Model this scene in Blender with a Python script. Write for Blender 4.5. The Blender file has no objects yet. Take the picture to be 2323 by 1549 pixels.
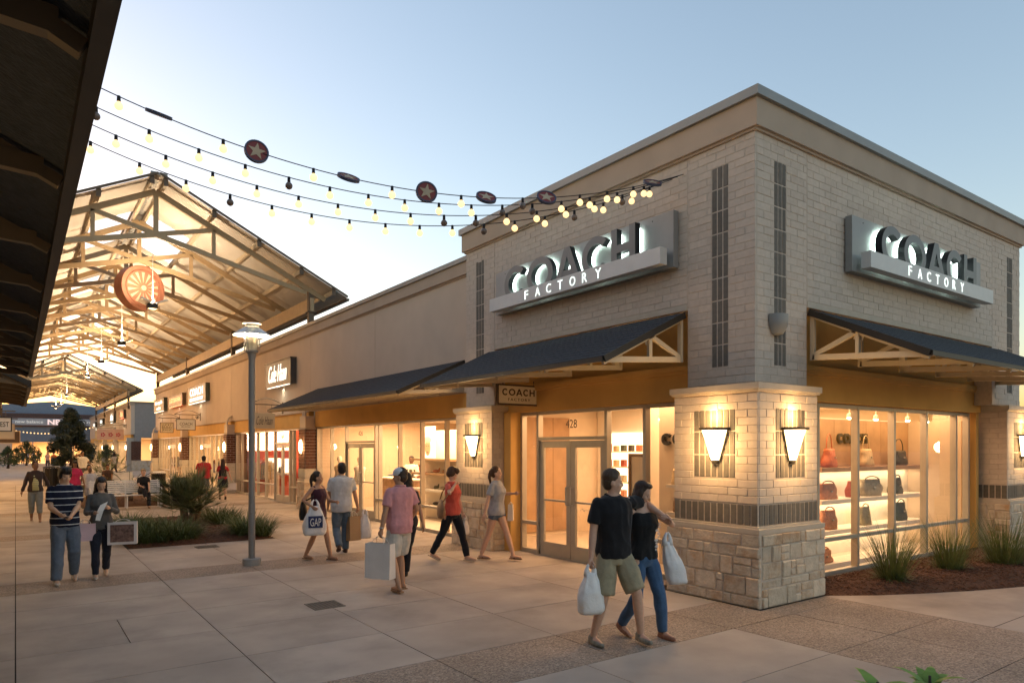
import bpy, bmesh, math, random
from mathutils import Vector, Matrix, noise

sc = bpy.context.scene
COL = sc.collection
PI = math.pi
rad = math.radians
rng = random.Random(11)

# ---------------------------------------------------------------- camera
AZ = 0.624503            # the walk runs along +Y; the camera looks this far round towards +X
cam = bpy.data.cameras.new('camera')
cam.sensor_width = 36.0
cam.lens = 24.22
cam.shift_y = 0.104
cam.clip_start = 0.05
cam.clip_end = 2000
cam_o = bpy.data.objects.new('camera', cam)
COL.objects.link(cam_o)
cam_o.location = (0, 0, 2.0)
cam_o.rotation_euler = (PI / 2, 0, -AZ)
sc.camera = cam_o

# ---------------------------------------------------------------- sky, sun, exposure
SUN_EL, SUN_AZ = 2.0, -18.0
world = bpy.data.worlds.new('World')
sc.world = world
world.use_nodes = True
_nt = world.node_tree
_bg = _nt.nodes['Background']
_sky = _nt.nodes.new('ShaderNodeTexSky')
_sky.sky_type = 'NISHITA'
_sky.sun_disc = False
_sky.sun_elevation = rad(SUN_EL)
_sky.sun_rotation = rad(SUN_AZ)
_sky.air_density = 1.0
_sky.dust_density = 1.0
_sky.ozone_density = 2.0
_hs = _nt.nodes.new('ShaderNodeGamma')
_hs.inputs['Gamma'].default_value = 0.9
_nt.links.new(_sky.outputs[0], _hs.inputs['Color'])
_tint = _nt.nodes.new('ShaderNodeMix')
_tint.data_type = 'RGBA'
_tint.blend_type = 'MULTIPLY'
_tint.inputs[0].default_value = 1.0
_tint.inputs[7].default_value = (1.14, 0.955, 0.86, 1)      # the camera's warm white balance
_nt.links.new(_hs.outputs[0], _tint.inputs[6])
_nt.links.new(_tint.outputs[2], _bg.inputs[0])
_bg.inputs[1].default_value = 0.145
sun = bpy.data.lights.new('sun', 'SUN')
sun.energy = 0.06
sun.angle = rad(12)
sun.color = (1.0, 0.82, 0.66)
sun_o = bpy.data.objects.new('sun', sun)
COL.objects.link(sun_o)
sun_o.location = (10, 60, 40)
sun_o.rotation_euler = (PI / 2 - rad(SUN_EL), 0, PI - rad(SUN_AZ))
sc.view_settings.view_transform = 'Standard'
sc.view_settings.look = 'None'
sc.view_settings.gamma = 1.0
sc.view_settings.use_curve_mapping = False
sc.view_settings.exposure = 2.82
sc.cycles.use_denoising = True
sc.cycles.max_bounces = 7
sc.cycles.transparent_max_bounces = 24
sc.cycles.sample_clamp_indirect = 6.0
sc.cycles.caustics_reflective = False
sc.cycles.caustics_refractive = False

# ---------------------------------------------------------------- materials
MATS = {}


def _mat(name):
    m = bpy.data.materials.new(name)
    m.use_nodes = True
    MATS[name] = m
    n = m.node_tree.nodes
    return m, m.node_tree, n['Principled BSDF']


def M(name, col, rough=0.75, metal=0.0, var=0.10, scale=5.0, bump=0.0, bscale=60.0, rand=0.0, tint=None, tamt=0.0, tscale=1.5, spec=0.35, sheen=0.0):
    """Plain surface: base colour with soft blotches, optional second tint in patches, per-piece variation, fine relief."""
    if name in MATS:
        return MATS[name]
    m, nt, b = _mat(name)
    N, L = nt.nodes, nt.links
    geo = N.new('ShaderNodeNewGeometry')
    nz = N.new('ShaderNodeTexNoise'); nz.inputs['Scale'].default_value = scale; nz.inputs['Detail'].default_value = 5
    L.new(geo.outputs['Position'], nz.inputs['Vector'])
    rp = N.new('ShaderNodeMapRange')
    rp.inputs[1].default_value = 0.3; rp.inputs[2].default_value = 0.7
    rp.inputs[3].default_value = 1 - var; rp.inputs[4].default_value = 1 + var
    L.new(nz.outputs['Fac'], rp.inputs[0])
    val = rp.outputs[0]
    if rand:
        oi = N.new('ShaderNodeObjectInfo')
        mr = N.new('ShaderNodeMapRange'); mr.inputs[3].default_value = 1 - rand; mr.inputs[4].default_value = 1 + rand
        L.new(oi.outputs['Random'], mr.inputs[0])
        mu = N.new('ShaderNodeMath'); mu.operation = 'MULTIPLY'
        L.new(val, mu.inputs[0]); L.new(mr.outputs[0], mu.inputs[1]); val = mu.outputs[0]
    base = N.new('ShaderNodeRGB'); base.outputs[0].default_value = (*col, 1)
    cs = base.outputs[0]
    if tint is not None:
        t2 = N.new('ShaderNodeTexNoise'); t2.inputs['Scale'].default_value = tscale; t2.inputs['Detail'].default_value = 6
        t2.inputs['Roughness'].default_value = 0.65
        off = geo.outputs['Position']
        if rand:
            va = N.new('ShaderNodeVectorMath'); va.operation = 'ADD'
            oi2 = N.new('ShaderNodeObjectInfo')
            L.new(geo.outputs['Position'], va.inputs[0]); L.new(oi2.outputs['Random'], va.inputs[1]); off = va.outputs[0]
        L.new(off, t2.inputs['Vector'])
        mr2 = N.new('ShaderNodeMapRange'); mr2.inputs[1].default_value = 0.48; mr2.inputs[2].default_value = 0.66
        mr2.inputs[3].default_value = 0; mr2.inputs[4].default_value = tamt
        L.new(t2.outputs['Fac'], mr2.inputs[0])
        mx = N.new('ShaderNodeMix'); mx.data_type = 'RGBA'
        L.new(mr2.outputs[0], mx.inputs[0]); L.new(cs, mx.inputs[6]); mx.inputs[7].default_value = (*tint, 1)
        cs = mx.outputs[2]
    vm = N.new('ShaderNodeVectorMath'); vm.operation = 'SCALE'
    L.new(cs, vm.inputs[0]); L.new(val, vm.inputs['Scale'])
    L.new(vm.outputs[0], b.inputs['Base Color'])
    b.inputs['Roughness'].default_value = rough
    b.inputs['Metallic'].default_value = metal
    b.inputs['Specular IOR Level'].default_value = spec
    if sheen:
        b.inputs['Sheen Weight'].default_value = sheen
    if bump:
        bn = N.new('ShaderNodeTexNoise'); bn.inputs['Scale'].default_value = bscale; bn.inputs['Detail'].default_value = 3
        L.new(geo.outputs['Position'], bn.inputs['Vector'])
        bp = N.new('ShaderNodeBump'); bp.inputs['Strength'].default_value = bump; bp.inputs['Distance'].default_value = 0.02
        L.new(bn.outputs['Fac'], bp.inputs['Height'])
        L.new(bp.outputs[0], b.inputs['Normal'])
    return m


def EMIT(name, col, strength):
    if name in MATS:
        return MATS[name]
    m, nt, b = _mat(name)
    b.inputs['Base Color'].default_value = (*col, 1)
    b.inputs['Emission Color'].default_value = (*col, 1)
    b.inputs['Emission Strength'].default_value = strength
    b.inputs['Roughness'].default_value = 0.4
    return m


def GLASS(name='pane_glass', tint=(0.97, 0.98, 0.97), refl=1.0, rough=0.0):
    if name in MATS:
        return MATS[name]
    m, nt, b = _mat(name)
    N, L = nt.nodes, nt.links
    N.remove(b)
    out = N['Material Output']
    tr = N.new('ShaderNodeBsdfTransparent'); tr.inputs[0].default_value = (*tint, 1)
    gl = N.new('ShaderNodeBsdfGlossy'); gl.inputs['Roughness'].default_value = rough
    fr = N.new('ShaderNodeLayerWeight'); fr.inputs[0].default_value = 0.5
    pw = N.new('ShaderNodeMath'); pw.operation = 'POWER'; pw.inputs[1].default_value = 4.5
    L.new(fr.outputs['Facing'], pw.inputs[0])
    mm = N.new('ShaderNodeMath'); mm.operation = 'MULTIPLY_ADD'; mm.inputs[1].default_value = 0.9 * refl; mm.inputs[2].default_value = 0.075 * refl; mm.use_clamp = True
    L.new(pw.outputs[0], mm.inputs[0])
    mx = N.new('ShaderNodeMixShader')
    L.new(mm.outputs[0], mx.inputs[0]); L.new(tr.outputs[0], mx.inputs[1]); L.new(gl.outputs[0], mx.inputs[2])
    L.new(mx.outputs[0], out.inputs[0])
    return m


def AGG(name):
    """Exposed-aggregate concrete: pebbles of several tones set in a brown matrix."""
    if name in MATS:
        return MATS[name]
    m, nt, b = _mat(name)
    N, L = nt.nodes, nt.links
    geo = N.new('ShaderNodeNewGeometry')
    vo = N.new('ShaderNodeTexVoronoi'); vo.inputs['Scale'].default_value = 70
    L.new(geo.outputs['Position'], vo.inputs['Vector'])
    cr = N.new('ShaderNodeValToRGB')
    e = cr.color_ramp.elements
    e[0].position = 0.0; e[0].color = (0.16, 0.115, 0.08, 1)
    e[1].position = 1.0; e[1].color = (0.42, 0.34, 0.26, 1)
    for p, c in ((0.35, (0.26, 0.20, 0.155, 1)), (0.7, (0.31, 0.225, 0.17, 1))):
        k = e.new(p); k.color = c
    sp = N.new('ShaderNodeSeparateColor')
    L.new(vo.outputs['Color'], sp.inputs[0]); L.new(sp.outputs[0], cr.inputs[0])
    nz = N.new('ShaderNodeTexNoise'); nz.inputs['Scale'].default_value = 1.3; nz.inputs['Detail'].default_value = 6
    L.new(geo.outputs['Position'], nz.inputs['Vector'])
    mr = N.new('ShaderNodeMapRange'); mr.inputs[1].default_value = 0.3; mr.inputs[2].default_value = 0.7; mr.inputs[3].default_value = 0.82; mr.inputs[4].default_value = 1.12
    L.new(nz.outputs['Fac'], mr.inputs[0])
    vm = N.new('ShaderNodeVectorMath'); vm.operation = 'SCALE'
    L.new(cr.outputs[0], vm.inputs[0]); L.new(mr.outputs[0], vm.inputs['Scale'])
    L.new(vm.outputs[0], b.inputs['Base Color'])
    b.inputs['Roughness'].default_value = 0.8
    bp = N.new('ShaderNodeBump'); bp.inputs['Strength'].default_value = 0.5; bp.inputs['Distance'].default_value = 0.006; bp.invert = True
    L.new(vo.outputs['Distance'], bp.inputs['Height']); L.new(bp.outputs[0], b.inputs['Normal'])
    return m


def STRIPES(name, base, stripe, period, width, axis=2, offset=0.0, rough=0.9):
    """Cloth with woven stripes along one object axis."""
    if name in MATS:
        return MATS[name]
    m, nt, b = _mat(name)
    N, L = nt.nodes, nt.links
    tc = N.new('ShaderNodeTexCoord')
    sx = N.new('ShaderNodeSeparateXYZ'); L.new(tc.outputs['Object'], sx.inputs[0])
    a = N.new('ShaderNodeMath'); a.operation = 'ADD'; a.inputs[1].default_value = offset + 50 * period
    L.new(sx.outputs[axis], a.inputs[0])
    md = N.new('ShaderNodeMath'); md.operation = 'MODULO'; md.inputs[1].default_value = period
    L.new(a.outputs[0], md.inputs[0])
    lt = N.new('ShaderNodeMath'); lt.operation = 'LESS_THAN'; lt.inputs[1].default_value = width
    L.new(md.outputs[0], lt.inputs[0])
    mx = N.new('ShaderNodeMix'); mx.data_type = 'RGBA'
    mx.inputs[6].default_value = (*base, 1); mx.inputs[7].default_value = (*stripe, 1)
    L.new(lt.outputs[0], mx.inputs[0]); L.new(mx.outputs[2], b.inputs['Base Color'])
    b.inputs['Roughness'].default_value = rough
    b.inputs['Specular IOR Level'].default_value = 0.2
    return m


# surfaces of the place
m_conc = M('concrete', (0.39, 0.325, 0.27), 0.82, var=0.16, scale=1.1, bump=0.12, bscale=90, rand=0.06, tint=(0.25, 0.21, 0.175), tamt=0.55, tscale=0.8)
m_agg = AGG('aggregate')
m_joint = M('joint_filler', (0.055, 0.045, 0.038), 0.95)
m_soil = M('soil', (0.12, 0.09, 0.065), 0.95, var=0.3, scale=3)
m_mulch = M('mulch', (0.085, 0.038, 0.022), 0.95, var=0.45, scale=26, bump=0.9, bscale=45)
m_chip = M('mulch_chip', (0.10, 0.046, 0.027), 0.9, var=0.5, scale=40)
m_brick = M('cream_brick', (0.53, 0.44, 0.36), 0.85, var=0.06, scale=14, bump=0.12, bscale=160, rand=0.05, tint=(0.44, 0.34, 0.27), tamt=0.3, tscale=2.0)
m_mortar = M('mortar', (0.48, 0.395, 0.32), 0.95, var=0.1, scale=20)
m_mortar_l = M('pale_mortar', (0.42, 0.38, 0.32), 0.95, var=0.1, scale=20)
m_dbrick = M('taupe_brick', (0.135, 0.118, 0.098), 0.8, var=0.12, scale=20, bump=0.15, bscale=160, rand=0.14)
m_rbrick = M('red_brick', (0.10, 0.042, 0.028), 0.85, var=0.25, scale=9, rand=0.15)
m_stone = M('limestone', (0.54, 0.45, 0.345), 0.9, var=0.13, scale=9, bump=0.6, bscale=28, rand=0.15, tint=(0.42, 0.25, 0.13), tamt=0.75, tscale=3.2)
m_cast = M('cast_stone', (0.47, 0.40, 0.32), 0.85, var=0.07, scale=6, bump=0.08, bscale=120)
m_stucco = M('tan_stucco', (0.54, 0.43, 0.335), 0.92, var=0.06, scale=1.2, bump=0.10, bscale=140)
m_cornice = M('cornice_stucco', (0.41, 0.32, 0.245), 0.92, var=0.07, scale=1.5, bump=0.08, bscale=120)
m_ochre = M('ochre_stucco', (0.64, 0.365, 0.11), 0.92, var=0.07, scale=2, bump=0.10, bscale=140)
m_capmetal = M('parapet_metal', (0.25, 0.25, 0.24), 0.5, metal=0.3, var=0.06, scale=2)
m_alu = M('storefront_aluminium', (0.42, 0.38, 0.315), 0.45, metal=0.35, var=0.05)
m_glass = GLASS()
m_awning = M('awning_shingle', (0.038, 0.042, 0.05), 0.85, var=0.25, scale=22, bump=0.5, bscale=55)
m_cream = M('cream_steel', (0.50, 0.41, 0.29), 0.55, var=0.06)
m_brownsteel = M('brown_steel', (0.12, 0.083, 0.055), 0.6, var=0.1)
m_tansteel = M('tan_steel', (0.40, 0.285, 0.165), 0.6, var=0.08)
m_roofsheet = M('roof_sheet', (0.56, 0.52, 0.46), 0.5, metal=0.15, var=0.08, scale=1.0)
m_dkgreen = M('dark_steel', (0.03, 0.025, 0.02), 0.5, var=0.15)
m_pole = M('lamp_pole_paint', (0.24, 0.225, 0.21), 0.45, metal=0.2, var=0.05)
m_white = M('white_paint', (0.72, 0.70, 0.66), 0.5, var=0.04)
m_black = M('black_plastic', (0.015, 0.014, 0.014), 0.45)
m_chrome = M('brushed_steel', (0.55, 0.53, 0.5), 0.3, metal=0.9, var=0.05)
m_wire = M('black_cable', (0.012, 0.011, 0.012), 0.6)
m_signgrey = M('sign_grey', (0.27, 0.265, 0.255), 0.5, metal=0.2, var=0.05)
m_signlight = M('sign_bar_grey', (0.58, 0.565, 0.54), 0.5, metal=0.1, var=0.04)
m_letter = M('letter_dark', (0.022, 0.022, 0.025), 0.45, metal=0.3, var=0.04)
m_letterface = M('letter_face', (0.16, 0.16, 0.158), 0.45, metal=0.2, var=0.04)
m_signcream = M('sign_cream', (0.62, 0.54, 0.40), 0.6, var=0.03)
m_signbrown = M('sign_brown', (0.06, 0.032, 0.02), 0.5)
m_bulb_on = EMIT('bulb_lit', (1.0, 0.63, 0.27), 0.27)
m_bulb_off = M('bulb_unlit', (0.16, 0.12, 0.10), 0.25, var=0.05)
m_sconce = EMIT('sconce_glow', (1.0, 0.70, 0.32), 1.5)
m_lampglow = EMIT('lamp_glow', (1.0, 0.87, 0.66), 3.0)
m_signglow = EMIT('sign_glow_white', (0.86, 1.0, 0.93), 0.22)
m_signwarm = EMIT('sign_glow_warm', (1.0, 0.90, 0.72), 0.22)
m_spotglow = EMIT('spot_glow', (1.0, 0.85, 0.6), 3.0)
m_intwall = M('shop_wall', (0.62, 0.50, 0.37), 0.8, var=0.03)
m_intwood = M('shop_wood', (0.36, 0.22, 0.12), 0.5, var=0.18, scale=3)
m_intwhite = M('shop_white', (0.74, 0.68, 0.58), 0.6, var=0.02)
m_intfloor = M('shop_floor', (0.50, 0.42, 0.33), 0.4, var=0.06)

# ---------------------------------------------------------------- mesh helpers


class MB:
    """Collects shapes; obj() links them as one mesh object."""

    def __init__(s):
        s.v, s.f, s.m = [], [], []
        s.mi = 0

    def add(s, vs, fs):
        o = len(s.v)
        s.v.extend([tuple(p) for p in vs])
        for f in fs:
            s.f.append(tuple(i + o for i in f))
            s.m.append(s.mi)
        return s

    def box(s, x0, x1, y0, y1, z0, z1):
        vs = [(x0, y0, z0), (x1, y0, z0), (x1, y1, z0), (x0, y1, z0), (x0, y0, z1), (x1, y0, z1), (x1, y1, z1), (x0, y1, z1)]
        return s.add(vs, [(0, 3, 2, 1), (4, 5, 6, 7), (0, 1, 5, 4), (1, 2, 6, 5), (2, 3, 7, 6), (3, 0, 4, 7)])

    def bar(s, p0, p1, w, h, up=(0, 0, 1)):
        p0, p1 = Vector(p0), Vector(p1)
        d = (p1 - p0).normalized()
        u = Vector(up)
        if abs(d.dot(u)) > 0.98:
            u = Vector((1, 0, 0))
        a = d.cross(u).normalized() * (w / 2)
        b = a.normalized().cross(d).normalized() * (h / 2)
        vs = [p + q for p in (p0, p1) for q in (-a - b, a - b, a + b, -a + b)]
        return s.add(vs, [(0, 1, 2, 3), (7, 6, 5, 4), (0, 4, 5, 1), (1, 5, 6, 2), (2, 6, 7, 3), (3, 7, 4, 0)])

    def tube(s, pts, rs, n=8, cap=True):
        pts = [Vector(p) for p in pts]
        if not hasattr(rs, '__len__'):
            rs = [rs] * len(pts)
        vs, fs = [], []
        prev = None
        for i, p in enumerate(pts):
            d = (pts[min(i + 1, len(pts) - 1)] - pts[max(i - 1, 0)])
            d = d.normalized() if d.length > 1e-9 else Vector((0, 0, 1))
            if prev is None:
                u = Vector((0, 0, 1)) if abs(d.z) < 0.95 else Vector((1, 0, 0))
                a = d.cross(u).normalized()
            else:
                a = (prev - d * prev.dot(d))
                a = a.normalized() if a.length > 1e-6 else d.orthogonal().normalized()
            prev = a
            b = d.cross(a)
            for k in range(n):
                t = 2 * PI * k / n
                vs.append(p + (a * math.cos(t) + b * math.sin(t)) * rs[i])
        for i in range(len(pts) - 1):
            for k in range(n):
                k2 = (k + 1) % n
                fs.append((i * n + k, i * n + k2, (i + 1) * n + k2, (i + 1) * n + k))
        if cap:
            fs.append(tuple(range(n))[::-1])
            fs.append(tuple((len(pts) - 1) * n + k for k in range(n)))
        return s.add(vs, fs)

    def lathe(s, prof, c=(0, 0, 0), n=16, a0=0.0, a1=2 * PI):
        full = abs(a1 - a0 - 2 * PI) < 1e-6
        m = n if full else n + 1
        vs, fs = [], []
        for r, z in prof:
            for k in range(m):
                t = a0 + (a1 - a0) * k / n
                vs.append((c[0] + r * math.cos(t), c[1] + r * math.sin(t), c[2] + z))
        for i in range(len(prof) - 1):
            for k in range(n if full else n):
                k2 = (k + 1) % m
                fs.append((i * m + k, i * m + k2, (i + 1) * m + k2, (i + 1) * m + k))
        return s.add(vs, fs)

    def ell(s, c, r, n=12, m=8, rot=None):
        vs, fs = [], []
        c = Vector(c)
        for i in range(m + 1):
            ph = PI * i / m
            for k in range(n):
                t = 2 * PI * k / n
                p = Vector((r[0] * math.sin(ph) * math.cos(t), r[1] * math.sin(ph) * math.sin(t), r[2] * math.cos(ph)))
                if rot is not None:
                    p = rot @ p
                vs.append(c + p)
        for i in range(m):
            for k in range(n):
                k2 = (k + 1) % n
                fs.append((i * n + k, (i + 1) * n + k, (i + 1) * n + k2, i * n + k2))
        return s.add(vs, fs)

    def prism(s, outline, o, u, w, n, d):
        """outline: 2D points (convex or not) in plane o + a*u + b*w, thickened by d along n."""
        o, u, w, n = Vector(o), Vector(u), Vector(w), Vector(n)
        k = len(outline)
        vs = [o + u * a + w * b for a, b in outline] + [o + u * a + w * b + n * d for a, b in outline]
        fs = [tuple(range(k))[::-1], tuple(range(k, 2 * k))]
        for i in range(k):
            j = (i + 1) % k
            fs.append((i, j, k + j, k + i))
        return s.add(vs, fs)

    def quad(s, a, b, c, d):
        return s.add([a, b, c, d], [(0, 1, 2, 3)])

    def mesh(s, name, mats, smooth=False, angle=None):
        me = bpy.data.meshes.new(name)
        me.from_pydata(s.v, [], s.f)
        if not isinstance(mats, (list, tuple)):
            mats = [mats]
        for m in mats:
            me.materials.append(m)
        if len(mats) > 1:
            me.polygons.foreach_set('material_index', s.m)
        if smooth:
            me.polygons.foreach_set('use_smooth', [True] * len(me.polygons))
            if angle:
                me.set_sharp_from_angle(angle=rad(angle))
        me.update()
        return me

    def obj(s, name, mats, parent=None, local=False, smooth=False, angle=None, kind=None):
        return link(name, s.mesh(name, mats, smooth, angle), parent, local, kind)


def wloc(o):
    p = Vector((0, 0, 0))
    while o is not None:
        p += o.location
        o = o.parent
    return p


def link(name, me, parent=None, local=False, kind=None):
    o = bpy.data.objects.new(name, me)
    COL.objects.link(o)
    if parent is not None:
        o.parent = parent
        if not local:
            o.location = -wloc(parent)
    if kind:
        o['kind'] = kind
    return o


def tag(o, label, cat, group=None, kind=None):
    o['label'] = label
    o['category'] = cat
    if group:
        o['group'] = group
    if kind:
        o['kind'] = kind
    return o


def thing(name, label, cat, loc=(0, 0, 0), group=None, rz=0.0):
    o = bpy.data.objects.new(name, None)
    COL.objects.link(o)
    o.empty_display_size = 0.2
    o.location = loc
    o.rotation_euler = (0, 0, rz)
    return tag(o, label, cat, group)


def copy_tree(o, parent=None, **kw):
    c = o.copy()
    COL.objects.link(c)
    c.parent = parent
    for ch in list(o.children):
        copy_tree(ch, c)
    return c


def struct(o):
    o['kind'] = 'structure'
    return o


def light(name, kind, loc, energy, col=(1, 0.75, 0.48), size=None, size_y=None, rot=None, parent=None, spot=None, radius=None, spread=None):
    l = bpy.data.lights.new(name, kind)
    l.energy = energy
    l.color = col
    if kind == 'AREA':
        l.shape = 'RECTANGLE'
        l.size = size
        l.size_y = size_y or size
        if spread:
            l.spread = rad(spread)
    elif radius is not None:
        l.shadow_soft_size = radius
    if kind == 'SPOT' and spot:
        l.spot_size = rad(spot)
        l.spot_blend = 0.6
    o = bpy.data.objects.new(name, l)
    COL.objects.link(o)
    if parent is not None:
        o.parent = parent
        o.location = Vector(loc) - wloc(parent)
    else:
        o.location = loc
    if rot:
        o.rotation_euler = rot
    return o


# piece pool: alike bricks share mesh data
_POOL = {}


def piece(name, dx, dy, dz, mat, parent, loc, bev=0.0, jit=0.0, seed=0):
    key = (name, round(dx, 3), round(dy, 3), round(dz, 3), mat.name, seed)
    me = _POOL.get(key)
    if me is None:
        r = random.Random(hash((round(dx, 3), round(dz, 3), seed)) & 0xffff)
        b = min(bev, dx / 3, dy / 3, dz / 3)
        bm = bmesh.new()
        bmesh.ops.create_cube(bm, size=1.0)
        for v in bm.verts:
            v.co = Vector((v.co.x * dx, v.co.y * dy, v.co.z * dz))
        if b > 0:
            bmesh.ops.bevel(bm, geom=bm.edges[:], offset=b, segments=1, affect='EDGES', profile=0.5)
        if jit:
            for v in bm.verts:
                v.co += Vector((r.uniform(-jit, jit), r.uniform(-jit, jit), r.uniform(-jit, jit)))
        me = bpy.data.meshes.new(name)
        bm.to_mesh(me)
        bm.free()
        me.materials.append(mat)
        _POOL[key] = me
    o = bpy.data.objects.new(name, me)
    COL.objects.link(o)
    o.parent = parent
    o.location = Vector(loc) - wloc(parent)
    return o


# a side scene in which text and body meshes are evaluated, removed at the end
_TMP = bpy.data.scenes.new('workbench')


def evaluate(o):
    _TMP.collection.objects.link(o)
    vl = _TMP.view_layers[0]
    vl.update()
    me = bpy.data.meshes.new_from_object(o.evaluated_get(vl.depsgraph))
    _TMP.collection.objects.unlink(o)
    bpy.data.objects.remove(o)
    return me


# lettering
_TXT = {}


def text_mesh(body, depth=0.01, bold=0.0, spacing=1.0, shear=0.0):
    """Outline text as a mesh with width 1 and its own height ratio; returns (verts, faces, aspect)."""
    key = (body, depth, bold, spacing, shear)
    if key in _TXT:
        return _TXT[key]
    cu = bpy.data.curves.new('lettering', 'FONT')
    cu.body = body
    cu.size = 1.0
    cu.offset = bold
    cu.space_character = spacing
    cu.shear = shear
    cu.resolution_u = 3
    cu.extrude = 0.5
    me = evaluate(bpy.data.objects.new('lettering', cu))
    vs = [v.co.copy() for v in me.vertices]
    fs = [tuple(p.vertices) for p in me.polygons]
    bpy.data.meshes.remove(me)
    x0 = min(v.x for v in vs); x1 = max(v.x for v in vs)
    y0 = min(v.y for v in vs); y1 = max(v.y for v in vs)
    vs = [((v.x - x0) / (x1 - x0), (v.y - y0) / (y1 - y0), v.z + 0.5) for v in vs]
    _TXT[key] = (vs, fs)
    return _TXT[key]


FACES = {'-X': (Vector((0, -1, 0)), Vector((0, 0, 1)), Vector((-1, 0, 0))),
         '-Y': (Vector((1, 0, 0)), Vector((0, 0, 1)), Vector((0, -1, 0))),
         '+X': (Vector((0, 1, 0)), Vector((0, 0, 1)), Vector((1, 0, 0))),
         '+Y': (Vector((-1, 0, 0)), Vector((0, 0, 1)), Vector((0, 1, 0)))}


def lettering(mb, body, o, face, w, h, d, bold=0.0, spacing=1.0, shear=0.0):
    """Adds text to mb. o: lower-left corner as read; w,h: overall size; d: thickness."""
    u, up, n = FACES[face]
    vs, fs = text_mesh(body, bold=bold, spacing=spacing, shear=shear)
    o = Vector(o)
    mb.add([o + u * (x * w) + up * (y * h) + n * (z * d) for x, y, z in vs], fs)
    return mb


def arc_letter(ch, w, h, t):
    """Outline(s) of a plain geometric capital as lists of convex 2D quads."""
    q = []
    if ch in 'OC':
        a0, a1 = (0, 2 * PI) if ch == 'O' else (rad(42), rad(318))
        n = 28
        rx, ry = w / 2, h / 2
        for i in range(n):
            s0 = a0 + (a1 - a0) * i / n
            s1 = a0 + (a1 - a0) * (i + 1) / n
            P = lambda s, k: (rx + (rx - k) * math.cos(s), ry + (ry - k) * math.sin(s))
            q.append([P(s0, 0), P(s1, 0), P(s1, t), P(s0, t)])
    elif ch == 'A':
        c = w / 2
        s = t * 1.12
        q.append([(0, 0), (s, 0), (c + s / 2, h), (c - s / 2, h)])
        q.append([(w - s, 0), (w, 0), (c + s / 2, h), (c - s / 2, h)])
        q.append([(w * .2, h * .24), (w * .8, h * .24), (w * .74, h * .24 + t * .8), (w * .26, h * .24 + t * .8)])
    elif ch == 'H':
        q.append([(0, 0), (t, 0), (t, h), (0, h)])
        q.append([(w - t, 0), (w, 0), (w, h), (w - t, h)])
        q.append([(t, h * .5 - t / 2), (w - t, h * .5 - t / 2), (w - t, h * .5 + t / 2), (t, h * .5 + t / 2)])
    return q
# ================================================================ ground and pavement
ground = struct(MB().box(-300, 400, -200, 600, -1.0, -0.10).obj('ground', m_soil))
pave = struct(MB().box(-6, 30, -8, 46, -0.099, -0.022).obj('pavement', m_joint))
far_pave = struct(MB().box(-20, 40, 46.005, 140, -0.099, -0.002).obj('far_pavement', m_conc))
side_pave = struct(MB().box(30.005, 90, -60, 46, -0.099, -0.004).obj('side_road', m_conc))
back_pave = struct(MB().box(-60, 30, -60, -8.005, -0.099, -0.004).obj('rear_pavement', m_conc))

BEDS = []   # filled before slabs are laid: (x0, x1, y0, y1)


def slab(x0, x1, y0, y1, mat, g=0.010):
    me = MB().box(x0 + g / 2, x1 - g / 2, y0 + g / 2, y1 - g / 2, -0.0215, 0.0).mesh('slab', mat)
    o = link('slab', me, pave)
    o.location.z += rng.uniform(-0.0015, 0.0)
    return o


bands = [(4.77, 5.72), (11.55, 12.5), (18.35, 19.3), (25.2, 26.15), (32.0, 32.95), (38.8, 39.75)]
XL = [-1.22, 0.0, 1.8, 3.23, 4.69, 6.45, 8.05]
BED1 = (1.85, 4.66, 15.5, 21.6)
BED2 = (1.85, 4.66, 26.75, 32.0)
BED3 = (1.85, 4.66, 36.5, 43.0)


def cut(x0, x1, y0, y1, mat):
    """Lay one slab, leaving out planting beds."""
    rects = [(x0, x1, y0, y1)]
    for b in (BED1, BED2, BED3):
        out = []
        for r in rects:
            ax0, ax1, ay0, ay1 = r
            bx0, bx1, by0, by1 = b
            if ax1 <= bx0 or ax0 >= bx1 or ay1 <= by0 or ay0 >= by1:
                out.append(r)
                continue
            if ay0 < by0: out.append((ax0, ax1, ay0, by0))
            if ay1 > by1: out.append((ax0, ax1, by1, ay1))
            yy0, yy1 = max(ay0, by0), min(ay1, by1)
            if ax0 < bx0: out.append((ax0, bx0, yy0, yy1))
            if ax1 > bx1: out.append((bx1, ax1, yy0, yy1))
        rects = out
    for r in rects:
        if r[1] - r[0] > 0.06 and r[3] - r[2] > 0.06:
            slab(*r, mat)


for i, (b0, b1) in enumerate(bands):
    xs = XL[:]
    xs = xs[:-1] + [7.44] if i == 0 else xs
    for a, b in zip(xs, xs[1:]):
        cut(a, b, b0, b1, m_agg)
    nxt = bands[i + 1][0] if i + 1 < len(bands) else 46.0
    n = 5
    for k in range(n):
        y0 = b1 + (nxt - b1) * k / n
        y1 = b1 + (nxt - b1) * (k + 1) / n
        xs2 = XL[:]
        if i == 0 and k == 2:
            xs2 = [-1.22, 0.0, 0.96, 1.8, 3.23, 4.69, 6.45, 8.05]
        if i == 0 and k == 0:
            xs2 = XL[:-1] + [7.44]
        for a, b in zip(xs2, xs2[1:]):
            cut(a, b, y0, y1, m_conc)
ys = [-8, -5.5, -3.2, -1.0, 1.3, 2.48, 3.63, 4.77]
for y0, y1 in zip(ys, ys[1:]):
    for a, b in zip([-6, -3, -1.22, 0, 2.12, 4.28, 6.48], [-3, -1.22, 0, 2.12, 4.28, 6.48]):
        slab(a, b, y0, y1, m_conc)
    slab(6.48, 7.62, y0, y1, m_agg)
    slab(7.62, 8.87, y0, y1, m_agg)
slab(6.45, 8.95, 4.77, 5.10, m_agg)
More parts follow.
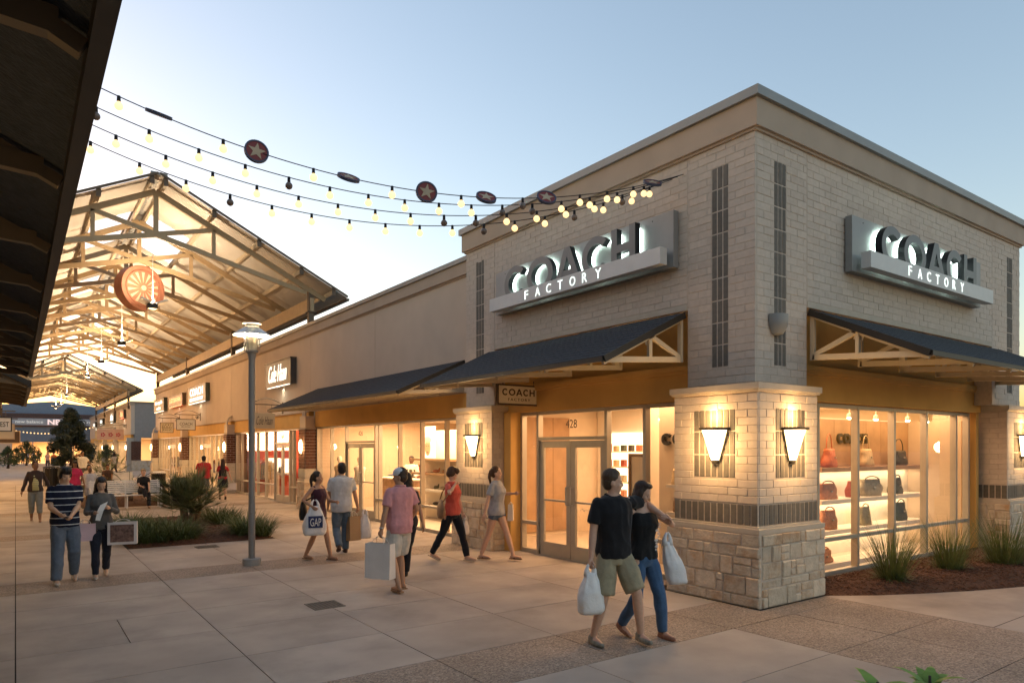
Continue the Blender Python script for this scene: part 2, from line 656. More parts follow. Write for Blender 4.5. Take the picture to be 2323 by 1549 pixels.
for y0, y1 in ((-8, -4.5), (-4.5, -1.2), (-1.2, 1.6), (1.6, 3.1)):
    for a, b in ((8.87, 12.4), (12.4, 16.0), (16.0, 20.0), (20.0, 30.0)):
        slab(a, b, y0, y1, m_conc)
# strip between the last full slabs and the curved bed edge
edge = [(8.96, 5.06), (9.5, 4.70), (10.1, 4.40), (10.9, 4.06), (11.8, 3.76), (13.0, 3.52), (14.5, 3.36), (16.5, 3.25), (20, 3.2), (30, 3.2)]
mb = MB()
pts = [(8.875, 3.105), (29.99, 3.105)] + [(x, y) for x, y in edge[::-1]] + [(8.875, 5.06)]
for (xa, ya), (xb, yb) in zip(edge, edge[1:]):
    mb.add([(xa, 3.105, 0), (xb, 3.105, 0), (xb, yb, 0), (xa, ya, 0), (xa, ya, -0.02), (xb, yb, -0.02)], [(0, 1, 2, 3), (3, 2, 5, 4)])
mb.add([(8.875, 3.105, 0), (8.96, 3.105, 0), (8.96, 5.06, 0), (8.875, 5.06, 0)], [(0, 1, 2, 3)])
mb.obj('slab', m_conc, pave)

# sawn crack-control groove and drains
dr = []


def drain(x, y, w, l, label):
    t = thing('floor_drain', label, 'drain', (x, y, 0))
    f = MB()
    f.box(x - w / 2, x + w / 2, y - l / 2, y - l / 2 + 0.03, 0.0, 0.006)
    f.box(x - w / 2, x + w / 2, y + l / 2 - 0.03, y + l / 2, 0.0, 0.006)
    f.box(x - w / 2, x - w / 2 + 0.03, y - l / 2 + 0.03, y + l / 2 - 0.03, 0.0, 0.006)
    f.box(x + w / 2 - 0.03, x + w / 2, y - l / 2 + 0.03, y + l / 2 - 0.03, 0.0, 0.006)
    f.obj('frame', m_drain, t)
    MB().box(x - w / 2 + .03, x + w / 2 - .03, y - l / 2 + .03, y + l / 2 - .03, 0.0005, 0.0015).obj('pit', m_black, t)
    n = int((w - 0.06) / 0.045)
    for k in range(n):
        xx = x - w / 2 + 0.03 + (k + 0.5) * (w - 0.06) / n
        MB().box(xx - 0.011, xx + 0.011, y - l / 2 + 0.03, y + l / 2 - 0.03, 0.001, 0.005).obj('slat', m_drain, t)


m_drain = M('drain_iron', (0.10, 0.085, 0.07), 0.6, metal=0.3, var=0.2, scale=20)
drain(3.20, 8.52, 0.40, 0.40, 'dark square floor drain set in the open concrete walk')
drain(3.15, 14.95, 0.42, 0.36, 'floor drain in the paving in front of the fan palm bed')

# ---------------------------------------------------------------- planting beds


def mound(name, poly, z0, h, mat, res=0.12, seed=0):
    xs = [p[0] for p in poly]; ys = [p[1] for p in poly]
    x0, x1, y0, y1 = min(xs), max(xs), min(ys), max(ys)

    def inside(x, y):
        c = False
        n = len(poly)
        for i in range(n):
            xa, ya = poly[i]; xb, yb = poly[(i + 1) % n]
            if (ya > y) != (yb > y) and x < (xb - xa) * (y - ya) / (yb - ya) + xa:
                c = not c
        return c

    def dist(x, y):
        d = 9
        n = len(poly)
        for i in range(n):
            a = Vector(poly[i]); b = Vector(poly[(i + 1) % n])
            p = Vector((x, y)); ab = b - a
            t = max(0, min(1, (p - a).dot(ab) / max(ab.length_squared, 1e-9)))
            d = min(d, (p - (a + ab * t)).length)
        return d
    bm = bmesh.new()
    vs = [bm.verts.new((p[0], p[1], 0)) for p in poly]
    f = bm.faces.new(vs)
    cuts = []
    x = x0 + res
    while x < x1:
        bmesh.ops.bisect_plane(bm, geom=bm.verts[:] + bm.edges[:] + bm.faces[:], plane_co=(x, 0, 0), plane_no=(1, 0, 0)); x += res
    y = y0 + res
    while y < y1:
        bmesh.ops.bisect_plane(bm, geom=bm.verts[:] + bm.edges[:] + bm.faces[:], plane_co=(0, y, 0), plane_no=(0, 1, 0)); y += res
    for v in bm.verts:
        d = dist(v.co.x, v.co.y)
        k = min(1, d / 0.5)
        v.co.z = z0 + h * (1 - (1 - k) ** 2) + (0.022 * noise.noise(Vector((v.co.x * 4, v.co.y * 4, seed))) + 0.02 * noise.noise(Vector((v.co.x * 13, v.co.y * 13, seed)))) * min(1, d / 0.06)
    me = bpy.data.meshes.new(name)
    bm.normal_update()
    for fc in bm.faces:
        if fc.normal.z < 0:
            fc.normal_flip()
        fc.smooth = True
    bm.to_mesh(me); bm.free()
    me.materials.append(mat)
    o = link(name, me)
    hz = lambda X, Y: z0 + h * (1 - (1 - min(1, dist(X, Y) / 0.5)) ** 2)
    return o, inside, hz


def chips(bed, inside, hz, box, n, seed):
    r = random.Random(seed)
    mb = MB()
    x0, x1, y0, y1 = box
    k = 0
    while k < n:
        x, y = r.uniform(x0, x1), r.uniform(y0, y1)
        if not inside(x, y):
            continue
        k += 1
        z = hz(x, y) + 0.012
        a = r.uniform(0, PI)
        l, w = r.uniform(0.02, 0.06), r.uniform(0.006, 0.014)
        d = Vector((math.cos(a) * l, math.sin(a) * l, r.uniform(-.3, .3) * l))
        mb.bar(Vector((x, y, z)) - d / 2, Vector((x, y, z)) + d / 2, w, 0.008)
    o = mb.obj('mulch_chips', m_chip, bed, kind='stuff')
    return o


# ================================================================ corner store
XW, YW = 7.65, 5.31       # brick faces of the upper walls
XG, YG = 8.05, 5.80       # glass lines
ZT = 6.05                 # underside of the cornice
store = thing('corner_store', 'cream brick corner store with stone pillars, slate awnings and lit display windows', 'store', (12, 9, 0))

# --- upper walls: mortar body + bricks
wallL = MB()
wallL.box(XW + .0045, XW + .30, YW + .0045, 6.40, 2.83, ZT)
wallL.box(XW + .0045, XW + .30, 6.40, 11.20, 3.93, ZT)
wallL.box(XW + .0045, XW + .30, 11.20, 12.25, 2.83, ZT)
wallL.box(XW + .30, 9.5, 12.0, 12.25, 2.9, ZT)
wallL = wallL.obj('side_wall', m_mortar, store)
wallR = MB()
wallR.box(XW + .30, 8.82, YW + .0045, YW + .30, 2.83, ZT)
wallR.box(8.82, 15.12, YW + .0045, YW + .30, 3.93, ZT)
wallR.box(15.12, 16.50, YW + .0045, YW + .30, 2.83, ZT)
wallR.box(16.25, 16.50, YW + .30, 13.5, 0.0, ZT)
wallR = wallR.obj('front_wall', m_mortar, store)

CH, BL, JT = 0.1005, 0.302, 0.007


def lay(plane, u0, u1, z0, z1, holes, flip=False):
    """Running-bond brick rectangles (ua, ub, za, zb) clipped to the field and to holes."""
    out = []
    k = 0
    z = z0
    while z < z1 - 0.03:
        zb = min(z + CH, z1)
        off = (k % 2) * BL / 2
        u = u0 - off
        while u < u1 - 0.02:
            a, b = max(u, u0), min(u + BL, u1)
            segs = [(a, b)]
            for (ha, hb, hz0, hz1) in holes:
                if hz0 < (z + zb) / 2 < hz1:
                    s2 = []
                    for (p, q) in segs:
                        if q <= ha or p >= hb:
                            s2.append((p, q))
                        else:
                            if p < ha: s2.append((p, ha))
                            if q > hb: s2.append((hb, q))
                    segs = s2
            for p, q in segs:
                if q - p > 0.03:
                    out.append((p, q, z, zb))
            u += BL
        z += CH
        k += 1
    return out


def place_bricks(rects, face, pos, parent, mat, limit=300, key=None, depth=0.03, name='brick', proud=0.0):
    """rects on a wall plane at coordinate pos; the ones that come first by key become single objects, the others one joined part."""
    if key:
        rects = sorted(rects, key=key)
    rest = MB()
    for i, (p, q, za, zb) in enumerate(rects):
        jt = 0.017 if name in ('dark_brick', 'soldier_brick') else JT
        w, h = q - p - jt, zb - za - jt
        pr = rng.uniform(-0.0025, 0.0025) + proud
        c = (p + q) / 2
        zc = (za + zb) / 2
        if face == 'x':
            loc = (pos - pr + depth / 2, c, zc); dims = (depth, w, h)
        else:
            loc = (c, pos - pr + depth / 2, zc); dims = (w, depth, h)
        if i < limit:
            piece(name, *dims, mat, parent, loc, bev=0.004)
        else:
            rest.box(loc[0] - dims[0] / 2, loc[0] + dims[0] / 2, loc[1] - dims[1] / 2, loc[1] + dims[1] / 2, loc[2] - dims[2] / 2, loc[2] + dims[2] / 2)
    if rest.v:
        rest.obj('far_' + name + 's', mat, parent, kind='stuff')


def strip_bricks(face, pos, u0, u1, z0, z1, cols, rows, parent, mortar_parent):
    cw, rh = (u1 - u0) / cols, (z1 - z0) / rows
    rects = [(u0 + i * cw, u0 + (i + 1) * cw, z0 + j * rh, z0 + (j + 1) * rh) for i in range(cols) for j in range(rows)]
    place_bricks(rects, face, pos, parent, m_dbrick, name='dark_brick', proud=0.001)


SL1 = (5.72, 5.99, 3.08, 5.77)
SL2 = (11.58, 11.87, 3.10, 5.80)
rl = lay('x', YW, 6.395, 2.85, ZT, [SL1]) + lay('x', 6.405, 11.195, 4.02, ZT, []) + lay('x', 11.205, 12.25, 2.85, ZT, [SL2])
place_bricks(rl, 'x', XW, wallL, m_brick, 300, key=lambda r: (r[0] + r[1]) / 2)
SR1 = (8.06, 8.33, 3.08, 5.77)
SR2 = (15.85, 16.12, 3.08, 5.77)
rr = lay('y', XW + .03, 8.815, 2.85, ZT, [SR1]) + lay('y', 8.825, 15.115, 4.02, ZT, []) + lay('y', 15.125, 16.50, 2.85, ZT, [SR2])
place_bricks(rr, 'y', YW, wallR, m_brick, 300, key=lambda r: (r[0] + r[1]) / 2)
for s in (SL1, SL2):
    strip_bricks('x', XW, *s, 3, 9, wallL, None)
for s in (SR1, SR2):
    strip_bricks('y', YW, *s, 3, 9, wallR, None)
# lintel bands above the awnings
MB().box(XW - .004, XW + .05, 6.41, 11.19, 3.935, 4.015).obj('lintel_band', m_cast, store)
MB().box(8.83, 15.11, YW - .004, YW + .05, 3.935, 4.015).obj('lintel_band', m_cast, store)

# cornice with a chamfered lower edge, parapet cap
c = MB()
for (pr, z0, z1) in ((0.03, ZT, ZT + 0.035), (0.07, ZT + 0.035, 6.44)):
    c.box(XW - pr, XW + .35, YW - pr, 12.25 + pr, z0, z1)
    c.box(XW + .35, 16.5 + pr, YW - pr, YW + .35, z0, z1)
    c.box(16.5 - .3, 16.5 + pr, YW + .35, 13.5, z0, z1)
    c.box(XW + .35, 9.5, 11.95, 12.25 + pr, z0, z1)
c.obj('cornice', m_cornice, store)
c = MB()
c.box(XW - .12, XW + .40, YW - .12, 12.25 + .12, 6.442, 6.56)
c.box(XW + .40, 16.62, YW - .12, YW + .40, 6.442, 6.56)
c.box(16.2, 16.62, YW + .40, 13.5, 6.442, 6.56)
c.box(XW + .40, 9.5, 11.9, 12.37, 6.442, 6.56)
c.obj('parapet_cap', m_capmetal, store)
MB().box(XW + .4, 16.2, YW + .4, 13.5, 5.6, 5.75).obj('roof', m_capmetal, store)

# --- stone and brick pillars
STN = {}


def stones(face, pos, u0, u1, z0, z1, parent, seed, corner_lo=False, corner_hi=False):
    """Coursed rubble: uneven courses broken into blocks of differing length and height."""
    r = random.Random(seed)
    J = 0.012
    z = z0
    hs = []
    while z < z1 - 0.02:
        h = r.choice([0.11, 0.14, 0.17, 0.21, 0.24])
        if z1 - z - h < 0.09:
            h = z1 - z
        hs.append((z, z + h)); z += h
    for (za, zb) in hs:
        u = u0
        while u < u1 - 1e-3:
            l = r.choice([0.12, 0.2, 0.27, 0.34, 0.42])
            if u1 - u - l < 0.11:
                l = u1 - u
            if zb - za > 0.19 and l < 0.3 and r.random() < 0.55:
                zm = za + (zb - za) * r.uniform(0.4, 0.6)
                cells = [(za, zm), (zm, zb)]
            else:
                cells = [(za, zb)]
            for (ca, cb) in cells:
                pr = r.uniform(-0.006, 0.012)
                c_ = u + l / 2
                zc = (ca + cb) / 2
                w, h = l - J, cb - ca - J
                D = 0.06
                loc = (pos - pr + D / 2, c_, zc) if face == 'x' else (c_, pos - pr + D / 2, zc)
                dims = (D, w, h) if face == 'x' else (w, D, h)
                piece('stone', *dims, m_stone, parent, loc, bev=0.012, jit=0.005, seed=r.randrange(6))
            u += l


def pillar(x0, y0, x1, y1, faces, seed, panels=(), brick_key=None):
    """Square pillar: rubble base, cast ledge, soldier band, brick shaft, cast cap."""
    p = MB()
    i = 0.075
    p.box(x0 + .012, x1 - .012, y0 + .012, y1 - .012, 0, 0.93)
    p.box(x0 + i + .007, x1 - i - .007, y0 + i + .007, y1 - i - .007, 0.93, 2.74)
    pil = p.obj('pillar', m_mortar, store)
    lg = MB()
    lg.box(x0 + .005, x1 - .005, y0 + .005, y1 - .005, 0.925, 0.985)
    lg.box(x0 + .045, x1 - .045, y0 + .045, y1 - .045, 0.985, 1.012)
    lg.obj('ledge', m_cast, pil)
    cp = MB()
    cp.box(x0 + .03, x1 - .03, y0 + .03, y1 - .03, 2.745, 2.825)
    cp.box(x0 + .05, x1 - .05, y0 + .05, y1 - .05, 2.72, 2.745)
    cp.obj('cap', m_cast, pil)
    for f in faces:
        if f == 'x':
            pos, u0, u1 = x0 + i, y0 + i, y1 - i
            stones('x', x0, y0, y1, 0.0, 0.92, pil, seed)
        else:
            pos, u0, u1 = y0 + i, x0 + i, x1 - i
            stones('y', y0, x0 + .06, x1, 0.0, 0.92, pil, seed + 7)
            u0 += 0.03
        n = int(round((u1 - u0) / 0.104))
        cw = (u1 - u0) / n
        place_bricks([(u0 + k * cw, u0 + (k + 1) * cw, 1.015, 1.285) for k in range(n)], f, pos, pil, m_dbrick, name='soldier_brick')
        holes = [h[1:] for h in panels if h[0] == f]
        place_bricks(lay(f, u0, u1, 1.29, 2.718, holes), f, pos, pil, m_brick)
        for (ua, ub, za, zb) in holes:
            k = 7
            cw = (ub - ua) / k
            rh = (zb - za) / 3
            place_bricks([(ua + a * cw, ua + (a + 1) * cw, za + b * rh, za + (b + 1) * rh) for a in range(k) for b in range(3)], f, pos, pil, m_dbrick, name='dark_brick')
    return pil


pillar(7.46, 5.12, 8.96, 6.62, ('x', 'y'), 3, panels=[('x', 5.53, 6.20, 1.61, 2.525), ('y', 7.92, 8.59, 1.61, 2.525)])
pillar(7.46, 11.05, 8.10, 12.55, ('x', 'y'), 12, panels=[('x', 11.46, 12.14, 1.61, 2.525)])
pr_ = pillar(15.45, 5.12, 16.95, 6.62, ('x', 'y'), 22, panels=[('y', 15.86, 16.54, 1.61, 2.525)])

# --- ochre fascias behind the awnings, mouldings, returns
f = MB()
f.box(7.90, 8.12, 6.40, 11.20, 2.69, 3.93)
f.obj('fascia', m_ochre, store)
f = MB()
f.box(8.82, 15.45, 5.62, 5.86, 2.69, 3.93)
f.obj('fascia', m_ochre, store)
f = MB()
f.box(7.845, 7.899, 6.41, 11.19, 3.12, 3.20)
f.box(7.865, 7.899, 6.41, 11.19, 3.075, 3.12)
f.obj('moulding', m_ochre, store)
f = MB()
f.box(8.83, 15.3, 5.565, 5.619, 3.12, 3.20)
f.box(8.83, 15.3, 5.585, 5.619, 3.075, 3.12)
f.obj('moulding', m_ochre, store)
f = MB()
f.box(7.78, 8.04, 10.84, 11.06, 0, 2.69)          # jamb beside the left pillar
f.box(8.0, 8.12, 6.62, 6.72, 0, 2.69)
f.obj('jamb', m_ochre, store)
f = MB()
f.box(15.34, 15.46, 5.66, 5.86, 0, 2.69)
f.obj('jamb', m_ochre, store)


# --- storefront glazing
def glazing(parent, face, pos, u_cuts, zs, fw=0.06, fd=0.11, skip=(), mat=None, glass=None):
    """Mullion grid in plane pos. u_cuts: mullion centre lines, zs: rail centre heights. Panes are parts of their own."""
    mat = mat or m_alu
    glass = glass or m_glass
    fr = parent
    for u in u_cuts:
        b = MB()
        if face == 'x':
            b.box(pos - fd / 2, pos + fd / 2, u - fw / 2, u + fw / 2, zs[0] - fw / 2, zs[-1] + fw / 2)
        else:
            b.box(u - fw / 2, u + fw / 2, pos - fd / 2, pos + fd / 2, zs[0] - fw / 2, zs[-1] + fw / 2)
        b.obj('mullion', mat, fr)
    for i, (a, c_) in enumerate(zip(u_cuts, u_cuts[1:])):
        for j, z in enumerate(zs):
            if (i, j) in skip:
                continue
            b = MB()
            e = fd / 2 - 0.004
            if face == 'x':
                b.box(pos - e, pos + e, a + fw / 2, c_ - fw / 2, z - fw / 2, z + fw / 2)
            else:
                b.box(a + fw / 2, c_ - fw / 2, pos - e, pos + e, z - fw / 2, z + fw / 2)
            b.obj('rail', mat, fr)
        for j, (z0, z1) in enumerate(zip(zs, zs[1:])):
            if ('p', i, j) in skip:
                continue
            b = MB()
            k = fw / 2 - 0.008
            if face == 'x':
                b.quad((pos, a + k, z0 + k), (pos, a + k, z1 - k), (pos, c_ - k, z1 - k), (pos, c_ - k, z0 + k))
            else:
                b.quad((a + k, pos, z0 + k), (c_ - k, pos, z0 + k), (c_ - k, pos, z1 - k), (a + k, pos, z1 - k))
            b.obj('pane', glass, fr)


def door_pair(parent, face, pos, u0, u1, z1=2.14, mat=None, glass=None, parts=True):
    """Two glazed leaves with wide rails, push bars and pulls."""
    mat = mat or m_alu
    glass = glass or m_glass
    mid = (u0 + u1) / 2
    for (a, b_) in ((u0, mid - 0.004), (mid + 0.004, u1)):
        s = MB()
        st = 0.115
        e = 0.025

        def bx(m, ua, ub, za, zb, d=e):
            if face == 'x':
                m.box(pos - d, pos + d, ua, ub, za, zb)
            else:
                m.box(ua, ub, pos - d, pos + d, za, zb)
        bx(s, a + .004, a + st, 0.012, z1 - .008)
        bx(s, b_ - st, b_ - .004, 0.012, z1 - .008)
        bx(s, a + st, b_ - st, 0.012, 0.26, e - .003)
        bx(s, a + st, b_ - st, z1 - .13, z1 - .008, e - .003)
        leaf = s.obj('door', mat, parent)
        g = MB()
        if face == 'x':
            g.quad((pos, a + st - .006, .255), (pos, a + st - .006, z1 - .125), (pos, b_ - st + .006, z1 - .125), (pos, b_ - st + .006, .255))
        else:
            g.quad((a + st - .006, pos, .255), (b_ - st + .006, pos, .255), (b_ - st + .006, pos, z1 - .125), (a + st - .006, pos, z1 - .125))
        g.obj('pane', glass, leaf)
        r = MB()
        bx(r, a + st, b_ - st, 1.02, 1.055, 0.018)
        r.obj('push_bar', mat, leaf)
        hu = b_ - 0.055 if a == u0 else a + 0.055
        h = MB()
        if face == 'x':
            q = [(pos - e, hu, 0.98), (pos - .09, hu, 0.98), (pos - .09, hu, 1.30), (pos - e, hu, 1.30)]
        else:
            q = [(hu, pos - e, 0.98), (hu, pos - .09, 0.98), (hu, pos - .09, 1.30), (hu, pos - e, 1.30)]
        h.tube(q, 0.013, 8)
        h.obj('handle', m_chrome, leaf)


ZR = [0.05, 0.575, 2.655]
# left-hand shopfront: return light, side light, doors with transom, two big lights
wL = MB().box(8.0, 8.10, 6.72, 10.84, 0.0, 0.02).obj('window', m_alu, store)
glazing(wL, 'x', XG, [10.78, 10.27], ZR)
glazing(wL, 'x', XG, [8.42, 7.55, 6.78], ZR)
tr = MB()
tr.box(8.0, 8.10, 8.45, 10.24, 2.145, 2.205)
tr.box(8.0, 8.10, 8.45, 10.24, 2.625, 2.685)
tr.obj('rail', m_alu, wL)
MB().quad((XG, 8.44, 2.20), (XG, 8.44, 2.63), (XG, 10.25, 2.63), (XG, 10.25, 2.20)).obj('pane', m_glass, wL)
door_pair(store, 'x', XG, 8.46, 10.235)
m_decal = M('etched_number', (0.16, 0.12, 0.09), 0.6)
lettering(MB(), '428', (XG - .004, 9.50, 2.36), '-X', 0.30, 0.15, 0.003).obj('door_number', m_decal, store)
for k in range(9):
    MB().box(XG - .006, XG - .003, 8.66 + k * .055, 8.70 + k * .055 - .012 * (k % 3), .90 + .03 * (k % 2), .915 + .03 * (k % 2)).obj('door_notice', m_intwhite, store)
# right-hand shopfront
wR = MB().box(8.9, 15.35, 5.75, 5.85, 0.0, 0.02).obj('window', m_alu, store)
glazing(wR, 'y', YG, [8.99, 9.86, 11.03, 12.24, 13.44, 14.68, 15.24], [0.07, 0.59, 2.655])

# --- awnings
def awning(face, wall, u0, u1, label, out=1.55, zt=3.86, zb=3.13, n=7, cut0=0.35, cut1=0.35, skirt=0.06, ch_z=3.25, sg=-1, steel=None, sheet=None):
    """Sloping shingled awning on light steel trusses; ends sweep back to the wall."""
    t = thing('awning', label, 'awning', ((wall + sg * out / 2, (u0 + u1) / 2, zb) if face == 'x' else ((u0 + u1) / 2, wall + sg * out / 2, zb)))

    def P(o, u, z):
        return (wall + sg * o, u, z) if face == 'x' else (u, wall + sg * o, z)
    steel = steel or m_cream
    s = MB()
    th = 0.045
    # top and bottom sheets as courses of shingles
    rows = 12
    for r in range(rows):
        a, b = r / rows, (r + 1) / rows
        za, zb_ = zt + (zb - zt) * a, zt + (zb - zt) * b
        oa, ob = out * a + 0.01, out * b + 0.01

        def uu(k, side):
            # end edges slope inwards near the wall
            return u0 + cut0 * (1 - k) * 0 if side == 0 else u1
        lip = 0.009
        A, B, C_, D = P(oa, u0, za + th), P(oa, u1, za + th), P(ob, u1, zb_ + th + lip), P(ob, u0, zb_ + th + lip)
        E_, F_, G_, H_ = P(oa, u0, za), P(oa, u1, za), P(ob, u1, zb_), P(ob, u0, zb_)
        s.add([A, B, C_, D, E_, F_, G_, H_], [(0, 1, 2, 3), (7, 6, 5, 4), (0, 3, 7, 4), (1, 5, 6, 2), (3, 2, 6, 7)])
    rf = s.obj('canopy', m_awning, t)
    e = MB()
    e.bar(P(out + .005, u0, zb + .01), P(out + .005, u1, zb + .01), 0.05, skirt, up=(0, 0, 1))
    e.bar(P(0.0, u0 - .012, zt + .01), P(out, u0 - .012, zb + .01), 0.024, 0.085)
    e.bar(P(0.0, u1 + .012, zt + .01), P(out, u1 + .012, zb + .01), 0.024, 0.085)
    e.obj('edge_trim', m_dkgreen, t)
    for k in range(n):
        u = u0 + 0.05 + (u1 - u0 - 0.1) * k / (n - 1)
        tr = MB()
        tr.bar(P(0.03, u, ch_z), P(out - .09, u, zb + 0.015), 0.05, 0.075)
        tr = tr.obj('truss', steel, t)
        zm = zt + (zb - zt) * 0.42
        MB().bar(P(out * .42, u, ch_z - .03), P(out * .42, u, zm - .03), 0.045, 0.06).obj('post', steel, tr)
        MB().bar(P(0.05, u, ch_z + .03), P(out * .42, u, zm - .02), 0.045, 0.06).obj('brace', steel, tr)
        MB().bar(P(0.02, u, zt - .045), P(out - .03, u, zb - .035), 0.045, 0.05).obj('top_chord', steel, tr)
        MB().bar(P(0.025, u, ch_z - .04), P(0.025, u, zt - .03), 0.06, 0.05).obj('wall_post', steel, tr)
        MB().bar(P(out * .42 - .06, u + .028, zm - .075), P(out * .42 + .06, u + .028, zm - .115), 0.012, 0.09).obj('gusset', steel, tr)
    return t


awning('x', XW, 6.46, 11.35, 'slate grey sloping awning over the corner store double doors', n=5)
awning('y', YW, 8.88, 15.35, 'slate grey awning over the display windows above the mulch bed', n=6)


# --- big signs
def coach_sign(face, pos, u_lo, u_hi, label, word='COACH'):
    """Grey back panel, halo-lit dark capitals, light bar with lit small capitals. u runs as read."""
    u_ax, up, nrm = FACES[face]
    base = Vector((pos, u_lo, 0)) if face == '-X' else Vector((u_lo, pos, 0))
    W = abs(u_hi - u_lo)
    t = thing('store_sign', label, 'sign', base + up * 4.6 + u_ax * (W / 2))

    def P(a, z, d):
        return base + u_ax * a + up * z + nrm * d

    def slab_(a0, a1, z0, z1, d0, d1, nm, mat, par):
        b = MB()
        b.prism([(a0, z0), (a1, z0), (a1, z1), (a0, z1)], base + nrm * d0, u_ax, up, nrm, d1 - d0)
        return b.obj(nm, mat, par)
    slab_(0.0, W, 4.555, 5.36, 0.02, 0.12, 'back_panel', m_signgrey, t)
    bar = slab_(0.10, W - 0.05, 4.58, 4.815, 0.20, 0.34, 'bar', m_signlight, t)
    lw = [0.66, 0.72, 0.68, 0.64, 0.50]
    gap = 0.03
    x = 0.52
    hL = 0.62
    for ch, w in zip(word, lw):
        q = arc_letter(ch, w, hL, 0.12)
        lb = MB()
        for i, poly in enumerate(q):
            off = 0.0015 * i if ch == 'A' else 0.0
            lb.prism([(x + a, 4.685 + b) for a, b in poly], base + nrm * (0.185 + off), u_ax, up, nrm, 0.10 - 2 * off)
        L_ = lb.obj('letter', m_letter, t)
        fb_ = MB()
        for i, poly in enumerate(q):
            off = 0.0015 * i if ch == 'A' else 0.0
            fb_.prism([(x + a, 4.685 + b) for a, b in poly], base + nrm * (0.2853 - off), u_ax, up, nrm, 0.004)
        fb_.obj('face', m_letterface, L_)
        gb = MB()
        for i, poly in enumerate(q):
            cx = sum(a for a, b in poly) / len(poly); cy = sum(b for a, b in poly) / len(poly)
            off = 0.0015 * i if ch == 'A' else 0.0
            gb.prism([(x + cx + (a - cx) * 0.8, 4.685 + cy + (b - cy) * 0.8) for a, b in poly], base + nrm * (0.150 + off), u_ax, up, nrm, 0.02 - 2 * off)
        gb.obj('halo_light', m_halo, L_)
        x += w + gap
    for k, ch in enumerate('FACTORY'):
        a = W * 0.275 + k * 0.305
        wch = {'F': .10, 'A': .13, 'C': .125, 'T': .12, 'O': .135, 'R': .11, 'Y': .125}[ch]
        o = P(a, 4.622, 0.34)
        lettering(MB(), ch, o, face, wch, 0.15, 0.006, bold=-0.004).obj('lit_letter', m_signglow, t)
    for k in range(4):
        a = 0.3 + k * (W - 0.7) / 3
        slab_(a, a + .012, 5.29, 5.302, 0.12, 0.126, 'screw', m_black, t)
    return t


m_halo = EMIT('halo_light', (0.80, 1.0, 0.92), 1.3)
coach_sign('-X', 7.648, 10.97, 6.55, 'halo-lit black capitals sign on the brick above the double-door awning')
coach_sign('-Y', 5.308, 9.78, 14.25, 'halo-lit black capitals sign on the brick above the display-window awning')


# --- cone sconces on the pillars
def cone_sconce(face, pos, u, label):
    z0, z1 = 1.83, 2.27
    if face == 'x':
        a0, a1 = PI / 2, 3 * PI / 2
        c = (pos, u, 0)
    else:
        a0, a1 = PI, 2 * PI
        c = (u, pos, 0)
    t = thing('wall_sconce', label, 'wall lamp', (c[0], c[1], z0), 'cone sconces on the stone pillars')
    g = MB()
    g.lathe([(0.02, z0 + .01), (0.055, z0), (0.075, z0 + .05), (0.155, z0 + .33), (0.185, z1 - .03), (0.17, z1 - .03)], c, 14, a0, a1)
    g.obj('shade', m_sconce, t, smooth=True, angle=50)
    b = MB()
    b.lathe([(0.16, z1 - .035), (0.225, z1 - .035), (0.225, z1), (0.16, z1)], c, 14, a0, a1)
    b.obj('rim', m_dkgreen, t)
    b = MB()
    b.lathe([(0.0, z0 - .045), (0.05, z0 - .04), (0.062, z0 + .012), (0.0, z0 + .012)], c, 12, a0, a1)
    b.obj('finial', m_dkgreen, t)
    for s in (-1, 1):
        b = MB()
        if face == 'x':
            b.bar((pos - .012, u + s * .068, z0), (pos - .012, u + s * .20, z1 - .02), 0.016, 0.022, up=(1, 0, 0))
        else:
            b.bar((u + s * .068, pos - .012, z0), (u + s * .20, pos - .012, z1 - .02), 0.016, 0.022, up=(0, 1, 0))
        b.obj('side_strap', m_dkgreen, t)
    dx = (-0.26, 0) if face == 'x' else (0, -0.26)
    light('sconce_light', 'POINT', (c[0] + dx[0], c[1] + dx[1], 2.02), 6, (1, 0.60, 0.24), radius=0.12, parent=t)
    light('sconce_light', 'POINT', (c[0] + dx[0] * .4, c[1] + dx[1] * .4, 2.42), 2.4, (1, 0.60, 0.24), radius=0.05, parent=t)


cone_sconce('x', 7.53, 5.825, 'lit cone sconce on the corner pillar face towards the covered walk')
cone_sconce('y', 5.19, 8.25, 'lit cone sconce on the corner pillar face beside the handbag window')
cone_sconce('x', 7.53, 11.76, 'lit cone sconce on the pillar between the two awnings')
cone_sconce('y', 5.19, 16.22, 'lit cone sconce on the pillar at the far end of the handbag window')

# small wall speaker on the corner
t = thing('wall_speaker', 'small grey rounded speaker over the dark brick strip above the corner pillar', 'speaker', (8.08, 5.2, 3.48))
s = MB()
s.lathe([(0.02, 3.47), (0.09, 3.49), (0.145, 3.58), (0.155, 3.66), (0.155, 3.74), (0.02, 3.75)], (8.08, 5.30, 0), 14, PI, 2 * PI)
s.obj('housing', m_signgrey, t, smooth=True, angle=40)
MB().box(8.0, 8.16, 5.295, 5.309, 3.5, 3.74).obj('bracket', m_signgrey, t)

